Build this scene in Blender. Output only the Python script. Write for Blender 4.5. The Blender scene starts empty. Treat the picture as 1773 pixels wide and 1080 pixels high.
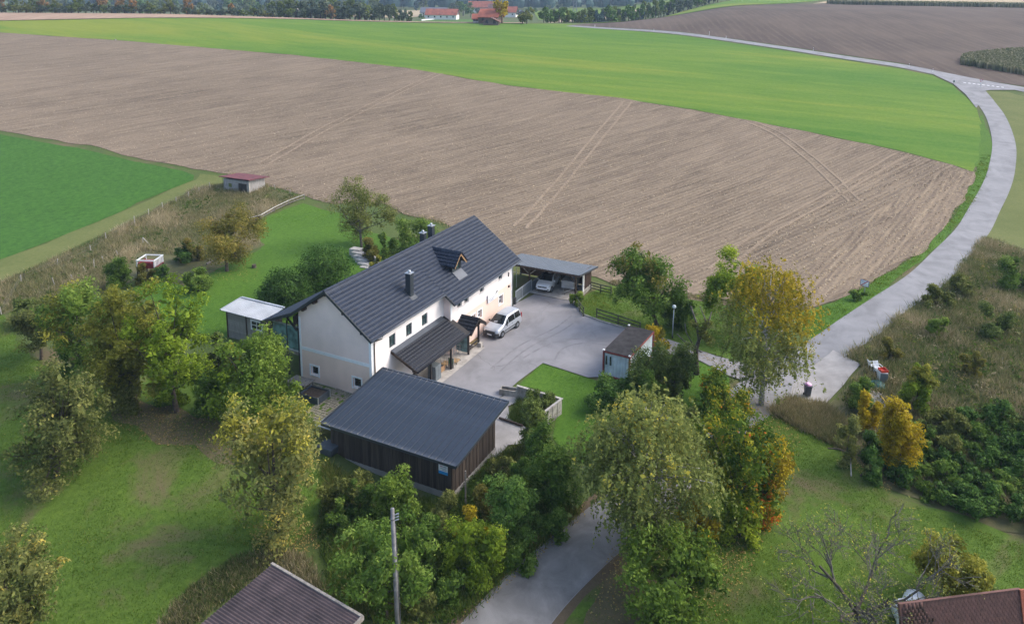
import bpy, bmesh, math, random
import numpy as np
from mathutils import Vector
R = math.radians
SC = bpy.context.scene
COL = SC.collection
rng = np.random.default_rng(7)
random.seed(7)

# ------------------------------------------------------------------ camera (metres; X runs along the house ridge)
CAM = np.array([-46.064, -35.781, 33.026]); YAW, PITCH, ROLL = R(26.822), R(10.778), R(0.349)
FPX, CXP, CYP, WPX, HPX = 1332.3, 886.5, 247.7, 1773.0, 1080.0
FW = np.array([math.cos(YAW)*math.cos(PITCH), math.sin(YAW)*math.cos(PITCH), -math.sin(PITCH)])
_rt = np.array([math.sin(YAW), -math.cos(YAW), 0.0]); _up = np.cross(_rt, FW)
RT = _rt*math.cos(ROLL) + _up*math.sin(ROLL); UP = _up*math.cos(ROLL) - _rt*math.sin(ROLL)
cd = bpy.data.cameras.new('camera'); cam = bpy.data.objects.new('camera', cd); COL.objects.link(cam)
from mathutils import Matrix
cam.matrix_world = Matrix(((RT[0], UP[0], -FW[0], CAM[0]), (RT[1], UP[1], -FW[1], CAM[1]), (RT[2], UP[2], -FW[2], CAM[2]), (0, 0, 0, 1)))
cd.sensor_width = 36; cd.lens = 36*FPX/WPX; cd.shift_y = -(HPX/2-CYP)/WPX
cd.clip_start = 0.5; cd.clip_end = 20000
SC.camera = cam

# ------------------------------------------------------------------ light: thin overcast, soft sun from the right
SUN_EL, SUN_AZ = R(42), R(-52)          # azimuth of the direction towards the sun, measured from +X
w = bpy.data.worlds.new('World'); SC.world = w; w.use_nodes = True
nt = w.node_tree; bg = nt.nodes['Background']
sky = nt.nodes.new('ShaderNodeTexSky'); sky.sky_type = 'NISHITA'; sky.sun_disc = False
sky.sun_elevation = SUN_EL; sky.sun_rotation = R(90) - SUN_AZ
sky.air_density = 1.0; sky.dust_density = 3.0; sky.ozone_density = 0.5
nt.links.new(sky.outputs[0], bg.inputs[0]); bg.inputs[1].default_value = 0.15
sl = bpy.data.lights.new('sun', 'SUN'); sl.energy = 0.85; sl.angle = R(38); sl.color = (1.0, 0.97, 0.93)
so = bpy.data.objects.new('sun', sl); COL.objects.link(so)
sd = Vector((math.cos(SUN_EL)*math.cos(SUN_AZ), math.cos(SUN_EL)*math.sin(SUN_AZ), math.sin(SUN_EL)))
so.rotation_euler = sd.to_track_quat('Z', 'Y').to_euler(); so.location = (40, -60, 80)
vs = SC.view_settings
try: SC.display_settings.display_device = 'sRGB'
except Exception: pass
vs.view_transform = 'Standard'; vs.look = 'None'; vs.exposure = 1.3; vs.gamma = 1.0; vs.use_curve_mapping = False

# ------------------------------------------------------------------ terrain function
HX, HY = math.cos(YAW), math.sin(YAW)
_ps = np.array([-200, 0, 20, 40, 55, 90, 105, 125, 150, 200, 250, 300, 335, 370, 450, 520, 600, 800, 1200, 2000, 3000, 4500, 7000.])
_pz = np.array([-.6, -.6, -.6, -.3, 0, 0, .6, 2.2, 5, 11, 16, 20, 21.5, 21, 15, 13, 15, 19, 22, 40, 95, 150, 160.])
_es = np.array([-200, 270, 300, 350, 400, 450, 550, 700, 1200, 2500, 7000.]); _ez = np.array([0, 0, .6, 4.0, 9, 14, 20, 21, 20, 8, 0.])
_tab = np.arange(-200, 7000, 4.0)
def _smooth(xs, zs):
    t = np.interp(_tab, xs, zs)
    for _ in range(2):
        k = np.ones(5)/5; t = np.convolve(np.pad(t, 2, mode='edge'), k, mode='valid')
    return t
_PT, _ET = _smooth(_ps, _pz), _smooth(_es, _ez)
def sstep(a, b, x):
    t = np.clip((x-a)/(b-a), 0, 1); return t*t*(3-2*t)
def sl_of(x, y):
    dx, dy = x-CAM[0], y-CAM[1]
    return dx*HX+dy*HY, dx*HY-dy*HX
def world_sl(s, l):
    return CAM[0]+s*HX+l*HY, CAM[1]+s*HY-l*HX
def tz(x, y):
    x = np.asarray(x, float); y = np.asarray(y, float)
    s, l = sl_of(x, y); a = l/np.maximum(s, 30)
    z = np.interp(s, _tab, _PT) + sstep(.10, .30, a)*np.interp(s, _tab, _ET)
    z = z + 2.9*sstep(-.08, -.5, a)*sstep(230, 335, s)*(1-sstep(360, 450, s))
    z = z + 1.0*sstep(-9, -14.5, l)*sstep(38, 56, s)*(1-sstep(80, 112, s))
    z = z + 0.9*sstep(.30, .55, a)*sstep(48, 60, s)*(1-sstep(85, 110, s))*sstep(26, 34, l)
    return z
def tz1(x, y): return float(tz(x, y))
def ray(px, py):
    return FW + RT*((px-CXP)/FPX) + UP*((CYP-py)/FPX)
def at(px, py, smax=1500.0):
    """where the line of sight through a photograph pixel meets the terrain"""
    d = ray(px, py); dh = d[0]*HX+d[1]*HY
    s = np.concatenate([np.arange(20, 400, .5), np.arange(400, smax+1, 2.0)]); s = s[s <= smax]
    t = s/dh; P = CAM[None]+t[:, None]*d[None]
    below = P[:, 2] <= tz(P[:, 0], P[:, 1])
    i = int(np.argmax(below)) if below.any() else len(s)-1
    if below.any() and i > 0:
        lo, hi = t[i-1], t[i]
        for _ in range(24):
            m = (lo+hi)/2; q = CAM+m*d
            if q[2] <= tz1(q[0], q[1]): hi = m
            else: lo = m
        q = CAM+hi*d
    else: q = P[i]
    return np.array([q[0], q[1], tz1(q[0], q[1])])
def atz(px, py, z):
    d = ray(px, py); t = (z-CAM[2])/d[2]; return CAM+t*d
def proj(P):
    d = np.asarray(P, float)-CAM; zc = d@FW
    return CXP+FPX*(d@RT)/zc, CYP-FPX*(d@UP)/zc
def mpp(P): return float((np.asarray(P)-CAM)@FW)/FPX
def height_to(P, ytop):
    lo, hi = -5, 80
    for _ in range(50):
        m = (lo+hi)/2
        if proj((P[0], P[1], P[2]+m))[1] > ytop: lo = m
        else: hi = m
    return lo

# ------------------------------------------------------------------ mesh + object helpers
def thing(name, label, cat, loc=(0, 0, 0), rz=0.0, group=None):
    o = bpy.data.objects.new(name, None); COL.objects.link(o); o.empty_display_size = .2
    o.location = loc; o.rotation_euler = (0, 0, rz); tag(o, label, cat, group); return o
def tag(o, label=None, cat=None, group=None, kind=None):
    if label: o['label'] = label
    if cat: o['category'] = cat
    if group: o['group'] = group
    if kind: o['kind'] = kind
    return o
def np_mesh(name, V, Fc, mat, parent=None, smooth=False, tint=None, loc=None):
    V = np.ascontiguousarray(V, np.float32); Fc = np.ascontiguousarray(Fc, np.int32)
    me = bpy.data.meshes.new(name); n, k = Fc.shape
    me.vertices.add(len(V)); me.vertices.foreach_set('co', V.ravel())
    me.loops.add(n*k); me.loops.foreach_set('vertex_index', Fc.ravel())
    me.polygons.add(n); me.polygons.foreach_set('loop_start', np.arange(0, n*k, k, dtype=np.int32))
    me.polygons.foreach_set('loop_total', np.full(n, k, np.int32))
    if smooth: me.polygons.foreach_set('use_smooth', np.ones(n, bool))
    if tint is not None:
        a = me.attributes.new('tint', 'FLOAT', 'FACE'); a.data.foreach_set('value', np.ascontiguousarray(tint, np.float32))
    me.update(calc_edges=True); me.materials.append(mat)
    o = bpy.data.objects.new(name, me); COL.objects.link(o)
    if parent: o.parent = parent
    if loc is not None: o.location = loc
    return o
class MB:
    def __init__(s): s.v = []; s.f = []
    def quad(s, a, b, c, d):
        i = len(s.v); s.v += [tuple(map(float, p)) for p in (a, b, c, d)]; s.f.append((i, i+1, i+2, i+3)); return s
    def poly(s, pts):
        i = len(s.v); s.v += [tuple(map(float, p)) for p in pts]; s.f.append(tuple(range(i, i+len(pts)))); return s
    def box(s, x0, x1, y0, y1, z0, z1):
        i = len(s.v)
        s.v += [(x0, y0, z0), (x1, y0, z0), (x1, y1, z0), (x0, y1, z0), (x0, y0, z1), (x1, y0, z1), (x1, y1, z1), (x0, y1, z1)]
        s.f += [tuple(i+k for k in q) for q in ((0, 3, 2, 1), (4, 5, 6, 7), (0, 1, 5, 4), (1, 2, 6, 5), (2, 3, 7, 6), (3, 0, 4, 7))]; return s
    def hexa(s, p):   # 8 points: bottom 4 ccw, top 4 ccw
        i = len(s.v); s.v += [tuple(map(float, q)) for q in p]
        s.f += [tuple(i+k for k in q) for q in ((0, 3, 2, 1), (4, 5, 6, 7), (0, 1, 5, 4), (1, 2, 6, 5), (2, 3, 7, 6), (3, 0, 4, 7))]; return s
    def bar(s, a, b, w, h=None, up=(0, 0, 1)):
        a, b = Vector(a), Vector(b); h = h or w; d = (b-a).normalized(); u = Vector(up)
        if abs(d.dot(u)) > .98: u = Vector((1, 0, 0))
        r = d.cross(u).normalized()*(w/2); t = r.cross(d).normalized()*(h/2)
        return s.hexa([a-r-t, a+r-t, b+r-t, b-r-t, a-r+t, a+r+t, b+r+t, b-r+t])
    def tube(s, pts, rad, n=7, cap=True):
        pts = [Vector(p) for p in pts]; base = len(s.v)
        for i, p in enumerate(pts):
            d = (pts[min(i+1, len(pts)-1)]-pts[max(i-1, 0)]).normalized()
            u = Vector((0, 0, 1)) if abs(d.z) < .9 else Vector((1, 0, 0))
            x = d.cross(u).normalized(); y = d.cross(x)
            r = rad[i] if hasattr(rad, '__len__') else rad
            for k in range(n):
                a = 2*math.pi*k/n; s.v.append(tuple(p+x*(r*math.cos(a))+y*(r*math.sin(a))))
        for i in range(len(pts)-1):
            for k in range(n):
                a = base+i*n+k; b = base+i*n+(k+1) % n; s.f.append((a, b, b+n, a+n))
        if cap:
            s.f.append(tuple(base+k for k in range(n-1, -1, -1))); e = base+(len(pts)-1)*n; s.f.append(tuple(e+k for k in range(n)))
        return s
    def build(s, name, mat, parent=None, smooth=False, loc=None, bevel=0, label=None, kind=None):
        me = bpy.data.meshes.new(name); me.from_pydata(s.v, [], s.f); me.materials.append(mat)
        bm = bmesh.new(); bm.from_mesh(me); bmesh.ops.recalc_face_normals(bm, faces=bm.faces)
        if bevel: bmesh.ops.bevel(bm, geom=list(bm.edges), offset=bevel, segments=1, affect='EDGES', clamp_overlap=True)
        bm.to_mesh(me); bm.free()
        if smooth:
            for p in me.polygons: p.use_smooth = True
        o = bpy.data.objects.new(name, me); COL.objects.link(o)
        if parent: o.parent = parent
        if loc is not None: o.location = loc
        if label: o['label'] = label
        if kind: o['kind'] = kind
        return o
def copy_tree(o, parent=None):
    c = o.copy(); COL.objects.link(c); c.parent = parent
    for ch in o.children: copy_tree(ch, c)
    return c
# ------------------------------------------------------------------ materials
M = {}
def _new(name):
    m = bpy.data.materials.new(name); m.use_nodes = True; M[name] = m
    return m, m.node_tree, m.node_tree.nodes['Principled BSDF']
def _n(nt, t, **kw):
    n = nt.nodes.new(t)
    for k, v in kw.items():
        if k in n.inputs.keys() if hasattr(n.inputs, 'keys') else False: n.inputs[k].default_value = v
        else: setattr(n, k, v)
    return n
def _noise(nt, vec, scale, detail=4, rough=.55, dist=0):
    n = nt.nodes.new('ShaderNodeTexNoise'); n.inputs['Scale'].default_value = scale; n.inputs['Detail'].default_value = detail
    n.inputs['Roughness'].default_value = rough; n.inputs['Distortion'].default_value = dist
    nt.links.new(vec, n.inputs['Vector']); return n.outputs['Fac']
def _ramp(nt, fac, stops):
    r = nt.nodes.new('ShaderNodeValToRGB'); e = r.color_ramp.elements
    while len(e) < len(stops): e.new(.5)
    for k, (p, c) in enumerate(stops): e[k].position = p; e[k].color = (*c, 1)
    nt.links.new(fac, r.inputs[0]); return r.outputs[0]
def _mix(nt, fac, a, b, mode='MIX'):
    m = nt.nodes.new('ShaderNodeMix'); m.data_type = 'RGBA'; m.blend_type = mode
    if isinstance(fac, (int, float)): m.inputs[0].default_value = fac
    else: nt.links.new(fac, m.inputs[0])
    for s, v in ((6, a), (7, b)):
        if isinstance(v, tuple): m.inputs[s].default_value = (*v, 1)
        else: nt.links.new(v, m.inputs[s])
    return m.outputs[2]
def _bump(nt, h, strength, dist, bsdf):
    b = nt.nodes.new('ShaderNodeBump'); b.inputs['Strength'].default_value = strength; b.inputs['Distance'].default_value = dist
    nt.links.new(h, b.inputs['Height']); nt.links.new(b.outputs[0], bsdf.inputs['Normal'])
def _math(nt, op, a, b):
    m = nt.nodes.new('ShaderNodeMath'); m.operation = op
    for i, v in enumerate((a, b)):
        if isinstance(v, (int, float)): m.inputs[i].default_value = v
        else: nt.links.new(v, m.inputs[i])
    return m.outputs[0]
def plain(name, col, rough=.6, metal=0., var=.12, vscale=3., bump=0., bscale=30., spec=.5, objvar=0.):
    m, nt, b = _new(name); tc = nt.nodes.new('ShaderNodeTexCoord')
    f = _noise(nt, tc.outputs['Object'], vscale, 5, .6)
    lo = tuple(max(0, c*(1-var*1.6)) for c in col); hi = tuple(min(1, c*(1+var)) for c in col)
    c = _ramp(nt, f, [(.3, lo), (.7, hi)])
    if objvar:
        oi = nt.nodes.new('ShaderNodeObjectInfo'); v = _ramp(nt, oi.outputs['Random'], [(0, (1-objvar,)*3), (1, (1, 1, 1))])
        c = _mix(nt, 1.0, c, v, 'MULTIPLY')
    nt.links.new(c, b.inputs['Base Color']); b.inputs['Roughness'].default_value = rough; b.inputs['Metallic'].default_value = metal
    b.inputs['Specular IOR Level'].default_value = spec
    if bump: _bump(nt, _noise(nt, tc.outputs['Object'], bscale, 4), bump, .02, b)
    return m
def ground(name, stops_big, stops_fine, big, fine, mixf=.5, bump=.6, bd=.08, rough=.95, patches=None):
    """soil / grass: broad patches blended with a fine speckle; colours from ramps"""
    m, nt, b = _new(name); g = nt.nodes.new('ShaderNodeNewGeometry'); P = g.outputs['Position']
    a = _ramp(nt, _noise(nt, P, big, 5, .6, .4), stops_big)
    f1 = _noise(nt, P, fine, 6, .7); f2 = _noise(nt, P, fine*4.3, 3, .7)
    fm = _math(nt, 'ADD', _math(nt, 'MULTIPLY', f1, .6), _math(nt, 'MULTIPLY', f2, .4))
    c = _mix(nt, mixf, a, _ramp(nt, fm, stops_fine))
    if patches:
        pc, ps, lo, hi = patches
        k = _ramp(nt, _noise(nt, P, ps, 6, .65, .8), [(lo, (0, 0, 0)), (hi, (1, 1, 1))])
        c = _mix(nt, k, c, pc)
    nt.links.new(c, b.inputs['Base Color']); b.inputs['Roughness'].default_value = rough; b.inputs['Specular IOR Level'].default_value = .15
    if bump: _bump(nt, fm, bump, bd, b)
    return m
def rows(name, dark, mid, straw, ang, period, streak=1.0, strawfrac=.55, bump=.8, tracks=False):
    """harvested field with sown rows along a bearing"""
    m, nt, b = _new(name); g = nt.nodes.new('ShaderNodeNewGeometry')
    mp = nt.nodes.new('ShaderNodeMapping'); mp.inputs['Rotation'].default_value = (0, 0, -ang); nt.links.new(g.outputs['Position'], mp.inputs['Vector'])
    st = nt.nodes.new('ShaderNodeMapping'); st.inputs['Scale'].default_value = (.06, 1.0, 1.0); nt.links.new(mp.outputs[0], st.inputs['Vector'])
    wv = nt.nodes.new('ShaderNodeTexWave'); wv.wave_type = 'BANDS'; wv.bands_direction = 'Y'; wv.inputs['Scale'].default_value = 1/period*.314
    wv.inputs['Distortion'].default_value = 1.6; wv.inputs['Detail'].default_value = 3; wv.inputs['Detail Scale'].default_value = .6
    nt.links.new(mp.outputs[0], wv.inputs['Vector'])
    n1 = _noise(nt, st.outputs[0], 1.1, 6, .7); n2 = _noise(nt, st.outputs[0], .16, 5, .6, 0); n3 = _noise(nt, g.outputs['Position'], 2.6, 6, .75); n4 = _noise(nt, g.outputs['Position'], .03, 4, .6)
    soil = _ramp(nt, _math(nt, 'ADD', _math(nt, 'MULTIPLY', n2, .45), _math(nt, 'MULTIPLY', n4, .55)), [(.40, dark), (.60, mid)])
    h = _math(nt, 'ADD', _math(nt, 'MULTIPLY', wv.outputs['Fac'], .30*streak), _math(nt, 'ADD', _math(nt, 'MULTIPLY', n1, .42), _math(nt, 'MULTIPLY', n3, .42)))
    k = _ramp(nt, h, [(strawfrac-.09, (0, 0, 0)), (strawfrac+.13, (1, 1, 1))])
    c = _mix(nt, k, soil, straw)
    nt.links.new(c, b.inputs['Base Color']); b.inputs['Roughness'].default_value = .95; b.inputs['Specular IOR Level'].default_value = .1
    _bump(nt, h, bump*.7, .08, b); return m
def asphalt(name, base, light, dark, sc=.35):
    m, nt, b = _new(name); g = nt.nodes.new('ShaderNodeNewGeometry'); P = g.outputs['Position']
    c = _ramp(nt, _noise(nt, P, sc, 6, .62, .5), [(.33, dark), (.5, base), (.68, light)])
    f = _noise(nt, P, 22, 3, .8); c = _mix(nt, .22, c, _ramp(nt, f, [(.3, tuple(x*.55 for x in base)), (.7, tuple(min(1, x*1.35) for x in base))]))
    v = nt.nodes.new('ShaderNodeTexVoronoi'); v.feature = 'DISTANCE_TO_EDGE'; v.inputs['Scale'].default_value = .22
    dn = nt.nodes.new('ShaderNodeTexNoise'); dn.inputs['Scale'].default_value = .8; dn.inputs['Detail'].default_value = 5; nt.links.new(P, dn.inputs['Vector'])
    va = nt.nodes.new('ShaderNodeVectorMath'); va.operation = 'ADD'; nt.links.new(P, va.inputs[0]); nt.links.new(dn.outputs['Color'], va.inputs[1]); nt.links.new(va.outputs[0], v.inputs['Vector'])
    gate = _ramp(nt, _noise(nt, P, .11, 3), [(.55, (0, 0, 0)), (.68, (.55, .55, .55))])
    cr = _ramp(nt, v.outputs['Distance'], [(0, (1, 1, 1)), (.012, (0, 0, 0))])
    c = _mix(nt, _mix(nt, 1.0, gate, cr, 'MULTIPLY'), c, tuple(x*.45 for x in dark))
    nt.links.new(c, b.inputs['Base Color']); b.inputs['Roughness'].default_value = .85; b.inputs['Specular IOR Level'].default_value = .25
    _bump(nt, f, .25, .01, b); return m
def leafy(name, stops, trans=.42, rough=.55):
    m, nt, b = _new(name); at_ = nt.nodes.new('ShaderNodeAttribute'); at_.attribute_name = 'tint'
    c = _ramp(nt, at_.outputs['Fac'], stops); nt.links.new(c, b.inputs['Base Color']); b.inputs['Roughness'].default_value = rough
    b.inputs['Specular IOR Level'].default_value = .08
    t = nt.nodes.new('ShaderNodeBsdfTranslucent'); nt.links.new(c, t.inputs['Color']); mx = nt.nodes.new('ShaderNodeMixShader'); mx.inputs[0].default_value = trans
    nt.links.new(b.outputs[0], mx.inputs[1]); nt.links.new(t.outputs[0], mx.inputs[2]); nt.links.new(mx.outputs[0], nt.nodes['Material Output'].inputs['Surface']); return m
def glass(name, col, rough=.06, spec=.8):
    m, nt, b = _new(name); tc = nt.nodes.new('ShaderNodeTexCoord')
    c = _ramp(nt, _noise(nt, tc.outputs['Object'], 1.7, 2), [(.35, tuple(x*.6 for x in col)), (.65, tuple(x*1.5 for x in col))])
    nt.links.new(c, b.inputs['Base Color']); b.inputs['Roughness'].default_value = rough; b.inputs['Specular IOR Level'].default_value = spec
    return m
def planks(name, a, bcol, objvar=.45, sx=9., sz=.7):
    m, nt, b = _new(name); tc = nt.nodes.new('ShaderNodeTexCoord'); mp = nt.nodes.new('ShaderNodeMapping'); mp.inputs['Scale'].default_value = (sx, sx, sz)
    oi = nt.nodes.new('ShaderNodeObjectInfo'); va = nt.nodes.new('ShaderNodeVectorMath'); va.operation = 'ADD'
    nt.links.new(tc.outputs['Object'], va.inputs[0]); nt.links.new(oi.outputs['Location'], va.inputs[1]); nt.links.new(va.outputs[0], mp.inputs['Vector'])
    f = _noise(nt, mp.outputs[0], 1.6, 6, .65, .6); c = _ramp(nt, f, [(.28, a), (.75, bcol)])
    v = _ramp(nt, oi.outputs['Random'], [(0, (1-objvar,)*3), (1, (1.0, 1.0, 1.0))]); c = _mix(nt, 1.0, c, v, 'MULTIPLY')
    nt.links.new(c, b.inputs['Base Color']); b.inputs['Roughness'].default_value = .85; b.inputs['Specular IOR Level'].default_value = .2; _bump(nt, f, .4, .01, b); return m

ground('meadow', [(.3, (.050, .082, .018)), (.7, (.095, .120, .034))], [(.3, (.030, .060, .010)), (.7, (.120, .150, .045))], .12, 3.0, .5, patches=((.13, .105, .055), .10, .50, .66))
ground('lawn', [(.3, (.040, .106, .009)), (.7, (.080, .162, .015))], [(.34, (.022, .064, .006)), (.66, (.115, .215, .024))], .25, 3.0, .62)
ground('orchard_grass', [(.3, (.046, .098, .010)), (.7, (.094, .158, .018))], [(.34, (.024, .056, .006)), (.66, (.132, .200, .032))], .2, 2.8, .62, patches=((.125, .105, .052), .13, .54, .68))
ground('crop_green', [(.3, (.032, .098, .013)), (.7, (.046, .128, .017))], [(.36, (.014, .052, .006)), (.64, (.078, .182, .024))], .05, 1.3, .6)
ground('verge', [(.3, (.080, .110, .024)), (.7, (.150, .165, .050))], [(.3, (.055, .090, .018)), (.7, (.190, .180, .070))], .15, 2.4, .5)
ground('weed_soil', [(.3, (.070, .085, .026)), (.7, (.145, .128, .058))], [(.3, (.040, .055, .018)), (.7, (.170, .145, .080))], .3, 2.6, .5)
ground('dirt', [(.3, (.085, .060, .036)), (.7, (.14, .105, .065))], [(.3, (.06, .045, .025)), (.7, (.17, .13, .08))], .6, 4.0, .5)
def hill_green():
    m, nt, b = _new('hill_green'); g = nt.nodes.new('ShaderNodeNewGeometry'); mp = nt.nodes.new('ShaderNodeMapping')
    mp.inputs['Rotation'].default_value = (0, 0, R(35)); mp.inputs['Scale'].default_value = (1, .18, 1); nt.links.new(g.outputs['Position'], mp.inputs['Vector'])
    a = _noise(nt, mp.outputs[0], .028, 7, .68, .6); f = _noise(nt, g.outputs['Position'], 1.2, 6, .7); s2 = _noise(nt, mp.outputs[0], .35, 4, .7)
    c = _ramp(nt, a, [(.36, (.050, .145, .014)), (.50, (.110, .190, .020)), (.62, (.205, .230, .028))])
    c = _mix(nt, .35, c, _ramp(nt, _math(nt, 'ADD', _math(nt, 'MULTIPLY', f, .5), _math(nt, 'MULTIPLY', s2, .5)), [(.35, (.05, .115, .012)), (.65, (.19, .245, .045))]))
    nt.links.new(c, b.inputs['Base Color']); b.inputs['Roughness'].default_value = .95; b.inputs['Specular IOR Level'].default_value = .1; _bump(nt, f, .5, .1, b)
hill_green()
rows('stubble_field', (.094, .071, .051), (.160, .122, .087), (.290, .225, .152), R(-22), .8, .22, .465)
rows('headland', (.100, .075, .055), (.170, .128, .092), (.34, .262, .172), R(-10), .85, .18, .47, .7)
rows('dark_field', (.078, .058, .046), (.115, .086, .066), (.150, .116, .086), R(20), 3.0, .4, .58)
rows('pale_field', (.30, .235, .15), (.38, .30, .19), (.50, .41, .27), R(5), 4.0, .5, .6)
rows('pink_stubble', (.27, .18, .125), (.34, .235, .165), (.44, .33, .235), R(35), 4.0, .5, .6)
asphalt('yard_asphalt', (0.232, 0.225, 0.229), (0.285, 0.277, 0.281), (0.176, 0.171, 0.173))
asphalt('road_asphalt', (0.228, 0.225, 0.228), (0.285, 0.281, 0.283), (0.168, 0.166, 0.168))
asphalt('lane_asphalt', (0.190, 0.182, 0.172), (0.265, 0.255, 0.244), (0.121, 0.115, 0.109), .5)
plain('concrete', (.40, .375, .34), .9, var=.22, vscale=1.5, bump=.3)
plain('pad_concrete', (.30, .285, .27), .9, var=.2, vscale=.6, bump=.3)
plain('old_concrete', (.36, .34, .30), .9, var=.4, vscale=1.2, bump=.3)
plain('paver', (.27, .245, .185), .9, var=.3, vscale=4, objvar=.35)
plain('kerb', (.33, .31, .28), .9, var=.3)
plain('wall_white', (.80, .755, .735), .85, var=.05, vscale=.7, bump=.12, bscale=60)
plain('wall_peach', (.80, .615, .52), .85, var=.05, vscale=.7, bump=.12, bscale=60)
plain('wall_pink', (.82, .665, .61), .85, var=.05, vscale=.7, bump=.12, bscale=60)
plain('trim_white', (.80, .82, .83), .6, var=.05)
plain('roof_slate', (.023, .032, .052), .55, var=.18, vscale=2.2, spec=.22)
plain('roof_dark', (.014, .017, .025), .6, var=.25, vscale=3, spec=.2)
plain('roof_joint', (.075, .08, .095), .6)
plain('sheet_grey', (.062, .074, .094), .38, metal=.0, var=.16, vscale=1.1, objvar=.10, spec=.6)
plain('sheet_light', (.34, .365, .39), .4, var=.14, vscale=.9, spec=.6)
plain('trim_anthracite', (.030, .038, .046), .4, var=.1)
plain('brown_timber', (.045, .026, .016), .7, var=.3, vscale=6)
plain('black_timber', (.014, .011, .010), .7, var=.3)
plain('raw_timber', (.33, .20, .10), .7, var=.2)
plain('grey_timber', (.26, .235, .205), .85, var=.3, vscale=5, objvar=.2)
plain('pale_timber', (.46, .43, .38), .85, var=.3, vscale=5, objvar=.25)
plain('green_timber', (.085, .095, .055), .85, var=.35, vscale=5, objvar=.25)
planks('weathered_board', (.028, .023, .020), (.130, .102, .082), .5)
planks('grey_board', (.22, .21, .19), (.38, .36, .33), .2)
planks('hut_board', (.23, .215, .20), (.44, .43, .415), .2)
planks('dark_board', (.028, .018, .014), (.085, .052, .035), .4)
glass('pane_teal', (.030, .058, .060)); glass('pane_dark', (.018, .022, .026)); glass('pane_frost', (.10, .19, .20), .25); glass('car_glass', (.010, .013, .015), .05, .6)
plain('steel', (.42, .44, .46), .4, metal=.6, var=.1)
plain('gate_grey', (.135, .16, .175), .45, var=.1)
plain('rail_silver', (.40, .43, .46), .4, metal=.3)
plain('paint_white', (.74, .75, .75), .5, var=.06)
plain('paint_red', (.30, .035, .03), .5, var=.15)
plain('paint_faded_red', (.23, .05, .045), .6, var=.3)
plain('dull_red', (.20, .022, .026), .7, var=.2)
plain('container_blue', (.56, .63, .67), .6, var=.15, vscale=1.2)
plain('felt_roof', (.022, .020, .021), .9, var=.6, vscale=1.5)
plain('rust_roof', (.135, .032, .034), .75, var=.35, vscale=1.4)
plain('brown_sheet', (.066, .046, .046), .65, var=.35, vscale=.9, bump=.2)
plain('clay_tile', (.108, .050, .042), .85, var=.55, vscale=5, objvar=.3)
plain('clay_roof', (.30, .085, .048), .85, var=.25, vscale=.5)
plain('clay_dark', (.15, .07, .055), .85, var=.3, vscale=.5)
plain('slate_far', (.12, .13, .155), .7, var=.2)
plain('bark', (.085, .066, .050), .9, var=.4, vscale=4, bump=.5)
plain('bark_grey', (.135, .120, .100), .9, var=.4, vscale=4, bump=.4)
plain('bark_birch', (.42, .40, .37), .8, var=.5, vscale=5)
plain('pole_wood', (.19, .185, .185), .8, var=.3, vscale=3)
plain('car_silver', (.46, .49, .53), .28, metal=.35, var=.03)
plain('car_white', (.74, .77, .80), .22, var=.03)
plain('car_black', (.010, .010, .012), .25, var=.05)
plain('plastic_black', (.022, .024, .027), .6, var=.1)
plain('tyre', (.016, .016, .017), .85, var=.1)
plain('rim', (.34, .35, .37), .35, metal=.7)
plain('lamp_glass', (.60, .66, .66), .2, var=.03); plain('headlight', (.50, .54, .57), .12, var=.1); plain('tail_red', (.35, .02, .015), .3)
plain('bin_grey', (.050, .058, .068), .55, var=.1); plain('bag_pink', (.78, .42, .66), .45, var=.3, vscale=9)
plain('sign_white', (.78, .79, .80), .4, var=.02); plain('sign_blue', (.02, .07, .20), .4, var=.02); plain('sign_red', (.42, .02, .05), .4, var=.02)
plain('print_blue', (.015, .27, .60), .5, var=.04); plain('print_navy', (.012, .05, .16), .5, var=.05); plain('print_grey', (.35, .38, .44), .6); plain('print_pink', (.62, .36, .42), .6)
plain('planter_slate', (.055, .070, .085), .5, var=.2); plain('soil', (.06, .042, .028), .95, var=.4, vscale=6)
plain('tarp_teal', (.03, .16, .15), .5, var=.3); plain('crate_red', (.52, .05, .025), .5); plain('yellow_pipe', (.55, .36, .03), .5)
plain('film_white', (.72, .74, .76), .28, var=.1, vscale=5)
plain('wire_grey', (.12, .12, .12), .6)
plain('cardboard', (.36, .24, .12), .8); plain('crate_green', (.10, .30, .09), .6)
plain('far_wall', (.68, .66, .62), .9, var=.08); plain('far_timber', (.12, .09, .07), .9, var=.2)
plain('mast_grey', (.20, .22, .24), .6)
leafy('leaf_green', [(0, (0.052, 0.103, 0.015)), (.5, (0.128, 0.216, 0.033)), (1, (0.290, 0.381, 0.076))])
leafy('leaf_deep', [(0, (0.036, 0.077, 0.015)), (.5, (0.074, 0.152, 0.025)), (1, (0.175, 0.279, 0.051))], .25)
leafy('leaf_olive', [(0, (0.075, 0.094, 0.022)), (.5, (0.175, 0.197, 0.046)), (1, (0.352, 0.354, 0.107))])
leafy('leaf_pear', [(0, (0.075, 0.096, 0.026)), (.45, (0.175, 0.197, 0.054)), (.85, (0.327, 0.324, 0.098)), (1, (0.558, 0.444, 0.099))])
leafy('leaf_yellowgreen', [(0, (0.099, 0.114, 0.016)), (.5, (0.248, 0.251, 0.036)), (1, (0.485, 0.440, 0.071))])
leafy('leaf_lime', [(0, (0.078, 0.133, 0.013)), (.5, (0.207, 0.299, 0.024)), (1, (0.413, 0.488, 0.046))])
leafy('leaf_fresh', [(0, (0.076, 0.132, 0.018)), (.5, (0.171, 0.258, 0.036)), (1, (0.330, 0.416, 0.081))])
leafy('leaf_yellow', [(0, (0.170, 0.130, 0.010)), (.5, (0.420, 0.315, 0.014)), (1, (0.660, 0.510, 0.035))])
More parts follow.
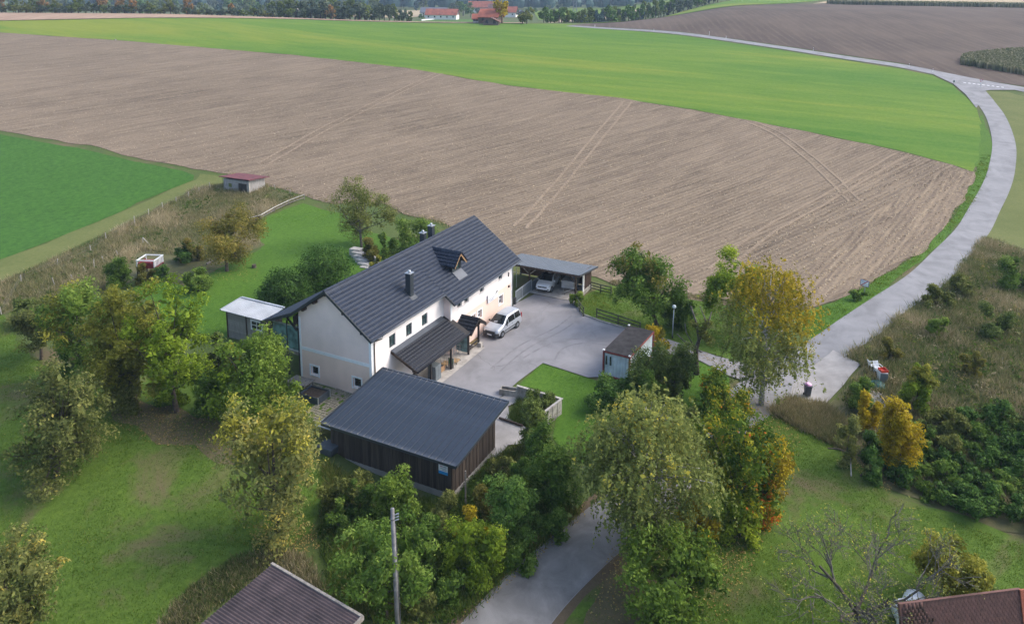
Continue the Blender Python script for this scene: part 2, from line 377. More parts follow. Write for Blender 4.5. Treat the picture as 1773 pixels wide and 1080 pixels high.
leafy('leaf_birch', [(0, (0.108, 0.142, 0.034)), (.5, (0.227, 0.263, 0.071)), (.85, (0.364, 0.385, 0.104)), (1, (0.625, 0.514, 0.071))])
leafy('leaf_birch_gold', [(0, (0.113, 0.121, 0.015)), (.4, (0.258, 0.231, 0.023)), (.8, (0.474, 0.341, 0.020)), (1, (0.618, 0.462, 0.034))])
leafy('leaf_rust', [(0, (0.095, 0.103, 0.021)), (.45, (0.202, 0.193, 0.039)), (.8, (0.314, 0.241, 0.052)), (1, (0.426, 0.263, 0.057))])
leafy('leaf_mixed', [(0, (0.042, 0.090, 0.011)), (.45, (0.121, 0.187, 0.020)), (.72, (0.313, 0.309, 0.022)), (.9, (0.596, 0.440, 0.022)), (1, (0.596, 0.138, 0.022))])
leafy('leaf_bluegreen', [(0, (0.049, 0.076, 0.018)), (.5, (0.111, 0.155, 0.033)), (1, (0.226, 0.269, 0.064))], .25)
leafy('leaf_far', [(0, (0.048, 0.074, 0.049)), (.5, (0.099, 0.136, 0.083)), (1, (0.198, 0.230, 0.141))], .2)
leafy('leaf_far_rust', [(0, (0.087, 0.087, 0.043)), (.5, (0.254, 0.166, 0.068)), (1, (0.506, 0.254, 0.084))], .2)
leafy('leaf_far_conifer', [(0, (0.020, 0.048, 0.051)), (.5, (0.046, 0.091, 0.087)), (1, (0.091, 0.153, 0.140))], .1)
leafy('weed', [(0, (0.060, 0.098, 0.024)), (.35, (0.135, 0.160, 0.050)), (.6, (0.250, 0.215, 0.105)), (.85, (0.400, 0.325, 0.185)), (1, (0.520, 0.440, 0.280))], .3, .8)
leafy('weed_green', [(0, (0.041, 0.082, 0.012)), (.5, (0.098, 0.158, 0.023)), (.85, (0.206, 0.219, 0.051)), (1, (0.350, 0.275, 0.095))], .3, .8)
leafy('grass_blade', [(0, (0.046, 0.127, 0.007)), (.5, (0.092, 0.207, 0.013)), (1, (0.174, 0.284, 0.031))], .35, .8)
leafy('grass_orchard', [(0, (0.047, 0.099, 0.008)), (.5, (0.099, 0.175, 0.017)), (.85, (0.177, 0.243, 0.033)), (1, (0.291, 0.238, 0.065))], .35, .8)
leafy('straw', [(0, (0.240, 0.175, 0.105)), (.5, (0.400, 0.310, 0.200)), (1, (0.560, 0.460, 0.320))], .1, .9)
leafy('corn', [(0, (0.074, 0.089, 0.039)), (.5, (0.178, 0.186, 0.097)), (1, (0.401, 0.350, 0.232))], .3, .8)
leafy('litter', [(0, (0.126, 0.077, 0.032)), (.5, (0.243, 0.171, 0.054)), (1, (0.414, 0.324, 0.108))], .1, .9)

rows('track_soil', (.19, .145, .102), (.235, .180, .128), (.33, .255, .17), R(40), .5, .3, .5)
asphalt('tyre_mark', (0.200, 0.194, 0.197), (0.25, 0.243, 0.246), (0.165, 0.16, 0.162), 1.5)
ground('bare_litter', [(.3, (.090, .075, .040)), (.7, (.145, .115, .065))], [(.3, (.055, .060, .022)), (.7, (.19, .15, .085))], .5, 3.2, .55)
# ------------------------------------------------------------------ the land
def make_ground():
    S = np.concatenate([np.arange(-60, 115, 1.5), np.arange(115, 360, 4), np.arange(360, 900, 12), np.arange(900, 7000, 100)])
    U = np.linspace(-1, 1, 171)
    s, u = np.meshgrid(S, U, indexing='ij'); l = u*(70+.95*np.maximum(s, 0)); x, y = world_sl(s, l); z = tz(x, y)
    V = np.stack([x, y, z], -1).reshape(-1, 3); nU = len(U)
    i, j = np.meshgrid(np.arange(len(S)-1), np.arange(nU-1), indexing='ij'); a = (i*nU+j).ravel()
    o = np_mesh('ground', V, np.stack([a, a+1, a+nU+1, a+nU], 1), M['meadow'], smooth=True); o['kind'] = 'structure'
make_ground()
def resample(pts, step):
    out = []
    for k in range(len(pts)):
        a, b = np.array(pts[k]), np.array(pts[(k+1) % len(pts)]); n = max(1, int(np.linalg.norm(b-a)/step))
        out += [a+(b-a)*i/n for i in range(n)]
    return np.array(out)
def patch(name, poly, mat, lift, grid=3.0, wob=0.0, wstep=1.5, kind='structure', zf=None):
    """a sheet that follows the terrain, cut to a world-space outline [(x, y), ...]"""
    P = np.array([p[:2] for p in poly], float)
    if wob:
        P = resample(P, wstep); n = len(P); T = np.roll(P, -1, 0)-np.roll(P, 1, 0); T /= np.maximum(np.linalg.norm(T, axis=1, keepdims=True), 1e-6)
        w_ = rng.normal(0, 1, n); w_ = (w_+np.roll(w_, 1)+np.roll(w_, -1))/1.7; P = P+np.stack([-T[:, 1], T[:, 0]], 1)*(w_*wob)[:, None]
    bm = bmesh.new(); vs_ = [bm.verts.new((p[0], p[1], 0)) for p in P]; bm.faces.new(vs_)
    bmesh.ops.triangulate(bm, faces=bm.faces[:])
    for ax in (0, 1):
        lo, hi = P[:, ax].min(), P[:, ax].max(); k = math.ceil(lo/grid)
        while k*grid < hi:
            co = [0, 0, 0]; no = [0, 0, 0]; co[ax] = k*grid; no[ax] = 1
            bmesh.ops.bisect_plane(bm, geom=bm.verts[:]+bm.edges[:]+bm.faces[:], plane_co=co, plane_no=no, dist=1e-5); k += 1
    X = np.array([v.co[:2] for v in bm.verts]); Z = (zf or tz)(X[:, 0], X[:, 1])+lift
    for v, z in zip(bm.verts, Z): v.co.z = z
    bmesh.ops.recalc_face_normals(bm, faces=bm.faces[:])
    if sum(f.normal.z for f in bm.faces) < 0: bmesh.ops.reverse_faces(bm, faces=bm.faces[:])
    me = bpy.data.meshes.new(name); bm.to_mesh(me); bm.free(); me.materials.append(mat)
    for p in me.polygons: p.use_smooth = True
    o = bpy.data.objects.new(name, me); COL.objects.link(o); o['kind'] = kind; return o
def px(pts, smax=345): return [at(a, b, smax)[:2] for a, b in pts]
def sl_pts(pts): return [world_sl(s, l) for s, l in pts]
def smooth_line(P, n=6):
    P = np.array(P, float); out = []
    for i in range(len(P)-1):
        p0, p1, p2, p3 = P[max(i-1, 0)], P[i], P[i+1], P[min(i+2, len(P)-1)]
        for t in np.linspace(0, 1, n, endpoint=False):
            out.append(.5*((2*p1)+(-p0+p2)*t+(2*p0-5*p1+4*p2-p3)*t*t+(-p0+3*p1-3*p2+p3)*t**3))
    out.append(P[-1]); return np.array(out)
def ribbon(name, mid, wid, mat, lift, n=6):
    C = smooth_line(mid, n); Wd = np.interp(np.linspace(0, 1, len(C)), np.linspace(0, 1, len(wid)), wid) if hasattr(wid, '__len__') else np.full(len(C), wid)
    T = np.gradient(C, axis=0); T /= np.linalg.norm(T, axis=1, keepdims=True); N = np.stack([-T[:, 1], T[:, 0]], 1); K = 5
    V = []
    for k in range(K):
        u = k/(K-1)-.5; q = C+N*(Wd*u)[:, None]; V.append(np.stack([q[:, 0], q[:, 1], tz(q[:, 0], q[:, 1])+lift], 1))
    V = np.stack(V, 1).reshape(-1, 3); m = len(C); i, j = np.meshgrid(np.arange(m-1), np.arange(K-1), indexing='ij'); a = (i*K+j).ravel()
    o = np_mesh(name, V, np.stack([a, a+K, a+K+1, a+1], 1)[:, ::-1], mat, smooth=True); o['kind'] = 'structure'
    me = o.data
    if me.polygons[0].normal.z < 0: me.flip_normals()
    return C, Wd
# fields ---------------------------------------------------------------------------------
plough_top = [(-60, 52), (0, 57), (200, 70), (340, 82), (520, 97), (700, 118), (886, 150), (1080, 171), (1200, 191), (1400, 229), (1560, 263), (1650, 286), (1684, 298)]
plough_right = [(1681, 320), (1658, 360), (1632, 398), (1600, 430), (1555, 462), (1500, 494), (1440, 522), (1405, 536)]
plough_bot = [(1300, 534), (1230, 524), (1160, 510), (1060, 492), (1035, 480), (900, 452), (830, 425), (760, 385), (700, 372), (660, 352), (575, 355), (530, 341), (450, 320), (400, 302), (335, 293), (250, 277), (150, 254), (0, 226), (-60, 214)]
PLOUGH = px(plough_top+plough_right+plough_bot)
patch('ploughed_field', PLOUGH, M['stubble_field'], .07, 4.0, .25, 2.0)
patch('field_headland', px([(1684, 299), (1681, 320), (1658, 360), (1632, 398), (1600, 430), (1555, 461), (1500, 493), (1440, 521), (1405, 535), (1330, 528), (1420, 440), (1500, 380), (1570, 330), (1630, 296)]), M['headland'], .10, 5.0, .35, 2.0)
green_top = sl_pts([(338, 62), (338, 20), (338, -40), (336, -90), (322, -130), (312, -165), (300, -215), (296, -250)])
GREEN = px([(1000, 46.5), (1060, 52), (1180, 62), (1330, 84), (1450, 103), (1560, 120), (1612, 131), (1648, 147), (1688, 182), (1708, 230), (1706, 262), (1692, 294)]) + px(plough_top[::-1][:-1]) + sl_pts([(276, -262)]) + green_top[::-1]
patch('green_field', GREEN, M['hill_green'], .05, 8.0, .3, 4.0)
patch('stubble_strip', sl_pts([(299, -300), (300, -215), (313, -165), (323, -130), (337, -90), (341, -40), (341, 5), (352, 5), (356, -60), (362, -140), (368, -240), (368, -300)]), M['pink_stubble'], .22, 12.0)
patch('crop_field', px([(-60, 222), (0, 233), (150, 261), (250, 283), (318, 297), (338, 304), (335, 312), (250, 347), (150, 391), (60, 427), (0, 449), (-60, 470)]), M['crop_green'], .06, 4.0, .12, 1.5)
patch('field_margin', px([(-60, 471), (0, 450), (60, 428), (150, 392), (250, 348), (336, 312), (345, 300), (385, 305), (388, 318), (340, 325), (250, 372), (150, 420), (60, 462), (0, 488), (-60, 510)]), M['verge'], .04, 4.0, .2, 1.5)
DARK = [(350, 34), (300, 32)]
patch('dark_field', px([(985, 44.5), (1060, 48.5), (1180, 56), (1330, 76), (1450, 94), (1560, 110), (1625, 124), (1690, 138), (1773, 150), (1850, 162)])+sl_pts([(240, 205), (330, 290), (395, 330), (455, 260), (480, 205), (470, 170), (420, 110), (370, 62), (346, 36)]), M['dark_field'], .10, 10.0)
patch('pale_field', sl_pts([(470, 180), (520, 210), (620, 240), (760, 330), (760, 560), (500, 460), (410, 345), (462, 262), (486, 205)]), M['pale_field'], .20, 20.0)
patch('green_strip', sl_pts([(352, 36), (374, 60), (424, 108), (474, 168), (520, 205), (560, 190), (500, 120), (430, 60), (372, 24)]), M['hill_green'], .25, 12.0)
patch('valley_meadow', sl_pts([(470, -95), (470, 20), (560, 10), (600, -20), (600, -60), (560, -95)]), M['lawn'], .3, 20.0)
patch('valley_meadow', sl_pts([(600, 20), (660, 90), (800, 170), (900, 190), (900, 60), (760, 20)]), M['hill_green'], .3, 20.0)
patch('valley_stubble', sl_pts([(620, -85), (640, -150), (760, -180), (780, -70), (700, -60)]), M['pale_field'], .3, 20.0)
patch('valley_stubble', sl_pts([(560, 25), (600, 60), (680, 120), (720, 120), (700, 80), (600, 30)]), M['pale_field'], .35, 20.0)
# garden, lawns, weeds --------------------------------------------------------------------
patch('garden_lawn', px([(525, 352), (600, 372), (640, 400), (720, 430), (700, 470), (640, 520), (520, 560), (440, 560), (380, 590), (300, 560), (230, 500), (255, 480), (330, 500), (370, 470), (455, 430), (440, 385)]), M['lawn'], .05, 2.0, .15, 1.0)
patch('orchard_meadow', px([(-150, 560), (0, 545), (60, 620), (180, 660), (380, 620), (520, 660), (560, 720), (580, 800), (560, 930), (400, 1000), (260, 1100), (200, 1500), (-500, 1500), (-400, 700)]), M['orchard_grass'], .05, 2.0, .3, 1.0)
patch('weed_ground', px([(0, 490), (60, 464), (150, 422), (250, 374), (340, 327), (388, 318), (455, 322), (527, 343), (430, 384), (450, 425), (370, 465), (330, 495), (255, 478), (200, 505), (90, 520), (0, 545), (-100, 560), (-100, 530)]), M['weed_soil'], .05, 2.0, .3, 1.0)
patch('island_lawn', px([(938, 629), (952, 631), (1020, 655), (1040, 662), (1070, 640), (1160, 616), (1215, 628), (1262, 655), (1260, 690), (1180, 760), (1080, 820), (1000, 800), (955, 760), (975, 690), (900, 668)]), M['lawn'], .05, 1.5, .08, .7)
patch('corner_lawn', px([(1010, 545), (1003, 528), (1015, 512), (1058, 495), (1160, 512), (1260, 530), (1400, 540), (1350, 590), (1290, 630), (1190, 600), (1100, 572), (1045, 556)]), M['orchard_grass'], .05, 2.0, .1, 1.0)
patch('meadow_lawn', px([(985, 1085), (1060, 935), (1150, 830), (1300, 700), (1400, 720), (1480, 800), (1540, 850), (1640, 890), (1773, 935), (1900, 985), (2300, 1140), (2300, 1700), (900, 1700), (900, 1200)]), M['orchard_grass'], .05, 2.0, .2, 1.0)
patch('weed_ground', px([(1420, 610), (1500, 560), (1590, 495), (1660, 440), (1710, 412), (1773, 440), (2250, 600), (2300, 1110), (1773, 930), (1640, 886), (1540, 846), (1480, 795), (1400, 715), (1425, 700), (1455, 680), (1490, 632), (1445, 606)]), M['weed_soil'], .045, 2.0, .25, 1.0)
patch('road_verge', px([(1692, 156), (1745, 160), (1773, 168), (2200, 240), (2250, 590), (1773, 432), (1700, 412), (1735, 360), (1754, 300), (1753, 250), (1735, 200)]), M['verge'], .05, 4.0, .2, 2.0)
patch('road_verge', px([(1700, 200), (1722, 250), (1722, 270), (1712, 310), (1690, 350), (1650, 400), (1600, 447), (1530, 503), (1460, 555), (1408, 590), (1380, 560), (1405, 537), (1440, 523), (1500, 495), (1555, 463), (1600, 431), (1632, 399), (1658, 361), (1682, 320), (1690, 297)]), M['lawn'], .055, 2.0, .18, 1.2)
# roads ------------------------------------------------------------------------------------
MAIN = [at(*q, 345)[:2] for q in [(985, 45.5), (1060, 50.5), (1180, 59), (1330, 80), (1450, 98.5), (1560, 115), (1625, 128), (1700, 143), (1773, 156), (1880, 178)]]
C_main, _ = ribbon('main_road', MAIN, 5.4, M['road_asphalt'], .13)
_pairs = [((1650, 141), (1690, 141)), ((1668, 158), (1706, 158)), ((1689, 177), (1722, 177)), ((1708, 205), (1742, 205)), ((1720, 247.6), (1756, 247.6)), ((1713, 290), (1757, 290)), ((1699.5, 325), (1749, 325)), ((1678.5, 363.6), (1729.4, 363.6)), ((1655.6, 399), (1713.6, 399)), ((1617.5, 438), (1681, 437)), ((1566.8, 481.4), (1643, 485)), ((1492, 529.4), (1582.8, 529.4)), ((1433.4, 568), (1513.4, 586.8)), ((1390, 597), (1462, 620))]
_L = np.array([at(*a)[:2] for a, b in _pairs]); _R = np.array([at(*b)[:2] for a, b in _pairs]); _m = (_L+_R)/2; _t = np.gradient(_m, axis=0); _t /= np.linalg.norm(_t, axis=1, keepdims=True); _d = _R-_L; _w = np.abs(_d[:, 0]*_t[:, 1]-_d[:, 1]*_t[:, 0])
_rest = [at(*q)[:2] for q in [(1345, 662), (1270, 720), (1200, 780), (1130, 845), (1060, 905), (1000, 955), (930, 1020), (870, 1090), (800, 1180)]]
_e = (_rest[-1]-_rest[-2])/np.linalg.norm(_rest[-1]-_rest[-2]); _rest += [_rest[-1]+_e*12, _rest[-1]+_e*28]
LANE = list(_m)+_rest; _wd = list(np.clip(_w, 4.0, 6.0))+[4.6, 4.1, 4.0, 3.9, 3.9, 3.9, 4.0, 4.1, 4.2, 4.2, 4.2]
C_lane, W_lane = ribbon('lane', LANE, _wd, M['road_asphalt'], .09)
patch('road_junction', px([(1600, 121), (1650, 131), (1720, 145), (1760, 157), (1715, 157), (1697, 160), (1702, 175), (1690, 188), (1672, 165), (1650, 146), (1622, 133)]), M['road_asphalt'], .17, 8.0)
patch('yard', px([(690, 700), (810, 627), (838, 603), (826, 585), (884, 538), (890, 528), (925, 511), (995, 524), (1008, 545), (1040, 557), (1100, 574), (1160, 590), (1240, 618), (1330, 640), (1400, 608), (1425, 620), (1370, 668), (1310, 668), (1262, 652), (1212, 626), (1160, 614), (1100, 626), (1070, 640), (1042, 654), (1018, 655), (940, 630), (897, 662), (868, 688), (840, 705), (760, 730)]), M['yard_asphalt'], .115, 1.5)
patch('concrete_pad', px([(1366, 688), (1372, 668), (1400, 640), (1442, 607), (1488, 632), (1462, 668), (1424, 703), (1395, 700)]), M['pad_concrete'], .125, 1.5, .06, .8)
patch('garage_floor', [(28.35, -.45), (33.3, -.45), (33.3, -6.2), (28.35, -6.0)], M['concrete'], .128, 1.5)
patch('shed_apron', px([(868, 690), (905, 672), (912, 690), (880, 705), (884, 728), (915, 744), (920, 770), (880, 772), (856, 800), (842, 800), (842, 700)]), M['pad_concrete'], .13, 1.0, .03, .5)
patch('porch_slab', [(2.2, .1), (13.9, .1), (13.9, -2.72), (2.2, -2.72)], M['concrete'], .16, 1.0, zf=lambda x, y: x*0)
_nl = len(C_lane); _k = int(_nl*.60)
def sub_ribbon(name, C, Wd, mat, lift):
    T = np.gradient(C, axis=0); T /= np.linalg.norm(T, axis=1, keepdims=True); N = np.stack([-T[:, 1], T[:, 0]], 1); K = 5; V = []
    for k in range(K):
        q = C+N*(Wd*(k/(K-1)-.5))[:, None]; V.append(np.stack([q[:, 0], q[:, 1], tz(q[:, 0], q[:, 1])+lift], 1))
    V = np.stack(V, 1).reshape(-1, 3); m = len(C); i, j = np.meshgrid(np.arange(m-1), np.arange(K-1), indexing='ij'); a = (i*K+j).ravel()
    o = np_mesh(name, V, np.stack([a, a+K, a+K+1, a+1], 1)[:, ::-1], mat, smooth=True); o['kind'] = 'structure'
    if o.data.polygons[0].normal.z < 0: o.data.flip_normals()
sub_ribbon('old_lane', C_lane[_k:], W_lane[_k:]*np.linspace(1.0, .97, _nl-_k), M['lane_asphalt'], .104)
for arc in ([(905, 622), (955, 596), (1010, 588), (1070, 592)], [(960, 625), (975, 605), (1010, 596), (1060, 600)], [(850, 640), (900, 600), (960, 570), (990, 548)], [(862, 648), (912, 606), (970, 576), (1000, 556)]):
    Cc = smooth_line([at(*q)[:2] for q in arc], 6); sub_ribbon('tyre_mark', Cc, np.full(len(Cc), .20), M['tyre_mark'], .121)
def on_paved(Q, marg=.05):
    d = np.sqrt(((Q[:, None, :]-C_lane[None])**2).sum(-1)); j = d.argmin(1); return d[np.arange(len(Q)), j] < W_lane[j]/2-marg
for tr_ in ([(455, 285), (560, 225), (660, 175), (760, 128)], [(900, 395), (960, 330), (1030, 245), (1088, 176)], [(1480, 350), (1420, 290), (1350, 235), (1300, 212)], [(1240, 470), (1330, 400), (1430, 345), (1560, 268)]):
    Cc = smooth_line([at(*q)[:2] for q in tr_], 8); T = np.gradient(Cc, axis=0); T /= np.linalg.norm(T, axis=1, keepdims=True); N = np.stack([-T[:, 1], T[:, 0]], 1)
    for sg in (-1, 1): sub_ribbon('tractor_track', Cc+N*sg*.95+rng.normal(0, .06, Cc.shape), np.full(len(Cc), .5), M['track_soil'], .13)
patch('bare_ground', px([(190, 690), (260, 700), (330, 712), (420, 730), (470, 760), (440, 800), (380, 800), (330, 775), (260, 765), (200, 735)]), M['bare_litter'], .06, 1.5, .35, .8)
patch('bare_ground', px([(1060, 950), (1110, 960), (1190, 1080), (1230, 1090), (1060, 1100), (1010, 1085)]), M['bare_litter'], .06, 1.5, .35, .8)
# gravelled lane edges: a fallen-leaf and dirt rim beside the near lane
for sgn, nm in ((1, 'lane_edge'), (-1, 'lane_edge')):
    seg = slice(int(len(C_lane)*.68), len(C_lane)); C = C_lane[seg]; Wl = W_lane[seg]; T = np.gradient(C, axis=0); T /= np.linalg.norm(T, axis=1, keepdims=True); N = np.stack([-T[:, 1], T[:, 0]], 1)
    a = C+N*(sgn*(Wl/2-.15))[:, None]; b = C+N*(sgn*(Wl/2+.45+.2*rng.random(len(C))))[:, None]
    patch(nm, list(a)+list(b[::-1]), M['dirt'], .075, 2.0)
# road paint: broken give-way line at the junction
mb = MB()
p0, p1 = at(1668, 144.5), at(1742, 153.5)
for k in range(9):
    a = p0+(p1-p0)*(k/9); b = p0+(p1-p0)*((k+.55)/9); d = (b-a)[:2]; n = np.array([-d[1], d[0]])/np.linalg.norm(d)*.25
    mb.quad(*[(q[0], q[1], tz1(q[0], q[1])+.21) for q in (a[:2]-n, b[:2]-n, b[:2]+n, a[:2]+n)])
mb.build('road_marking', M['paint_white'], kind='structure')
# far woods on the hills: one mass, uneven canopy
def far_wood(name, s0, s1, l0, l1, n, hmin, hmax, mat, size):
    s = rng.uniform(s0, s1, n); l = rng.uniform(l0, l1, n)*(s/s1); x, y = world_sl(s, l); z = tz(x, y); h = rng.uniform(hmin, hmax, n); w_ = h*rng.uniform(.28, .45, n)
    K = 5; V = []; Fq = []; tn = []
    ang = rng.uniform(0, 6.28, n)
    rings = [(0.1, .75), (.45, 1.0), (.75, .7), (1.0, .08)]
    for ri, (hz, rr) in enumerate(rings):
        for k in range(K):
            a = ang+2*math.pi*k/K; r = w_*rr*rng.uniform(.75, 1.25, n); V.append(np.stack([x+r*np.cos(a), y+r*np.sin(a), z+h*hz*rng.uniform(.92, 1.08, n)], 1))
    V = np.stack(V, 1); nv = len(rings)*K; base = np.arange(n)*nv
    for ri in range(len(rings)-1):
        for k in range(K):
            a, b = ri*K+k, ri*K+(k+1) % K; Fq.append(np.stack([base+a, base+b, base+b+K, base+a+K], 1)); tn.append(np.clip(rng.normal(.5, .22, n)+(.1 if ri else -.1), 0, 1))
    o = np_mesh(name, V.reshape(-1, 3), np.concatenate(Fq), mat, tint=np.concatenate(tn)); o['kind'] = 'stuff'; o['label'] = 'distant wooded hillside beyond the village'; o['category'] = 'wood'
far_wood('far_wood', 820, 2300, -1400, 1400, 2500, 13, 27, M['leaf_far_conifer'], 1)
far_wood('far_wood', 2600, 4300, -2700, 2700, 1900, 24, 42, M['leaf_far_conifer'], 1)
# ------------------------------------------------------------------ building helpers
def wall_holes(mb, O, U, N, u0, u1, z0, z1, holes, depth=.18):
    O, U, N = np.array(O, float), np.array(U, float), np.array(N, float)
    P = lambda u, z, d=0: (O[0]+U[0]*u-N[0]*d, O[1]+U[1]*u-N[1]*d, z)
    us = sorted({u0, u1, *[h[0] for h in holes], *[h[1] for h in holes]}); zs = sorted({z0, z1, *[h[2] for h in holes], *[h[3] for h in holes]})
    us = [u for u in us if u0 <= u <= u1]; zs = [z for z in zs if z0 <= z <= z1]
    for a, b in zip(us, us[1:]):
        for c, d in zip(zs, zs[1:]):
            m, n = (a+b)/2, (c+d)/2
            if any(h[0] < m < h[1] and h[2] < n < h[3] for h in holes): continue
            mb.quad(P(a, c), P(b, c), P(b, d), P(a, d))
    for a, b, c, d in holes:
        mb.quad(P(a, c), P(b, c), P(b, c, depth), P(a, c, depth)); mb.quad(P(a, d), P(b, d), P(b, d, depth), P(a, d, depth))
        mb.quad(P(a, c), P(a, d), P(a, d, depth), P(a, c, depth)); mb.quad(P(b, c), P(b, d), P(b, d, depth), P(b, c, depth))
    return mb
def obox(mb, O, U, N, u0, u1, n0, n1, z0, z1):
    O, U, N = np.array(O, float), np.array(U, float), np.array(N, float)
    q = lambda u, n, z: (O[0]+U[0]*u+N[0]*n, O[1]+U[1]*u+N[1]*n, z)
    return mb.hexa([q(u0, n0, z0), q(u1, n0, z0), q(u1, n1, z0), q(u0, n1, z0), q(u0, n0, z1), q(u1, n0, z1), q(u1, n1, z1), q(u0, n1, z1)])
def window(parent, O, U, N, u0, u1, z0, z1, frame='trim_anthracite', pane='pane_teal', depth=.18, surround=.10, bars=(1, 0), sill=True, fw=.07):
    """frame (the part) with its panes, sill and surround as sub-parts"""
    mb = MB(); d0, d1 = -depth+.01, -depth+.07
    obox(mb, O, U, N, u0, u0+fw, d0, d1, z0, z1); obox(mb, O, U, N, u1-fw, u1, d0, d1, z0, z1)
    obox(mb, O, U, N, u0+fw, u1-fw, d0, d1, z0, z0+fw); obox(mb, O, U, N, u0+fw, u1-fw, d0, d1, z1-fw, z1)
    nv, nh = bars
    for k in range(nv):
        c = u0+(u1-u0)*(k+1)/(nv+1); obox(mb, O, U, N, c-.03, c+.03, d0, d1-.01, z0+fw, z1-fw)
    for k in range(nh):
        c = z0+(z1-z0)*(k+1)/(nh+1); obox(mb, O, U, N, u0+fw, u1-fw, d0, d1-.015, c-.025, c+.025)
    w_ = mb.build('window', M[frame], parent)
    for k in range(nv+1):
        a = u0+fw+(u1-u0-2*fw)*k/(nv+1); b = u0+fw+(u1-u0-2*fw)*(k+1)/(nv+1)
        obox(MB(), O, U, N, a, b, d0+.005, d0+.02, z0+fw, z1-fw).build('pane', M[pane], w_)
    if sill: obox(MB(), O, U, N, u0-.08, u1+.08, -depth+.08, .07, z0-.05, z0-.003).build('sill', M['trim_white'], w_)
    if surround:
        s = surround; mb = MB()
        obox(mb, O, U, N, u0-s, u0, .002, .03, z0-s, z1+s); obox(mb, O, U, N, u1, u1+s, .002, .03, z0-s, z1+s)
        obox(mb, O, U, N, u0, u1, .002, .03, z1, z1+s)
        if not sill: obox(mb, O, U, N, u0, u1, .002, .03, z0-s, z0)
        mb.build('surround', M['trim_white'], w_)
    return w_
def tiles(name, O, U, V, lu, lv, tw, course, amp, step, mat, parent, sub=5, label=None, clip=None):
    """real tile relief: a wave across (U), a lip on each course up the slope (V)"""
    O, U, V = Vector(O), Vector(U).normalized(), Vector(V).normalized(); Nn = U.cross(V).normalized()
    if Nn.z < 0: Nn = -Nn
    nu = max(2, int(lu/tw*sub)); us = np.linspace(0, lu, nu+1); nc = max(1, int(round(lv/course))); ch = lv/nc
    hu = amp*1.25*(.5+.5*np.cos(2*math.pi*us/tw))**.7
    vs_, hv = [], []
    for k in range(nc):
        vs_ += [k*ch, k*ch+.045, k*ch+.052, (k+1)*ch-.004]; hv += [-.022, -.022, step, step*.12]
    vs_ = np.array(vs_); hv = np.array(hv)
    uu, vv = np.meshgrid(us, vs_, indexing='xy'); hh = hv[:, None]+hu[None, :]+.034
    jit = rng.normal(0, .0014, hh.shape); hh = hh+jit
    A = np.array
    X = A(O)[None, None]+uu[..., None]*A(U)+vv[..., None]*A(V)+hh[..., None]*A(Nn)
    n1 = len(us); i, j = np.meshgrid(np.arange(len(vs_)-1), np.arange(n1-1), indexing='ij'); a = (i*n1+j).ravel(); Q = np.stack([a, a+1, a+n1+1, a+n1], 1)
    if clip is not None:
        c = X.reshape(-1, 3)[Q].mean(1); Q = Q[clip(c)]
    o = np_mesh(name, X.reshape(-1, 3), Q, mat, parent); o['kind'] = 'stuff'
    if o.data.polygons[0].normal.z < 0: o.data.flip_normals()
    return o
# ------------------------------------------------------------------ the farmhouse
L, YR, HR, KS = 23.37, 4.12, 9.58, .728
O1, O2 = .56, .67; E1, H1 = .43, 6.27; E2, H2 = 1.476, 5.50; X1, XW, DW, WD = 10.47, 10.9, .741, 7.47
house = thing('farmhouse', 'long white and pink two-storey house with dark tiled roof', 'house', (0, 0, 0))
def zroof(y): return HR-KS*(YR-y)
mb = MB()
GH = [(5.55, 6.35, 1.66, 2.45), (1.10, 1.92, 1.60, 2.45)]     # gable windows (Y range)
wall_holes(mb, (0, 0), (0, 1), (-1, 0), 0, WD, -.3, 3.85, GH)
mb.build('wall', M['wall_peach'], house)
mb = MB(); Zt = 6.45
mb.poly([(0, 0, 3.85), (0, WD, 3.85), (0, WD, 7.0), (0, YR, HR-.30), (0, 0, zroof(0)-.30)])
mb.build('wall', M['wall_pink'], house)
mb = MB(); FH = [(2.42, 3.32, 4.28, 5.40), (4.86, 5.75, 4.28, 5.38), (7.28, 8.20, 4.28, 5.36)]
wall_holes(mb, (0, 0), (1, 0), (0, -1), 0, XW, -.3, zroof(0)-.28, FH); mb.build('wall', M['wall_white'], house)
WU = [(12.12, 12.95, 4.32, 5.02), (13.42, 14.25, 4.32, 5.02), (16.42, 17.25, 4.30, 5.02), (20.36, 21.2, 4.30, 5.02)]
WL = [(14.7, 15.5, 1.75, 2.62), (15.97, 16.8, 1.75, 2.62), (20.4, 21.3, 1.58, 2.55)]
mb = MB(); wall_holes(mb, (0, -DW), (1, 0), (0, -1), XW, L, 3.2, zroof(-DW)-.26, WU, .24); mb.build('wall', M['wall_white'], house)
mb = MB(); wall_holes(mb, (0, -DW), (1, 0), (0, -1), XW, L, -.3, 3.2, WL, .24); mb.build('wall', M['wall_peach'], house)
mb = MB(); mb.quad((XW, 0, -.3), (XW, -DW, -.3), (XW, -DW, zroof(-DW)-.26), (XW, 0, zroof(0)-.26)); mb.build('wall', M['wall_pink'], house)
mb = MB(); mb.poly([(L, -DW, -.3), (L, WD, -.3), (L, WD, 7.0), (L, YR, HR-.3), (L, -DW, zroof(-DW)-.3)]); mb.build('wall', M['wall_white'], house)
mb = MB(); mb.quad((0, WD, -.3), (L, WD, -.3), (L, WD, 7.0), (0, WD, 7.0)); mb.build('wall', M['wall_white'], house)
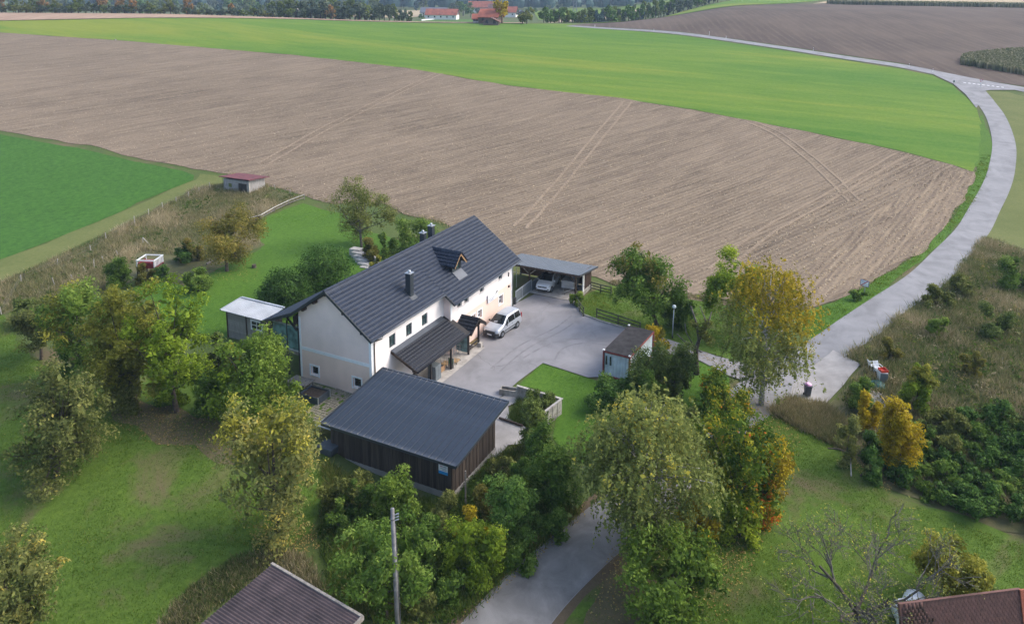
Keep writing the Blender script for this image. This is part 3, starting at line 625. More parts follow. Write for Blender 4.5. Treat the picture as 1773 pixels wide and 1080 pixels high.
# painted bands and corner strips stand proud of the render
mb = MB(); mb.box(-.02, -.002, .22, WD-.20, 3.70, 3.98); mb.build('band', M['trim_white'], house)
mb = MB(); mb.box(-.022, -.002, 0, .22, -.2, 6.25); mb.build('corner_strip', M['trim_white'], house)
mb = MB(); mb.box(-.022, -.002, WD-.20, WD, .6, 6.6); mb.build('corner_strip', M['trim_white'], house)
mb = MB(); mb.box(0, .26, -.02, -.002, -.2, 6.2); mb.build('corner_strip', M['trim_white'], house)
mb = MB(); mb.box(XW, XW+.3, -DW-.02, -DW-.002, 3.25, 5.3); mb.build('corner_strip', M['trim_white'], house)
mb = MB(); mb.box(L-.25, L, -DW-.02, -DW-.002, -.2, 5.4); mb.build('corner_strip', M['trim_white'], house)
mb = MB(); mb.box(-.03, -.002, 0, WD, -.2, 1.0); mb.build('plinth', M['old_concrete'], house)
for a in GH: window(house, (0, 0), (0, 1), (-1, 0), *a, frame='trim_white', pane='pane_dark', bars=(0, 0), surround=.14)
for a in FH: window(house, (0, 0), (1, 0), (0, -1), *a, bars=(1, 0), surround=0)
for a in WU: window(house, (0, -DW), (1, 0), (0, -1), *a, bars=(1, 0), depth=.24, surround=0)
for a in WL: window(house, (0, -DW), (1, 0), (0, -1), *a, frame='trim_white', pane='pane_dark', bars=(1, 1), depth=.24, surround=.12)
# roof: deck, tiles, verge boards, gutters
mb = MB(); t = .16
def slab(mb, x0, x1, ya, za, yb, zb, t):
    mb.hexa([(x0, ya, za-t), (x1, ya, za-t), (x1, yb, zb-t), (x0, yb, zb-t), (x0, ya, za), (x1, ya, za), (x1, yb, zb), (x0, yb, zb)])
slab(mb, -O1, X1, -E1, H1, YR, HR, t); slab(mb, X1+.002, L+O2, -E2, H2, YR, HR, t)
YB, ZB, YC, ZC = 7.70, 7.02, 11.25, 5.55
slab(mb, -O1, L+O2, YB, ZB, YR, HR, t); slab(mb, -O1, 12.0, YC, ZC, YB, ZB, t)
roof = mb.build('roof', M['black_timber'], house)
sl_len = math.hypot(YR+E1, HR-H1); sl2 = math.hypot(YR+E2, HR-H2); Vs = (0, YR+E1, HR-H1)
tiles('roof_tiles', (-O1+.05, -E1, H1), (1, 0, 0), Vs, X1+O1-.05, sl_len-.08, .225, .375, .020, .024, M['roof_slate'], roof)
tiles('roof_tiles', (X1+.0, -E2, H2), (1, 0, 0), (0, YR+E2, HR-H2), L+O2-X1-.05, sl2-.08, .225, .375, .020, .024, M['roof_slate'], roof)
tiles('roof_tiles', (-O1+.05, YB, ZB), (1, 0, 0), (0, YR-YB, HR-ZB), L+O2+O1-.1, math.hypot(YB-YR, HR-ZB)-.08, .225, .375, .020, .024, M['roof_slate'], roof, sub=3)
tiles('roof_tiles', (-O1+.05, YC, ZC), (1, 0, 0), (0, YB-YC, ZB-ZC), 12.0+O1-.1, math.hypot(YC-YB, ZB-ZC), .225, .375, .020, .024, M['roof_slate'], roof, sub=3)
mb = MB(); pts = [(-O1-.02+k*.4, YR, HR+.03+.012*(k % 2)) for k in range(int((L+O1+O2)/.4)+1)]
mb.tube(pts, [.105+.018*(k % 2) for k in range(len(pts))], 10); mb.build('ridge_cap', M['roof_slate'], roof)
def verge(xx, ya, za, yb, zb, w=.05, h=.26, mat='trim_anthracite', parent=None):
    mb = MB(); mb.hexa([(xx-w/2, ya, za-h+.06), (xx+w/2, ya, za-h+.06), (xx+w/2, yb, zb-h+.06), (xx-w/2, yb, zb-h+.06), (xx-w/2, ya, za+.075), (xx+w/2, ya, za+.075), (xx+w/2, yb, zb+.075), (xx-w/2, yb, zb+.075)])
    return mb.build('verge_board', M[mat], parent or roof)
verge(-O1, -E1, H1, YR, HR); verge(-O1, YB, ZB, YR, HR); verge(-O1, YC, ZC, YB, ZB); verge(L+O2, -E2, H2, YR, HR); verge(L+O2, YB, ZB, YR, HR)
verge(X1-.03, -E2, H2, -E1-.02, H1-.02)
def gutter(x0, x1, y, z, mat='sheet_grey', parent=None):
    mb = MB(); mb.tube([(x0, y-.07, z-.03), (x1, y-.07, z-.03)], .075, 8); return mb.build('gutter', M[mat], parent or roof, smooth=True)
gutter(-O1, X1-.06, -E1, H1); gutter(X1, L+O2, -E2, H2)
mb = MB(); mb.tube([(.9, -E1-.07, H1-.1), (.9, -E1+.02, H1-.35), (.35, -.10, H1-.42), (.33, -.08, H1-.6), (.33, -.08, .0)], .05, 8); mb.build('downpipe', M['brown_timber'], house, smooth=True)
mb = MB(); mb.tube([(L-.1, -E2, H2-.1), (L+.06, -DW-.08, H2-.5), (L+.06, -DW-.08, .0)], .05, 8); mb.build('downpipe', M['steel'], house, smooth=True)
for y in (.6, 2.4, 4.12, 5.4, 6.6):        # purlin ends under the gable overhang
    mb = MB(); zz = (zroof(y) if y < YR else HR-(HR-ZB)/(YB-YR)*(y-YR))-.30; mb.box(-O1+.06, .3, y-.08, y+.08, zz-.12, zz+.10); mb.build('purlin', M['brown_timber'], roof)
# chimneys
def chimney(x, y, z0, z1, w=.52):
    mb = MB(); mb.box(x-w/2, x+w/2, y-w/2, y+w/2, z0, z1); c = mb.build('chimney', M['trim_anthracite'], house, bevel=.012)
    mb = MB(); mb.box(x-w/2-.06, x+w/2+.06, y-w/2-.06, y+w/2+.06, z1, z1+.05); mb.build('chimney_cap', M['steel'], c)
    mb = MB(); mb.tube([(x, y, z1+.05), (x, y, z1+.26)], [.13, .12], 10); mb.build('flue', M['steel'], c, smooth=True)
    return c
c = chimney(6.95, 1.0, 6.9, 9.25)
mb = MB()
for sx in (-1, 1): mb.hexa([(6.95+sx*.36-.06, .55, zroof(.55)+.04), (6.95+sx*.36+.06, .55, zroof(.55)+.04), (6.95+sx*.36+.06, 1.45, zroof(1.45)+.04), (6.95+sx*.36-.06, 1.45, zroof(1.45)+.04), (6.95+sx*.36-.06, .55, zroof(.55)+.09), (6.95+sx*.36+.06, .55, zroof(.55)+.09), (6.95+sx*.36+.06, 1.45, zroof(1.45)+.09), (6.95+sx*.36-.06, 1.45, zroof(1.45)+.09)])
mb.hexa([(6.53, .40, zroof(.40)+.045), (7.37, .40, zroof(.40)+.045), (7.37, .72, zroof(.72)+.045), (6.53, .72, zroof(.72)+.045), (6.53, .40, zroof(.40)+.095), (7.37, .40, zroof(.40)+.095), (7.37, .72, zroof(.72)+.095), (6.53, .72, zroof(.72)+.095)])
mb.build('flashing', M['trim_anthracite'], c)
chimney(15.65, 5.3, 8.4, 9.85, .5); chimney(16.7, 5.0, 8.4, 10.35, .5)
# dormer
DX, DYF, DZR = 14.33, .62, 9.02; dw = .82; zs = 8.12
dorm = MB()
dorm.quad((DX-dw, DYF, zroof(DYF)), (DX-dw, 2.3, zroof(2.3)), (DX-dw, 2.05, zs+.02), (DX-dw, DYF, zs+.02)); dorm.quad((DX+dw, DYF, zroof(DYF)), (DX+dw, 2.3, zroof(2.3)), (DX+dw, 2.05, zs+.02), (DX+dw, DYF, zs+.02))
wall_holes(dorm, (0, DYF), (1, 0), (0, -1), DX-dw, DX+dw, zroof(DYF)-.05, zs+.02, [(DX-.55, DX+.55, zroof(DYF)+.2, zs-.06)], .1)
dorm.poly([(DX-dw, DYF, zs+.02), (DX+dw, DYF, zs+.02), (DX, DYF, DZR-.12)])
dormer = dorm.build('dormer', M['trim_anthracite'], house)
window(dormer, (0, DYF), (1, 0), (0, -1), DX-.55, DX+.55, zroof(DYF)+.2, zs-.06, bars=(1, 0), depth=.1, surround=0, sill=False)
dov = 1.18; kz = (DZR-(zs-.32))/(dov)
mb = MB()
for sg in (-1, 1):
    yb = YR-(HR-DZR)/KS; yl = YR-(HR-(zs-.30))/KS
    a, b, c_, d = (DX, .12, DZR), (DX, yb, DZR), (DX+sg*dov, yl, zs-.30), (DX+sg*dov, .12, zs-.30)
    mb.hexa([(p[0], p[1], p[2]-.08) for p in (a, b, c_, d)]+[a, b, c_, d])
dr = mb.build('dormer_roof', M['black_timber'], dormer)
mb = MB(); mb.bar((DX, .16, DZR-.16), (DX+dov-.1, .16, zs-.38), .05, .14); mb.bar((DX, .16, DZR-.16), (DX-dov+.1, .16, zs-.38), .05, .14); mb.build('barge_board', M['raw_timber'], dormer)
for sg in (-1, 1):
    Vd = Vector((-sg*dov, 0, DZR-(zs-.30))); Od = (DX+sg*dov, .10, zs-.30)
    tiles('dormer_tiles', Od, (0, 1, 0), Vd, 3.5, Vd.length, .30, .34, .04, .04, M['roof_slate'], dormer, sub=6, clip=lambda c: c[:, 2] > HR-KS*(YR-c[:, 1])-.05)
mb = MB(); mb.tube([(DX, .08, DZR+.03), (DX, YR-(HR-DZR)/KS+.1, DZR+.03)], .09, 8); mb.build('ridge_cap', M['roof_slate'], dormer)
mb = MB(); mb.hexa([(DX-.8, -.15, zroof(-.15)+.05), (DX+.8, -.15, zroof(-.15)+.05), (DX+.8, DYF, zroof(DYF)+.10), (DX-.8, DYF, zroof(DYF)+.10), (DX-.8, -.15, zroof(-.15)+.09), (DX+.8, -.15, zroof(-.15)+.09), (DX+.8, DYF, zroof(DYF)+.14), (DX-.8, DYF, zroof(DYF)+.14)]); mb.build('flashing', M['sheet_grey'], dormer)
# porch: lean-to over the front-left, small gabled hood over the door
PX0, PX1, PY, PZ0, PZ1 = 2.62, 11.3, -2.55, 3.97, 2.72
mb = MB(); slab(mb, PX0, PX1, PY, PZ1, -.02, PZ0, .14); porch = mb.build('porch_roof', M['black_timber'], house)
Vp = (0, -PY, PZ0-PZ1); lp = math.hypot(-PY, PZ0-PZ1)
tiles('porch_tiles', (PX0+.03, PY, PZ1), (1, 0, 0), Vp, 10.6-PX0, lp-.28, .30, .335, .022, .022, M['roof_dark'], porch, sub=6)
mb = MB()
for k in range(1, 9):                                       # pale lapped joints of the porch sheets
    f = k/9*(lp-.28)/lp; y, z = PY*(1-f), PZ1+(PZ0-PZ1)*f; mb.hexa([(PX0+.05, y-.012, z+.05), (10.6, y-.012, z+.05), (10.6, y+.012, z+.06), (PX0+.05, y+.012, z+.06), (PX0+.05, y-.012, z+.062), (10.6, y-.012, z+.062), (10.6, y+.012, z+.072), (PX0+.05, y+.012, z+.072)])
mb.build('lap_joints', M['roof_joint'], porch)
mb = MB(); mb.hexa([(PX0, -.42, PZ0-.10), (XW-.45, -.42, PZ0-.10), (XW-.45, -.01, PZ0+.10), (PX0, -.01, PZ0+.10), (PX0, -.42, PZ0-.06), (XW-.45, -.42, PZ0-.06), (XW-.45, -.01, PZ0+.14), (PX0, -.01, PZ0+.14)]); mb.build('wall_flashing', M['sheet_grey'], porch)
mb = MB(); mb.hexa([(PX0-.03, PY, PZ1-.16), (PX0, PY, PZ1-.16), (PX0, 0, PZ0-.16), (PX0-.03, 0, PZ0-.16), (PX0-.03, PY, PZ1+.06), (PX0, PY, PZ1+.06), (PX0, 0, PZ0+.06), (PX0-.03, 0, PZ0+.06)]); mb.build('verge_board', M['brown_timber'], porch)
gutter(PX0, 11.2, PY, PZ1-.02, 'roof_dark', porch)
HX0, HX1, HXC, HZR, HZE, HYF = 11.35, 14.3, 12.9, 3.42, 2.42, -2.62
mb = MB()
for xe in (HX0, HX1):
    a, b, c_, d = (HXC, HYF, HZR), (HXC, -.02, HZR), (xe, -.02, HZE), (xe, HYF, HZE); mb.hexa([(p[0], p[1], p[2]-.10) for p in (a, b, c_, d)]+[a, b, c_, d])
hood = mb.build('door_hood', M['brown_timber'], house)
for xe, sg in ((HX0, 1), (HX1, -1)):
    Vd = Vector((HXC-xe, 0, HZR-HZE)); tiles('hood_tiles', (xe, HYF-.03, HZE), (0, 1, 0), Vd, -HYF-.0, Vd.length, .30, .34, .045, .035, M['roof_dark'], hood, sub=6)
mb = MB(); mb.tube([(HXC, HYF-.05, HZR+.03), (HXC, -.05, HZR+.03)], .085, 8); mb.build('ridge_cap', M['roof_dark'], hood)
mb = MB(); mb.bar((HX0+.05, HYF-.02, HZE-.05), (HXC, HYF-.02, HZR-.05), .05, .2); mb.bar((HX1-.05, HYF-.02, HZE-.05), (HXC, HYF-.02, HZR-.05), .05, .2); mb.build('barge_board', M['black_timber'], hood)
for x, y, zt in ((11.9, -2.05, 2.5), (13.87, -2.02, 2.6), (8.7, -2.1, 2.78), (5.4, -2.1, 2.78), (2.95, -2.1, 2.78)):
    mb = MB(); mb.box(x-.075, x+.075, y-.075, y+.075, .15, zt); mb.build('post', M['black_timber'], house)
mb = MB(); mb.box(PX0+.1, 11.2, -2.17, -2.03, 2.55, 2.78); mb.build('beam', M['black_timber'], house)
mb = MB(); mb.box(11.82, 14.0, -2.14, -1.96, 2.36, 2.52); mb.build('beam', M['brown_timber'], house)
mb = MB(); mb.box(12.0, 13.8, -2.04, -1.98, .75, .88); mb.box(12.0, 13.8, -2.03, -1.99, .45, .53); mb.build('porch_rail', M['black_timber'], house)
mb = MB(); mb.box(13.72, 14.15, -2.35, -1.95, .15, .55); mb.build('post_base', M['concrete'], house)
mb = MB(); mb.box(11.86, 11.90, -1.95, -.2, .35, 2.25); mb.build('glass_screen', M['pane_frost'], house)
mb = MB(); mb.box(12.2, 13.6, -1.6, -.95, .162, .175); mb.build('door_mat', M['plastic_black'], house)
mb = MB(); mb.box(12.35, 13.35, -DW-.05, -DW+.02, .16, 2.2); mb.build('door', M['trim_anthracite'], house)
# back balcony under the long roof
mb = MB(); mb.box(0, 9, WD, 10.6, 3.05, 3.3); bal = mb.build('balcony', M['grey_timber'], house)
for y0, y1 in ((7.62, 8.75), (8.85, 10.4)):
    mb = MB(); mb.box(-.03, .02, y0, y1, 3.5, 5.55); mb.build('glass_panel', M['pane_frost'], bal)
for y in (7.55, 8.8, 10.5):
    mb = MB(); mb.box(-.05, .07, y-.05, y+.05, .8, 6.0); mb.build('balcony_post', M['black_timber'], bal)
MB().bar((0, WD, 3.4), (0, 10.6, 3.4), .08, .12).build('balcony_rail', M['rail_silver'], bal); MB().bar((0, WD, 5.62), (0, 10.6, 5.62), .08, .10).build('balcony_rail', M['rail_silver'], bal); MB().bar((-.2, 7.5, 5.4), (-.2, 8.6, 6.4), .12, .14).build('brace', M['black_timber'], bal)
mb = MB(); mb.box(-.4, 11.8, 7.6, 7.72, 5.9, 6.7); mb.build('eaves_beam', M['black_timber'], house)
# sign board, wall lamp and vents on the wing
sb = MB(); sb.box(17.85, 19.95, -DW-.16, -DW-.08, 2.78, 3.62); sign = sb.build('house_sign', M['sign_white']); tag(sign, 'white lettered board on the house wall above the parked van', 'sign')
def lettering(name, body, mat, loc, rot, size, parent, align='LEFT'):
    c = bpy.data.curves.new(name, 'FONT'); c.body = body; c.size = size; c.extrude = .004; c.align_x = align; c.resolution_u = 2
    o = bpy.data.objects.new(name, c); COL.objects.link(o); dg = bpy.context.evaluated_depsgraph_get(); me = bpy.data.meshes.new_from_object(o.evaluated_get(dg)); bpy.data.objects.remove(o)
    o = bpy.data.objects.new(name, me); COL.objects.link(o); me.materials.clear(); me.materials.append(mat); o.location = loc; o.rotation_euler = rot; o.parent = parent; return o
mb = MB()
for k, (a, b) in enumerate(((18.0, 19.3), (18.0, 19.0))): mb.box(a, b, -DW-.17, -DW-.162, 3.05-.17*k, 3.12-.17*k)
mb.build('printed_lines', M['print_grey'], sign)
mb = MB(); mb.poly([(19.3, -DW-.168, 3.22), (19.82, -DW-.168, 3.36), (19.86, -DW-.168, 3.55), (19.6, -DW-.168, 3.50)]); mb.build('printed_emblem', M['plastic_black'], sign)
mb = MB(); mb.box(22.5, 22.62, -DW-.08, -DW, 4.05, 4.5); mb.build('vent', M['plastic_black'], house)
mb = MB(); mb.box(22.5, 22.68, -DW-.14, -DW, 2.85, 3.05); mb.build('wall_lamp', M['brown_timber'], house)
# steps and low garden walls behind the house
mb = MB()
g0 = at(618, 442); g1 = at(640, 468)
sw = thing('garden_steps', 'concrete garden steps with side wall behind the house', 'steps', (0, 0, 0))
for k in range(6):
    f = k/6; p = g0+(g1-g0)*f; z = p[2]+.9*(1-f); MB().box(p[0]-.5, p[0]+.5, p[1]-.8, p[1]+.8, p[2]-.2, z).build('step', M['concrete'], sw)
MB().hexa([(g0[0]+.6, g0[1]-1.2, .5), (g1[0]+.6, g1[1]-1.2, .5), (g1[0]+.6, g1[1]-.95, .5), (g0[0]+.6, g0[1]-.95, .5), (g0[0]+.6, g0[1]-1.2, 2.4), (g1[0]+.6, g1[1]-1.2, 1.7), (g1[0]+.6, g1[1]-.95, 1.7), (g0[0]+.6, g0[1]-.95, 2.4)]).build('side_wall', M['concrete'], sw)
# ------------------------------------------------------------------ timber shed
shed = thing('timber_shed', 'dark board-clad shed with ribbed grey lean-to roof', 'shed', (-3.3, -6.4, 0))
def rel(o): return tuple(-c for c in o.location)
SX0, SX1, SY0, SY1 = -7.0, .47, -.75, -12.08; ZL, ZH = 2.75, 3.65
WX0, WX1, WY0, WY1 = -6.55, -.40, -1.25, -11.42
def loc_child(ob, par):   # keep world position while parenting to a thing that sits elsewhere
    ob.parent = par; ob.matrix_parent_inverse = Matrix.Translation(-Vector(par.location)); return ob
def zshed(x): return ZL+(ZH-ZL)*(x-SX0)/(SX1-SX0)
mb = MB()
mb.box(WX0-.06, WX0+.12, WY1-.06, WY0, -.9, .28); mb.box(WX0+.12, WX1+.06, WY1-.06, WY1+.12, -.9, .28); mb.box(WX1-.12, WX1+.06, WY1+.12, WY0, -.9, .28); mb.box(WX0+.12, WX1-.12, WY0-.12, WY0, -.9, .28)
loc_child(mb.build('plinth', M['pad_concrete']), shed)
mb = MB(); mb.hexa([(WX0, WY1, .28), (WX1, WY1, .28), (WX1, WY0, .28), (WX0, WY0, .28), (WX0, WY1, zshed(WX0)-.16), (WX1, WY1, zshed(WX1)-.16), (WX1, WY0, zshed(WX1)-.16), (WX0, WY0, zshed(WX0)-.16)])
loc_child(mb.build('frame', M['black_timber']), shed)
bw = .235; n = int((WY0-WY1)/bw); proto = None
for k in range(n):
    y = WY1+(k+.5)*(WY0-WY1)/n; d = .012 if k % 2 else .034
    if proto is None: proto = MB().box(-.02, .02, -bw*.49, bw*.49, 0, 1.0).build('board', M['weathered_board'], shed); b = proto
    else: b = proto.copy(); COL.objects.link(b)
    b.location = (WX0-d-shed.location.x, y-shed.location.y, .24+.02*rng.random()); b.scale = (1, 1, zshed(WX0)-.22-.24)
n = int((WX1-WX0)/bw); proto2 = None
for k in range(n):
    x = WX0+(k+.5)*(WX1-WX0)/n; d = .012 if k % 2 else .034
    if proto2 is None: proto2 = MB().box(-bw*.49, bw*.49, -.02, .02, 0, 1.0).build('board', M['weathered_board'], shed); b = proto2
    else: b = proto2.copy(); COL.objects.link(b)
    b.location = (x-shed.location.x, WY1-d-shed.location.y, .24+.02*rng.random()); b.scale = (1, 1, zshed(x)-.22-.24)
# ribbed roof sheets, each one a pan with a raised rib and pressed steps
nP = 21; pw = (SY0-SY1)/nP; slp = math.hypot(SX1-SX0, ZH-ZL); Us = Vector((SX1-SX0, 0, ZH-ZL)).normalized(); Ns = Vector((-(ZH-ZL), 0, SX1-SX0)).normalized()
prof = [(0, 0), (.012, .045), (.05, .05), (.075, .004), (.20, .002), (.215, .012), (.235, .012), (.25, .002), (.38, .002), (.395, .012), (.415, .012), (.43, .002), (pw-.012, .003)]
stp = np.linspace(0, slp, 20); V = []; rowsn = 0
for k, u in enumerate(stp):
    for h in ((0.0, .014) if 0 < k < len(stp)-1 else (0.0,)):
        for a, b in prof: V.append(Vector((SX0, 0, ZL))+Us*(u+(0.004 if h else 0))+Ns*(b+.012+h*(.7 if True else 0)-((u-stp[max(k-1, 0)])*0))+Vector((0, a, 0)))
        rowsn += 1
nA = len(prof); Fq = [(i*nA+j, (i+1)*nA+j, (i+1)*nA+j+1, i*nA+j+1) for i in range(rowsn-1) for j in range(nA-1)]
pm = None
for k in range(nP):
    if pm is None:
        pm = np_mesh('roof_panel', np.array([tuple(v) for v in V]), np.array(Fq), M['sheet_grey'], shed); o = pm
        if pm.data.polygons[0].normal.z < 0: pm.data.flip_normals()
    else: o = pm.copy(); COL.objects.link(o)
    o.location = (-shed.location.x, SY1+k*pw-shed.location.y, rng.normal(0, .002))
mb = MB(); mb.hexa([(SX0, SY1, ZL-.1), (SX1, SY1, ZH-.1), (SX1, SY0, ZH-.1), (SX0, SY0, ZL-.1), (SX0, SY1, ZL), (SX1, SY1, ZH), (SX1, SY0, ZH), (SX0, SY0, ZL)]); loc_child(mb.build('roof_deck', M['black_timber']), shed)
for nm, a, b in (('fascia', (SX0-.02, SY1, ZL-.06), (SX0-.02, SY0, ZL-.06)),): loc_child(MB().bar(a, b, .05, .2).build(nm, M['trim_anthracite']), shed)
loc_child(MB().bar((SX1+.02, SY1-.04, ZH+.0), (SX1+.02, SY0+.04, ZH+.0), .12, .16).build('ridge_flashing', M['sheet_grey']), shed)
for y in (SY1-.03, SY0+.03): loc_child(MB().bar((SX0, y, ZL-.0), (SX1, y, ZH-.0), .07, .18).build('verge_flashing', M['trim_anthracite']), shed)
# banner on the shed
bn = thing('banner', 'white and blue printed banner hung on the dark shed boards', 'banner', (WX0-.07, -10.83, 1.6)); 
BNY0, BNY1, BZ0, BZ1 = -.36, .36, 0.0, 1.03
MB().box(-.012, .0, BNY0, BNY1, .22, BZ1).build('panel', M['sign_white'], bn)
MB().box(-.013, .001, BNY0, BNY1, 0, .219).build('blue_strip', M['print_blue'], bn)
MB().box(-.016, -.0125, -.16, .16, .70, .96).build('emblem_ground', M['print_blue'], bn)
mb = MB(); mb.bar((-.0175, .10, .74), (-.0175, .10, .93), .05, .002, (1, 0, 0)); 
MB().poly([(-.018, .10, .90), (-.018, .02, .94), (-.018, -.07, .92), (-.018, -.02, .86), (-.018, -.11, .80), (-.018, -.12, .74), (-.018, -.02, .79), (-.018, .07, .75)]).build('emblem', M['print_navy'], bn)
MB().box(-.016, -.0125, .02, .24, .52, .60).build('printed_word', M['print_pink'], bn); MB().box(-.016, -.0125, -.26, -.02, .52, .60).build('printed_word', M['print_grey'], bn)
MB().box(-.016, -.0125, -.24, .22, .40, .44).build('printed_line', M['print_grey'], bn); MB().box(-.016, -.0125, -.26, .10, .30, .34).build('printed_line', M['print_grey'], bn)
# ------------------------------------------------------------------ carport
cp = thing('carport', 'timber carport with ribbed grey roof beside the house', 'carport', (28.2, -1.5, 0))
CX0, CX1, CY0, CY1, CZ0, CZ1 = 28.15, 33.75, 3.2, -6.62, 3.27, 2.52
def ribbed(name, x0, x1, y0, y1, z0, z1, pitch, h, mat, parent, th=.03):
    n = max(1, int(abs(y1-y0)/pitch)); V = []; ys = []
    for k in range(n):
        for f, hh in ((0, 0), (.62, 0), (.70, h), (.92, h)): ys.append((y0+(y1-y0)*(k+f)/n, hh))
    ys.append((y1, 0)); nA = len(ys); A = [(x0, y, z0+hh+th) for y, hh in ys]+[(x1, y, z1+hh+th) for y, hh in ys]+[(x0, y, z0) for y, hh in ys]+[(x1, y, z1) for y, hh in ys]
    Fq = []
    for j in range(nA-1): Fq += [(j, j+1, nA+j+1, nA+j), (2*nA+j, 3*nA+j, 3*nA+j+1, 2*nA+j+1), (j, 2*nA+j, 2*nA+j+1, j+1), (nA+j, nA+j+1, 3*nA+j+1, 3*nA+j)]
    m = MB(); m.v = A; m.f = Fq; o = m.build(name, mat); loc_child(o, parent); return o
ribbed('roof_sheet', CX0, CX1, CY0, CY1, CZ0, CZ1, .36, .045, M['sheet_grey'], cp)
def cpart(mb, nm, mat, par=None): return loc_child(mb.build(nm, M[mat]), par or cp)
cpart(MB().bar((CX0+.02, CY0, CZ0-.10), (CX0+.02, CY1, CZ0-.10), .06, .2), 'fascia', 'brown_timber')
cpart(MB().bar((CX0, CY1-.02, CZ0+.0), (CX1, CY1-.02, CZ1+.0), .06, .2), 'verge_board', 'trim_anthracite')
for k in range(9):
    y = CY0-.3+(CY1-CY0+.6)*k/8; cpart(MB().bar((CX0+.1, y, CZ0-.12), (CX1-.1, y, CZ1-.12), .08, .16), 'rafter', 'brown_timber')
for x, y in ((29.0, -.15), (28.75, -5.9), (33.2, -5.9), (33.2, -.15), (29.0, 3.0), (33.2, 3.0)):
    zt = CZ0+(CZ1-CZ0)*(x-CX0)/(CX1-CX0)-.2; cpart(MB().box(x-.08, x+.08, y-.08, y+.08, .1, zt), 'post', 'brown_timber')
cpart(MB().bar((28.9, 3.1, 2.95), (28.75, -6.3, 2.95), .14, .2), 'beam', 'brown_timber')
for s in (-1, 1): cpart(MB().bar((29.0, -.15, 2.05), (28.95, -.15+s*.95, 2.9), .1, .1), 'brace', 'grey_timber')
cpart(MB().bar((28.75, -5.9, 2.05), (28.8, -5.1, 2.9), .1, .1), 'brace', 'brown_timber')
for k in range(20):      # back wall boards
    z = .25+k*.115; cpart(MB().box(33.28, 33.32, -6.0, 3.0, z, z+.105), 'board', 'dark_board')
for k in range(10):      # right-hand end boards (upright)
    x = 31.2+k*.205; cpart(MB().box(x, x+.195, -6.02, -5.97, .55, CZ1+.1+(33.3-x)*.12), 'board', 'dark_board')
cpart(MB().box(29.9, 33.3, -6.1, -5.92, -.2, .55), 'low_wall', 'old_concrete')
cpart(MB().box(30.55, 30.8, -6.12, -5.98, .55, 2.45), 'white_post', 'paint_white')
cpart(MB().box(28.95, 33.2, -.52, -.42, .1, 1.25), 'panel_wall', 'gate_grey')
cpart(MB().bar((29.0, -.1, 2.0), (29.0, 2.9, 2.0), .04, .04), 'mesh_rail', 'steel'); cpart(MB().bar((29.0, 1.5, .2), (29.0, 1.5, 2.9), .04, .04), 'mesh_post', 'steel')
# sliding gate between house and carport
gt = thing('driveway_gate', 'grey metal slatted gate between house corner and carport', 'gate', (26.9, -.45, .1))
GXa, GXb = -1.95, 2.05
for k in range(7): MB().box(GXa+.06, GXb-.06, -.02, .02, .22+k*.155, .345+k*.155).build('slat', M['gate_grey'], gt)
for x in (GXa, -.35, GXb): MB().box(x-.035, x+.035, -.035, .035, .02, 1.34).build('stile', M['rail_silver'], gt)
MB().box(GXa-.03, GXb+.03, -.04, .04, 1.34, 1.40).build('top_rail', M['rail_silver'], gt); MB().box(GXa-.03, GXb+.03, -.05, .05, .06, .18).build('bottom_rail', M['rail_silver'], gt)
MB().box(GXa-.35, GXa-.08, -.12, .14, 0, .75).build('motor_box', M['plastic_black'], gt)
# ------------------------------------------------------------------ garden outbuilding with pale sheet roof
ann = thing('garden_outbuilding', 'grey boarded outbuilding with pale ribbed metal roof behind the house', 'outbuilding', (5, 17.5, 1.0))
c1, c2, c3, c4 = atz(381, 538, 3.7), atz(426, 517, 4.05), atz(505, 531, 4.05), atz(452, 556, 3.7)
AX0, AX1, AY0, AY1 = c1[0]+.1, c2[0]+.0, 14.2, c1[1]
ribbed('roof_sheet', AX0, AX1, AY0, AY1, 3.7, 4.0, .25, .03, M['sheet_light'], ann)
loc_child(MB().bar((AX1+.05, AY0, 4.06), (AX1+.05, AY1+.05, 4.06), .22, .12).build('ridge_flashing', M['sheet_light']), ann)
loc_child(MB().bar((AX0, AY1+.05, 3.74), (AX1, AY1+.05, 4.04), .16, .12).build('verge_flashing', M['sheet_light']), ann)
loc_child(MB().box(AX0+.35, AX1-.3, AY0, AY1-.4, .9, 3.68).build('core', M['black_timber']), ann)
for k in range(14):
    z = .95+k*.19; loc_child(MB().box(AX0+.30, AX0+.34, AY0, AY1-.4, z, z+.18).build('board', M['grey_board']), ann)
for y in (AY1-.42, AY1-2.9, AY0+.1): loc_child(MB().box(AX0+.26, AX0+.34, y-.07, y+.07, .9, 3.7).build('post', M['brown_timber']), ann)
ww = window(None, (AX0+.30, 0), (0, 1), (-1, 0), 14.75, 16.1, 2.5, 3.35, frame='paint_white', pane='pane_dark', bars=(1, 1), depth=.02, surround=.08, sill=False); loc_child(ww, ann)
# ------------------------------------------------------------------ little field hut
hp = at(432, 336); h0 = at(388, 328)
hut = thing('field_hut', 'small weathered hut with rusty red roof at field edge', 'hut', (hp[0], hp[1], hp[2]), math.atan2(h0[1]-hp[1], h0[0]-hp[0]))
HL = float(np.linalg.norm((h0-hp)[:2])); HD = 3.6; Hh = 2.05
for k in range(8):
    z = .05+k*.25
    segs = [(0, HL)] if z > 1.45 else [(0, .35), (HL*.42, HL)]
    for a, b in segs: MB().box(a, b, -.03, .0, z, z+.235).build('board', M['hut_board'], hut)
for k in range(14):
    y = k*HD/14; MB().box(-.03, .0, -y-HD/14*.97, -y, .05, Hh+.25*(1-k/14)).build('board', M['hut_board'], hut)
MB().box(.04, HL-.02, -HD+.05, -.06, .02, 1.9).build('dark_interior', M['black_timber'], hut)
MB().box(HL*.68, HL*.80, -.0, .04, .75, 1.35).build('shutter', M['verge'], hut)
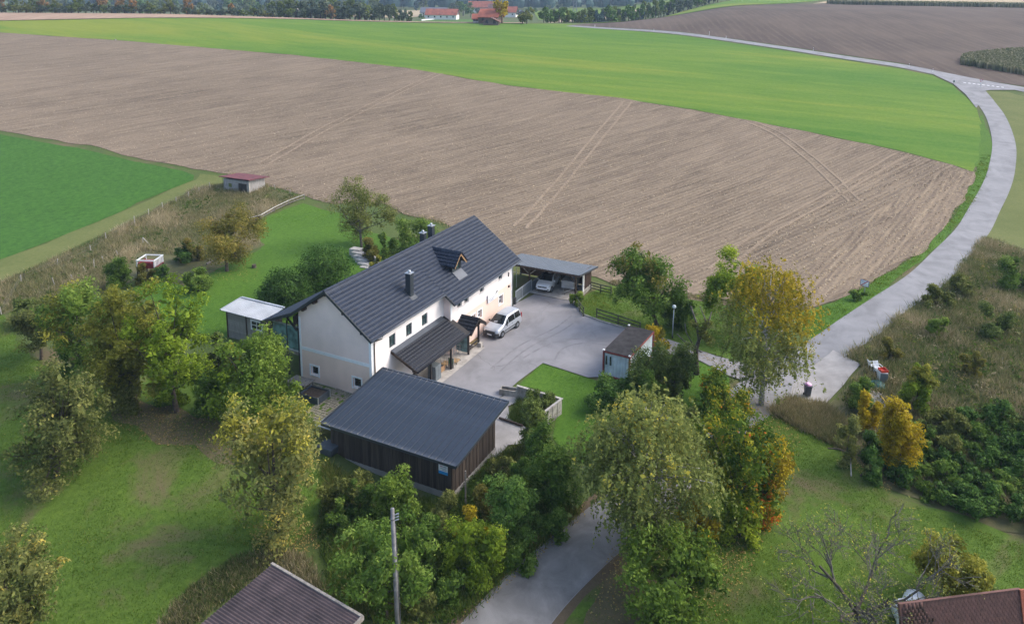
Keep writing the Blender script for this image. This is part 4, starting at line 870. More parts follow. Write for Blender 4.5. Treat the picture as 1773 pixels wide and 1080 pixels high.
MB().box(-.08, .12, -.08, .06, 0, 2.0).build('corner_post', M['pale_timber'], hut); MB().box(.36, .44, -.05, .05, 0, 1.5).build('door_post', M['pale_timber'], hut)
MB().box(HL-.03, HL, -HD, -.03, .05, 2.0).build('side_wall', M['hut_board'], hut); MB().box(0, HL, -HD-.03, -HD, .05, 1.9).build('back_wall', M['hut_board'], hut)
MB().hexa([(-.6, .5, 2.35), (-.6, -HD-.5, 1.95), (HL+.5, -HD-.5, 1.95), (HL+.5, .5, 2.35), (-.6, .5, 2.45), (-.6, -HD-.5, 2.05), (HL+.5, -HD-.5, 2.05), (HL+.5, .5, 2.45)]).build('roof', M['rust_roof'], hut)
# ------------------------------------------------------------------ site container
ct = thing('site_container', 'pale blue container with red frame and black felt roof', 'container', (14.0, -14.6, .1), R(-3))
KL, KW, KH = 6.0, 2.42, 2.35
def corr(mb, axis, fixed, a, b, z0, z1, out, pitch=.26, dep=.04):
    n = int((b-a)/pitch); q = []
    for k in range(n):
        for f, d in ((0, 0), (.35, 0), (.5, dep), (.85, dep)): q.append((a+(b-a)*(k+f)/n, d))
    q.append((b, 0))
    for (u0, d0), (u1, d1) in zip(q, q[1:]):
        P = (lambda u, d, z: (fixed-out*d, u, z)) if axis == 'y' else (lambda u, d, z: (u, fixed-out*d, z))
        mb.quad(P(u0, d0, z0), P(u1, d1, z0), P(u1, d1, z1), P(u0, d0, z1))
for ax, fx, a, b, out in (('y', .03, -KW+.1, -.1, -1), ('y', KL-.03, -KW+.1, -.1, 1), ('x', -.03, .1, KL-.1, 1), ('x', -KW+.03, .1, KL-.1, -1)):
    m = MB(); corr(m, ax, fx, a, b, .12, KH-.1, out); m.build('side_panel', M['container_blue'], ct)
for x in (.0, KL):
    for y in (0.0, -KW): MB().box(x-.07, x+.07, y-.07, y+.07, 0, KH).build('corner_post', M['paint_faded_red'], ct)
for y in (0.0, -KW): MB().box(.08, KL-.08, y-.06, y+.06, KH-.13, KH+.02).build('top_rail', M['paint_faded_red'], ct); MB().box(.08, KL-.08, y-.06, y+.06, 0, .13).build('bottom_rail', M['paint_faded_red'], ct)
for x in (0.0, KL): MB().box(x-.06, x+.06, -KW+.08, -.08, KH-.13, KH+.02).build('top_rail', M['paint_faded_red'], ct); MB().box(x-.06, x+.06, -KW+.08, -.08, 0, .13).build('bottom_rail', M['paint_faded_red'], ct)
MB().box(-.02, KL+.02, -KW-.02, .02, KH+.022, KH+.06).build('roof', M['felt_roof'], ct)
for y in (-.28, -.66): MB().box(-.06, .02, y-.06, y+.06, 1.15, 1.95).build('slot_window', M['pane_dark'], ct)
for x, y in ((.0, .0), (KL, 0), (0, -KW)): MB().box(x-.09, x+.09, y-.09, y+.09, KH+.06, KH+.14).build('corner_casting', M['paint_white'], ct)
# ------------------------------------------------------------------ old silage bay with concrete walls and a trough
bay = thing('concrete_bay', 'weathered concrete bay walls enclosing weeds beside the shed', 'bay', (5.5, -11.6, .1))
q0, q1, q2 = atz(896.5, 668, 1.25), atz(972, 690.5, 1.25), atz(938, 716, 1.25)
def vwall(a, b, z0, z1, t, mat, nm, par): 
    a, b = np.array(a[:2]), np.array(b[:2]); d = (b-a)/np.linalg.norm(b-a); n = np.array([-d[1], d[0]])*t/2
    return loc_child(MB().hexa([(*(a-n), z0), (*(b-n), z0), (*(b+n), z0), (*(a+n), z0), (*(a-n), z1), (*(b-n), z1), (*(b+n), z1), (*(a+n), z1)]).build(nm, M[mat], bevel=.015), par)
nn = 5
for k in range(nn):
    a = q0+(q1-q0)*k/nn; b = q0+(q1-q0)*(k+.985)/nn; vwall(a, b, -.2, 1.25, .16, 'old_concrete', 'wall_slab', bay)
for k in range(4):
    a = q1+(q2-q1)*(k+.06)/4; b = q1+(q2-q1)*(k+.985)/4; vwall(a, b, -.3, 1.22-.02*k, .18, 'old_concrete', 'wall_slab', bay)
vwall(q0+(q1-q0)*-.02, q1+(q1-q0)*.03, 1.252, 1.30, .24, 'pale_timber', 'coping', bay)
vwall(q1, q2, 1.245, 1.29, .20, 'concrete', 'coping', bay)
loc_child(MB().box(q0[0]-.15, q0[0]+.1, q0[1]-.12, q0[1]+.12, 0, 1.1).build('end_post', M['old_concrete']), bay)
tp = at(884, 684)
tr = thing('stone_trough', 'long mossy concrete trough beside the weedy bay', 'trough', (tp[0], tp[1], tp[2]+.1), R(-78))
for a in ((-.9, .9, -.35, -.25, 0, .5), (-.9, .9, .25, .35, 0, .5), (-.9, -.8, -.25, .25, 0, .5), (.8, .9, -.25, .25, 0, .5)): MB().box(*a).build('side', M['old_concrete'], tr, bevel=.01)
MB().box(-.8, .8, -.25, .25, 0, .3).build('soil', M['soil'], tr)
tm = thing('ground_timber', 'long brown timber edging lying across the concrete apron', 'timber', tuple(at(890, 736)))
e0, e1 = at(864, 728), at(905, 742); loc_child(MB().bar((e0[0], e0[1], .2), (e1[0], e1[1], .2), .14, .12).build('beam', M['brown_timber']), tm)
# ------------------------------------------------------------------ cut-off roofs at the lower edge of the picture
br = thing('brown_roof_barn', 'low building with brown corrugated roof and pale verge', 'building', (-22.5, -10.5, -.5))
r0, r1, r2 = atz(470, 977, 3.4), atz(625, 1068, 2.9), atz(335, 1078, 3.4)
a0, a1 = np.array(r0), np.array(r1); ed = (a1-a0)/np.linalg.norm(a1-a0); ex = np.array([-ed[1], ed[0], 0]); ex = ex/np.linalg.norm(ex); ex = ex if ex[0] < 0 else -ex
Lb = float(np.linalg.norm(a1-a0)); Wb = 8.5; per = .177; nR = int(Wb/per)*6; V = []; Fq = []
for i in range(nR+1):
    u = i/6*per
    for v in (0, Lb): q = a0+ex*u+ed*v; V.append((q[0], q[1], q[2]+.035*math.cos(2*math.pi*u/per)))
for i in range(nR): Fq.append((2*i, 2*i+1, 2*i+3, 2*i+2))
ob = np_mesh('roof_sheet', np.array(V), np.array(Fq), M['brown_sheet'], smooth=True); loc_child(ob, br)
if ob.data.polygons[0].normal.z < 0: ob.data.flip_normals()
q = lambda u, v, dz=0: tuple(a0+ex*u+ed*v+np.array([0, 0, dz]))
loc_child(MB().bar(q(-.05, -.05, .0), q(-.05, Lb+.05, .0), .14, .14).build('verge_board', M['grey_timber']), br)
loc_child(MB().bar(q(-.1, Lb+.05, -.05), q(Wb, Lb+.05, -.05), .12, .24).build('fascia', M['grey_timber']), br)
z0b = -1.0
loc_child(MB().hexa([(*q(.3, .3)[:2], z0b), (*q(Wb-.3, .3)[:2], z0b), (*q(Wb-.3, Lb-.4)[:2], z0b), (*q(.3, Lb-.4)[:2], z0b), q(.3, .3, -.15), q(Wb-.3, .3, -.15), q(Wb-.3, Lb-.4, -.15), q(.3, Lb-.4, -.15)]).build('wall', M['far_wall']), br)
rr = thing('clay_roof_house', 'building with weathered red clay tile roof and stepped verge', 'building', (-5, -42, -.3))
t0, t1, t2 = atz(1768, 1019, 4.4), atz(1600, 1040, 4.4), atz(1738, 1110, 2.2)
U = Vector(t1-t0).normalized(); Vv = Vector(t2-t0); Vv = (Vv-U*Vv.dot(U)); lv = Vv.length; Vv.normalize(); lu = 6.6; Nn = U.cross(Vv); Nn = Nn if Nn.z > 0 else -Nn
tw, tl = .20, .165; pt = None; tid = 0
nu_, nv_ = int(lu/tw), int(min(lv, 3.0)/tl); basis = Matrix((U, Vv, Nn)).transposed().to_4x4()
mbt = MB().hexa([(0, 0, 0), (tw-.012, 0, 0), (tw-.012, .30, .0), (0, .30, 0), (0, 0, .004), (tw-.012, 0, .004), (tw-.012, .30, .022), (0, .30, .022)])
V = []; Fq = []
cells = [(i, j) for j in range(nv_) for i in range(nu_)]
cells.sort(key=lambda c: c[0]+c[1]*.6)
for (i, j) in cells:
    p = Vector(t0)+U*(i*tw+(tw/2 if j % 2 else 0))+Vv*(j*tl)+Nn*(.02+rng.normal(0, .003))
    if tid < 300:
        if pt is None: pt = mbt.build('roof_tile', M['clay_tile']); o = pt
        else: o = pt.copy(); COL.objects.link(o)
        o.matrix_world = Matrix.Translation(p-Vector(rr.location)) @ basis; o.parent = rr
    else:
        b0 = len(V)
        for (x_, y_, z_) in mbt.v: V.append(tuple(p+U*x_+Vv*y_+Nn*z_))
        Fq += [tuple(b0+k for k in f) for f in mbt.f]
    tid += 1
if V:
    o = np_mesh('roof_tiles', np.array(V), np.array(Fq), M['clay_tile']); loc_child(o, rr); o['kind'] = 'stuff'
T0 = Vector(t0); bc = [T0-Nn*.12, T0+U*lu-Nn*.12, T0+U*lu+Vv*lv-Nn*.12, T0+Vv*lv-Nn*.12]
loc_child(MB().hexa([tuple(p-Nn*.05) for p in bc]+[tuple(p+Nn*.12) for p in bc]).build('roof_deck', M['clay_dark']), rr)
W2 = (-U*.9+Vv*.2)
side = [T0, T0+Vv*lv, T0+Vv*lv-U*2.0-Vector((0, 0, 1.2)), T0-U*2.0-Vector((0, 0, 1.2))]
loc_child(MB().hexa([tuple(p-Vector((0, 0, .1))) for p in side]+[tuple(p) for p in side]).build('side_roof', M['clay_roof']), rr)
for k in range(8):
    p = T0+Vv*(k*.36); loc_child(MB().bar(p+Nn*.05, p+Vv*.37+Nn*.03, .26, .12, tuple(Nn)).build('hip_tile', M['clay_roof']), rr)
wl = [(*(T0+U*.3+Vv*.3)[:2], -.6), (*(T0+U*(lu-.3)+Vv*.3)[:2], -.6), (*(T0+U*(lu-.3)+Vv*(lv))[:2], -.6), (*(T0+U*.3+Vv*lv)[:2], -.6)]
loc_child(MB().hexa(wl+[(a, b, 1.9) for a, b, _ in wl]).build('wall', M['far_wall']), rr)
# ------------------------------------------------------------------ village and farms beyond the crest
def farm(px_, py_, wpx, hpx, rz, roofmat, label, wallmat='far_wall', depth=10., kz=.45, group='village buildings', ridge_along=True, name='farm_building'):
    P = at(px_, py_, 1400); k = mpp(P); W = wpx*k; H = hpx*k*1.2
    t = thing(name, label, 'building', tuple(P), rz, group); he = H*.45; D = depth
    MB().box(-W/2, W/2, -D/2, D/2, -2, he).build('wall', M[wallmat], t)
    hr = H
    m = MB(); e = .6
    if ridge_along:
        m.poly([(-W/2, -D/2+.05, he), (-W/2, D/2-.05, he), (-W/2, 0, hr-.2)]); m.poly([(W/2, -D/2+.05, he), (W/2, D/2-.05, he), (W/2, 0, hr-.2)]); m.build('gable', M['far_timber'], t)
        m = MB()
        for s in (-1, 1): m.hexa([(-W/2-e, s*(D/2+e), he-.3), (W/2+e, s*(D/2+e), he-.3), (W/2+e, 0, hr-.25), (-W/2-e, 0, hr-.25), (-W/2-e, s*(D/2+e), he), (W/2+e, s*(D/2+e), he), (W/2+e, 0, hr), (-W/2-e, 0, hr)])
    else:
        m.poly([(-W/2+.05, -D/2, he), (W/2-.05, -D/2, he), (0, -D/2, hr-.2)]); m.poly([(-W/2+.05, D/2, he), (W/2-.05, D/2, he), (0, D/2, hr-.2)]); m.build('gable', M['far_timber'], t)
        m = MB()
        for s in (-1, 1): m.hexa([(s*(W/2+e), -D/2-e, he-.3), (s*(W/2+e), D/2+e, he-.3), (0, D/2+e, hr-.25), (0, -D/2-e, hr-.25), (s*(W/2+e), -D/2-e, he), (s*(W/2+e), D/2+e, he), (0, D/2+e, hr), (0, -D/2-e, hr)])
    m.build('roof', M[roofmat], t)
    nw = max(2, int(W/4.5))
    for i in range(nw):
        x = -W/2+W*(i+.5)/nw; MB().box(x-.55, x+.55, -D/2-.05, -D/2+.02, he*.45, he*.45+1.3).build('window', M['pane_dark'], t)
    return t
FRZ = YAW-R(90)
farm(766, 34.5, 54, 15.5, FRZ+R(-8), 'clay_roof', 'red-roofed farmhouse behind the grassy crest with white wall in front', depth=11)
farm(752, 29, 44, 13, FRZ+R(-6), 'slate_far', 'long grey-roofed farm building behind the red-roofed farmhouse', depth=11)
farm(850, 41, 33, 21, FRZ+R(-12), 'clay_roof', 'tall brick-red barn roof nearest the yellow tree', 'far_timber', depth=12)
farm(851, 43.5, 26, 11, FRZ+R(-5), 'clay_dark', 'low weathered wooden barn gable below the red barn roof', 'far_timber', depth=6, ridge_along=False)
farm(824, 40, 9, 13, FRZ, 'clay_roof', 'small cream annex at the end of the tall red barn', depth=6)
farm(838, 22, 52, 16, FRZ+R(-6), 'clay_roof', 'long red-roofed barn with white ground floor beyond the barns', depth=12)
farm(862, 23, 32, 13, FRZ+R(-10), 'clay_dark', 'brownish red roof between the long barn and white house', depth=11)
farm(884, 30, 22, 15, FRZ+R(-12), 'clay_roof', 'red-roofed house with white wall right of the yellow tree', depth=10)
farm(885, 13, 22, 9, FRZ+R(-4), 'slate_far', 'grey gabled hall beyond the red-roofed farm', depth=14, ridge_along=False)
farm(902, 29, 20, 9, FRZ+R(8), 'slate_far', 'white house with dark roof at the right end of the village', depth=10, ridge_along=False)
farm(507, 19, 21, 8, FRZ, 'slate_far', 'white far building with pale grey roof among the trees', depth=18)
farm(464, 30, 13, 6, FRZ, 'slate_far', 'tiny grey-roofed cabin behind the hedge trees', depth=6)
farm(512, 9, 9, 6, FRZ, 'clay_roof', 'tiny white house on the far wooded slope', depth=8)
vw = [at(730, 37, 1400), at(770, 33.5, 1400), at(778, 31, 1400)]
wv_ = thing('white_wall', 'long white retaining wall below the red-roofed farmhouse', 'wall', tuple(vw[0]))
MB().hexa([(0, 0, -1), (*(vw[1]-vw[0])[:2], -1), (*(vw[1]-vw[0]+np.array([.4, .4, 0]))[:2], -1), (.4, .4, -1), (0, 0, 1.3), (*(vw[1]-vw[0])[:2], 1.6), (*(vw[1]-vw[0]+np.array([.4, .4, 0]))[:2], 1.6), (.4, .4, 1.3)]).build('wall_slab', M['sign_white'], wv_)
# ------------------------------------------------------------------ vehicles
def wheel(parent, x, y, r=.33, w=.21):
    s = 1 if y > 0 else -1; n = 20; m = MB(); prof = [(-w/2, r*.62), (-w/2, r*.92), (-w/2+.03, r), (w/2-.03, r), (w/2, r*.92), (w/2, r*.62)]
    for k in range(n):
        a = 2*math.pi*k/n
        for yy, rr_ in prof: m.v.append((x+rr_*math.cos(a), y+yy, r+rr_*math.sin(a)))
    P = len(prof)
    for k in range(n):
        for j in range(P): m.f.append((k*P+j, ((k+1) % n)*P+j, ((k+1) % n)*P+(j+1) % P, k*P+(j+1) % P))
    t = m.build('wheel', M['tyre'], parent, smooth=True); m = MB(); m.tube([(x, y+s*.02, r), (x, y+s*(w/2-.015), r)], [r*.63, r*.60], 18); m.build('rim', M['rim'], t)
    m = MB()
    for k in range(5):
        a = 2*math.pi*k/5; m.bar((x, y+s*(w/2-.005), r), (x+r*.55*math.cos(a), y+s*(w/2-.005), r+r*.55*math.sin(a)), .02, .07, (0, 1, 0))
    m.tube([(x, y+s*(w/2-.02), r), (x, y+s*(w/2+.01), r)], .06, 8); m.build('spokes', M['rail_silver'], t)
def car_body(sec):
    V = []; m = MB()
    for (x, zb, zs, ws, zt, wt) in sec:
        half = [(0, zb), (ws*.90, zb), (ws*.985, zb+.10), (ws, zb+(zs-zb)*.55), (ws*.985, zs), (wt, zt-.07), (wt-.09, zt-.005), (wt*.5, zt+.02), (0, zt+.025)]
        full = half+[(-a, b) for a, b in half[-2:0:-1]]; V.append([(x, a, b) for a, b in full])
    n = len(V[0])
    for r_ in V: m.v += r_
    for i in range(len(V)-1):
        for j in range(n): m.f.append((i*n+j, i*n+(j+1) % n, (i+1)*n+(j+1) % n, (i+1)*n+j))
    m.f.append(tuple(range(n))); m.f.append(tuple((len(V)-1)*n+k for k in range(n-1, -1, -1))); return m
def interp_sec(sec, x):
    s = sorted(sec, key=lambda q: q[0]); xs = [q[0] for q in s]; return [float(np.interp(x, xs, [q[k] for q in s])) for k in range(1, 6)]
def side_glass(parent, sec, xa, xb, mat, f0=.08, f1=.86, slant_a=0, slant_b=0):
    for s in (1, -1):
        m = MB(); N = 4; pts = []
        for f, sg in ((f0, 0), (f1, 1)):
            row = []
            for k in range(N+1):
                x = (xa+slant_a*sg)+((xb+slant_b*sg)-(xa+slant_a*sg))*k/N; zb, zs, ws, zt, wt = interp_sec(sec, x)
                row.append((x, s*(ws*.985+(wt-ws*.985)*f+.012), zs+(zt-.07-zs)*f+.006))
            pts.append(row)
        for k in range(N): m.quad(pts[0][k], pts[0][k+1], pts[1][k+1], pts[1][k])
        m.build('side_window', M[mat], parent)
def car(name, label, loc, rz, sec, paint, roofpaint, wb, hw, r, ws_, sides, extra):
    t = thing(name, label, 'car', loc, rz); b = car_body(sec).build('body', M[paint], t, smooth=True)
    for p in b.data.polygons: p.use_smooth = True
    md = b.modifiers.new('bevel', 'SUBSURF'); md.levels = 1; md.render_levels = 1
    for x in (wb/2+.03, -wb/2+.03):
        for y in (hw-.11, -hw+.11):
            m = MB(); s = 1 if y > 0 else -1; m.tube([(x, s*(hw-.30), r), (x, s*(hw+.004), r)], r+.055, 20); m.build('wheel_arch', M['plastic_black'], t); wheel(t, x, s*(hw-.075), r)
    for (xa, ha, za, xb, hb, zb_) in ws_:
        m = MB(); n = 6
        rows_ = []
        for f in (0, .5, 1):
            x = xa+(xb-xa)*f; h = ha+(hb-ha)*f; z = za+(zb_-za)*f; sgn = 1 if xa > xb else -1
            rows_.append([(x+sgn*(.05-.07*abs(k/n*2-1)**2.5), h*(k/n*2-1), z+.055-.02*abs(k/n*2-1)**2) for k in range(n+1)])
        for i in range(2):
            for k in range(n): m.quad(rows_[i][k], rows_[i][k+1], rows_[i+1][k+1], rows_[i+1][k])
        m.build('windscreen' if xa > xb else 'rear_window', M['car_glass'], t, smooth=True)
    for a in sides: side_glass(t, sec, *a[:2], 'car_glass', **(a[2] if len(a) > 2 else {}))
    extra(t); return t
vs1 = [(2.25, .40, .60, .66, .70, .58), (2.16, .26, .68, .84, .86, .74), (1.95, .22, .80, .91, .98, .82), (1.40, .22, .96, .93, 1.10, .85), (1.08, .22, 1.02, .93, 1.17, .86), (.62, .22, 1.04, .93, 1.48, .77), (.18, .22, 1.05, .93, 1.76, .70), (-.1, .22, 1.05, .93, 1.81, .70), (-1.0, .22, 1.05, .93, 1.84, .70), (-1.9, .22, 1.05, .93, 1.82, .69), (-2.14, .24, 1.03, .92, 1.74, .66), (-2.24, .28, 1.0, .88, 1.40, .70), (-2.27, .40, .9, .80, 1.05, .72)]
def caddy_extra(t):
    MB().hexa([(1.98, -.935, .20), (2.34, -.74, .26), (2.34, .74, .26), (1.98, .935, .20), (2.0, -.935, .64), (2.33, -.76, .62), (2.33, .76, .62), (2.0, .935, .64)]).build('bumper', M['plastic_black'], t, bevel=.03)
    MB().hexa([(2.20, -.56, .64), (2.31, -.54, .64), (2.31, .54, .64), (2.20, .56, .64), (2.14, -.58, .78), (2.25, -.56, .78), (2.25, .56, .78), (2.14, .58, .78)]).build('grille', M['plastic_black'], t)
    MB().box(2.342, 2.355, -.26, .26, .40, .52).build('number_plate', M['sign_white'], t)
    for s in (-1, 1):
        MB().hexa([(2.02, s*.62, .66), (2.20, s*.60, .66), (2.10, s*.86, .68), (1.90, s*.90, .70), (1.98, s*.66, .84), (2.14, s*.62, .80), (2.04, s*.85, .84), (1.86, s*.89, .88)]).build('headlight', M['headlight'], t)
        MB().box(.72, .86, s*1.03-.1, s*1.03+.1, 1.10, 1.26).build('mirror', M['plastic_black'], t, bevel=.03)
        MB().tube([(.0, s*.66, 1.85), (-1.0, s*.67, 1.89), (-2.0, s*.65, 1.85)], .018, 6).build('roof_rail', M['rail_silver'], t)
        MB().box(-2.24, -2.14, s*.84-.06, s*.84+.06, .85, 1.35).build('tail_light', M['tail_red'], t)
        MB().box(-.42, -.28, s*.94-.012, s*.94+.012, .88, .92).build('door_handle', M['plastic_black'], t); MB().box(.50, .64, s*.94-.012, s*.94+.012, .88, .92).build('door_handle', M['plastic_black'], t)
        MB().box(-1.2, 1.0, s*.935-.01, s*.935+.012, .52, .60).build('rub_strip', M['plastic_black'], t)
    for k in range(5): MB().box(-1.85, -.05, -.42+k*.21-.02, -.42+k*.21+.02, 1.855, 1.872).build('roof_rib', M['car_silver'], t)
    MB().tube([(-1.95, 0, 1.83), (-2.08, 0, 1.98)], .012, 6).build('aerial', M['plastic_black'], t)
    MB().quad((1.06, -.3, 1.30), (.98, .05, 1.37), (1.05, .05, 1.32), (1.12, -.3, 1.26)).build('paper', M['sign_white'], t)
car('van', 'silver high-roof passenger van parked by the house wall', (18.15, -2.37, .115), R(174.4), vs1, 'car_silver', 'car_silver', 2.755, .93, .335, [(1.10, .78, 1.15, .22, .62, 1.72), (-2.255, .66, 1.10, -2.17, .58, 1.66)],
    [(.86, .30, dict(f0=.06, f1=.84, slant_a=-.42, slant_b=0)), (.20, -.88), (-.98, -1.98, dict(f0=.10, slant_b=.10))], caddy_extra)
vs2 = [(2.11, .42, .60, .60, .70, .52), (2.03, .28, .70, .80, .90, .68), (1.80, .24, .84, .89, 1.00, .80), (1.2, .24, .96, .91, 1.06, .84), (.85, .24, 1.0, .91, 1.10, .84), (.35, .24, 1.02, .91, 1.40, .72), (-.05, .24, 1.02, .91, 1.54, .64), (-.9, .24, 1.02, .91, 1.55, .63), (-1.5, .24, 1.02, .91, 1.46, .60), (-1.95, .28, 1.0, .88, 1.12, .70), (-2.11, .42, .9, .80, .98, .70)]
def troc_extra(t):
    MB().hexa([(2.0, -.66, .24), (2.14, -.56, .28), (2.14, .56, .28), (2.0, .66, .24), (2.02, -.66, .46), (2.15, -.56, .44), (2.15, .56, .44), (2.02, .66, .46)]).build('lower_grille', M['plastic_black'], t)
    MB().hexa([(2.0, -.70, .70), (2.13, -.44, .68), (2.13, .44, .68), (2.0, .70, .70), (1.97, -.70, .82), (2.09, -.44, .80), (2.09, .44, .80), (1.97, .70, .82)]).build('grille', M['plastic_black'], t)
    MB().box(2.14, 2.155, -.26, .26, .47, .58).build('number_plate', M['sign_white'], t); MB().tube([(2.12, 0, .76), (2.145, 0, .755)], .055, 12).build('badge', M['rail_silver'], t)
    for s in (-1, 1):
        MB().hexa([(1.86, s*.62, .74), (2.06, s*.58, .74), (1.98, s*.82, .76), (1.74, s*.88, .78), (1.82, s*.64, .86), (2.0, s*.60, .84), (1.92, s*.80, .86), (1.70, s*.87, .90)]).build('headlight', M['headlight'], t)
        MB().box(.62, .74, s*1.0-.1, s*1.0+.1, 1.04, 1.18).build('mirror', M['car_white'], t, bevel=.03); MB().box(2.0, 2.12, s*.70-.07, s*.70+.07, .48, .56).build('fog_lamp', M['plastic_black'], t)
    m = MB(); m.hexa([(-.02, -.60, 1.545), (-.02, .60, 1.545), (-1.45, .56, 1.485), (-1.45, -.56, 1.485), (-.02, -.60, 1.585), (-.02, .60, 1.585), (-1.45, .56, 1.515), (-1.45, -.56, 1.515)]); m.build('roof_skin', M['car_black'], t)
car('parked_suv', 'white compact crossover with black roof under the carport', (30.95, -1.62, .13), R(185), vs2, 'car_white', 'car_black', 2.6, .91, .34, [(.90, .76, 1.09, -.02, .56, 1.52)], [(.62, -.40, dict(f0=.06, f1=.86, slant_a=-.5)), (-.48, -1.45, dict(slant_b=.12))], troc_extra)
tl_ = thing('box_trailer', 'grey lidded box trailer with drawbar under the carport', 'trailer', (31.5, -4.15, .13), R(184))
MB().box(-1.2, 1.0, -.72, .72, .45, 1.20).build('box', M['sheet_light'], tl_, bevel=.01); MB().box(-1.25, 1.05, -.76, .76, 1.20, 1.34).build('lid', M['sheet_light'], tl_, bevel=.02)
MB().bar((1.0, -.5, .42), (2.2, 0, .42), .07, .07).build('drawbar', M['steel'], tl_); MB().bar((1.0, .5, .42), (2.2, 0, .42), .07, .07).build('drawbar', M['steel'], tl_); MB().tube([(1.9, 0, .02), (1.9, 0, .75)], .03, 8).build('jockey_wheel', M['plastic_black'], tl_)
MB().box(1.0, 1.04, -.12, .12, .55, .85).build('winch', M['steel'], tl_)
for s in (-1, 1): wheel(tl_, -.1, s*.86, .28, .17)
# ------------------------------------------------------------------ street furniture
P = at(1164, 586.5); lp_ = thing('street_lamp', 'slim street lamp with white globe beside the drive', 'lamp', tuple(P)); hl = height_to(P, 529)
MB().tube([(0, 0, 0), (.02, 0, hl*.5), (.03, -.03, hl-.25)], [.055, .05, .042], 10).build('pole', M['rail_silver'], lp_, smooth=True)
MB().tube([(0, 0, 0), (0, 0, .35)], .075, 10).build('base_sleeve', M['plastic_black'], lp_)
def ball(name, c, r, mat, parent, n=14, sq=(1, 1, 1)):
    m = MB(); m.tube([(c[0], c[1], c[2]+sq[2]*r*math.sin(-math.pi/2+math.pi*k/10)) for k in range(11)], [max(.002, r*math.cos(-math.pi/2+math.pi*k/10)) for k in range(11)], n); return m.build(name, M[mat], parent, smooth=True)
ball('globe', (.03, -.03, hl-.12), .20, 'lamp_glass', lp_); MB().tube([(.03, -.03, hl-.34), (.03, -.03, hl-.28)], .09, 10).build('collar', M['plastic_black'], lp_)
P = at(1397.5, 687.5); wb_ = thing('wheelie_bin', 'dark grey wheelie bin with pink bag bulging from its lid', 'bin', (P[0], P[1], P[2]+.125), R(205))
MB().hexa([(-.20, -.20, .06), (.20, -.20, .06), (.20, .20, .06), (-.20, .20, .06), (-.27, -.26, .94), (.29, -.26, .94), (.29, .26, .94), (-.27, .26, .94)]).build('body', M['bin_grey'], wb_, bevel=.015)
MB().hexa([(-.31, -.30, .94), (.33, -.30, .94), (.33, .30, .94), (-.31, .30, .94), (-.31, -.30, .99), (.33, -.30, .99), (.33, .30, .99), (-.31, .30, .99)]).build('rim', M['bin_grey'], wb_)
ball('bag', (.0, .0, 1.05), .29, 'bag_pink', wb_, sq=(1, 1, .55)); ball('bag', (.12, -.1, 1.13), .16, 'bag_pink', wb_, sq=(1, 1, .7))
for s in (-1, 1): MB().tube([(-.20, s*.20, .10), (-.20, s*.27, .10)], .10, 12).build('wheel', M['tyre'], wb_)
MB().box(-.36, -.30, -.22, .22, .86, .90).build('handle', M['bin_grey'], wb_)
P = at(1495, 512); hs = height_to(P, 485); ts = thing('town_sign', 'rectangular white place-name sign with red end-of-town slash', 'sign', tuple(P), math.atan2(CAM[1]-P[1], CAM[0]-P[0])+R(90)+R(-24))
sw_, sh_ = .84, .60; zc = hs-.36
MB().box(-sw_/2-.06, sw_/2+.06, -.0, .02, zc-sh_/2-.05, zc+sh_/2+.05).build('border', M['sign_blue'], ts); MB().box(-sw_/2, sw_/2, -.012, -.002, zc-sh_/2, zc+sh_/2).build('face', M['sign_white'], ts)
MB().hexa([(-sw_/2, -.018, zc-sh_/2), (-sw_/2+.14, -.018, zc-sh_/2), (sw_/2, -.018, zc+sh_/2), (sw_/2-.14, -.018, zc+sh_/2), (-sw_/2, -.014, zc-sh_/2), (-sw_/2+.14, -.014, zc-sh_/2), (sw_/2, -.014, zc+sh_/2), (sw_/2-.14, -.014, zc+sh_/2)]).build('slash', M['sign_red'], ts)
MB().box(-.30, .06, -.0165, -.0125, zc+.10, zc+.17).build('name_line', M['print_grey'], ts); MB().box(-.02, .34, -.0165, -.0125, zc-.18, zc-.12).build('name_line', M['print_grey'], ts)
MB().tube([(.05, .05, 0), (.05, .05, zc+sh_/2)], .035, 8).build('post', M['rail_silver'], ts)
# utility pole in the hedge
P = at(690, 1120); P[2] = -.5; hp_ = height_to(P, 880); up_ = thing('utility_pole', 'tall grey wooden utility pole rising from the hedge', 'pole', (P[0], P[1], P[2])); top = atz(670.5, 880, P[2]+hp_)
off = np.array([top[0]-P[0], top[1]-P[1]])*.35
MB().tube([(0, 0, 0), (off[0]*.5, off[1]*.5, hp_*.5), (off[0], off[1], hp_)], [.125, .115, .10], 12).build('shaft', M['pole_wood'], up_, smooth=True)
MB().tube([(.13, -.13, 0), (off[0]+.10, off[1]-.10, hp_-.9)], .018, 6).build('conduit', M['wire_grey'], up_)
for k in range(3): MB().tube([(off[0]+.05, off[1]-.1, hp_-.35-.16*k), (off[0]+.18, off[1]-.26, hp_-.30-.16*k)], [.025, .04], 8).build('insulator', M['steel'], up_)
MB().tube([(off[0], off[1], hp_-.62), (off[0], off[1], hp_-.55)], .115, 12).build('clamp', M['wire_grey'], up_)
# thin old post beside the shed
P = at(806, 875); h = height_to(P, 815); o = thing('old_post', 'thin weathered timber post standing beside the shed corner', 'post', tuple(P)); MB().tube([(0, 0, -.3), (.02, 0, h)], [.06, .05], 8).build('shaft', M['grey_timber'], o)
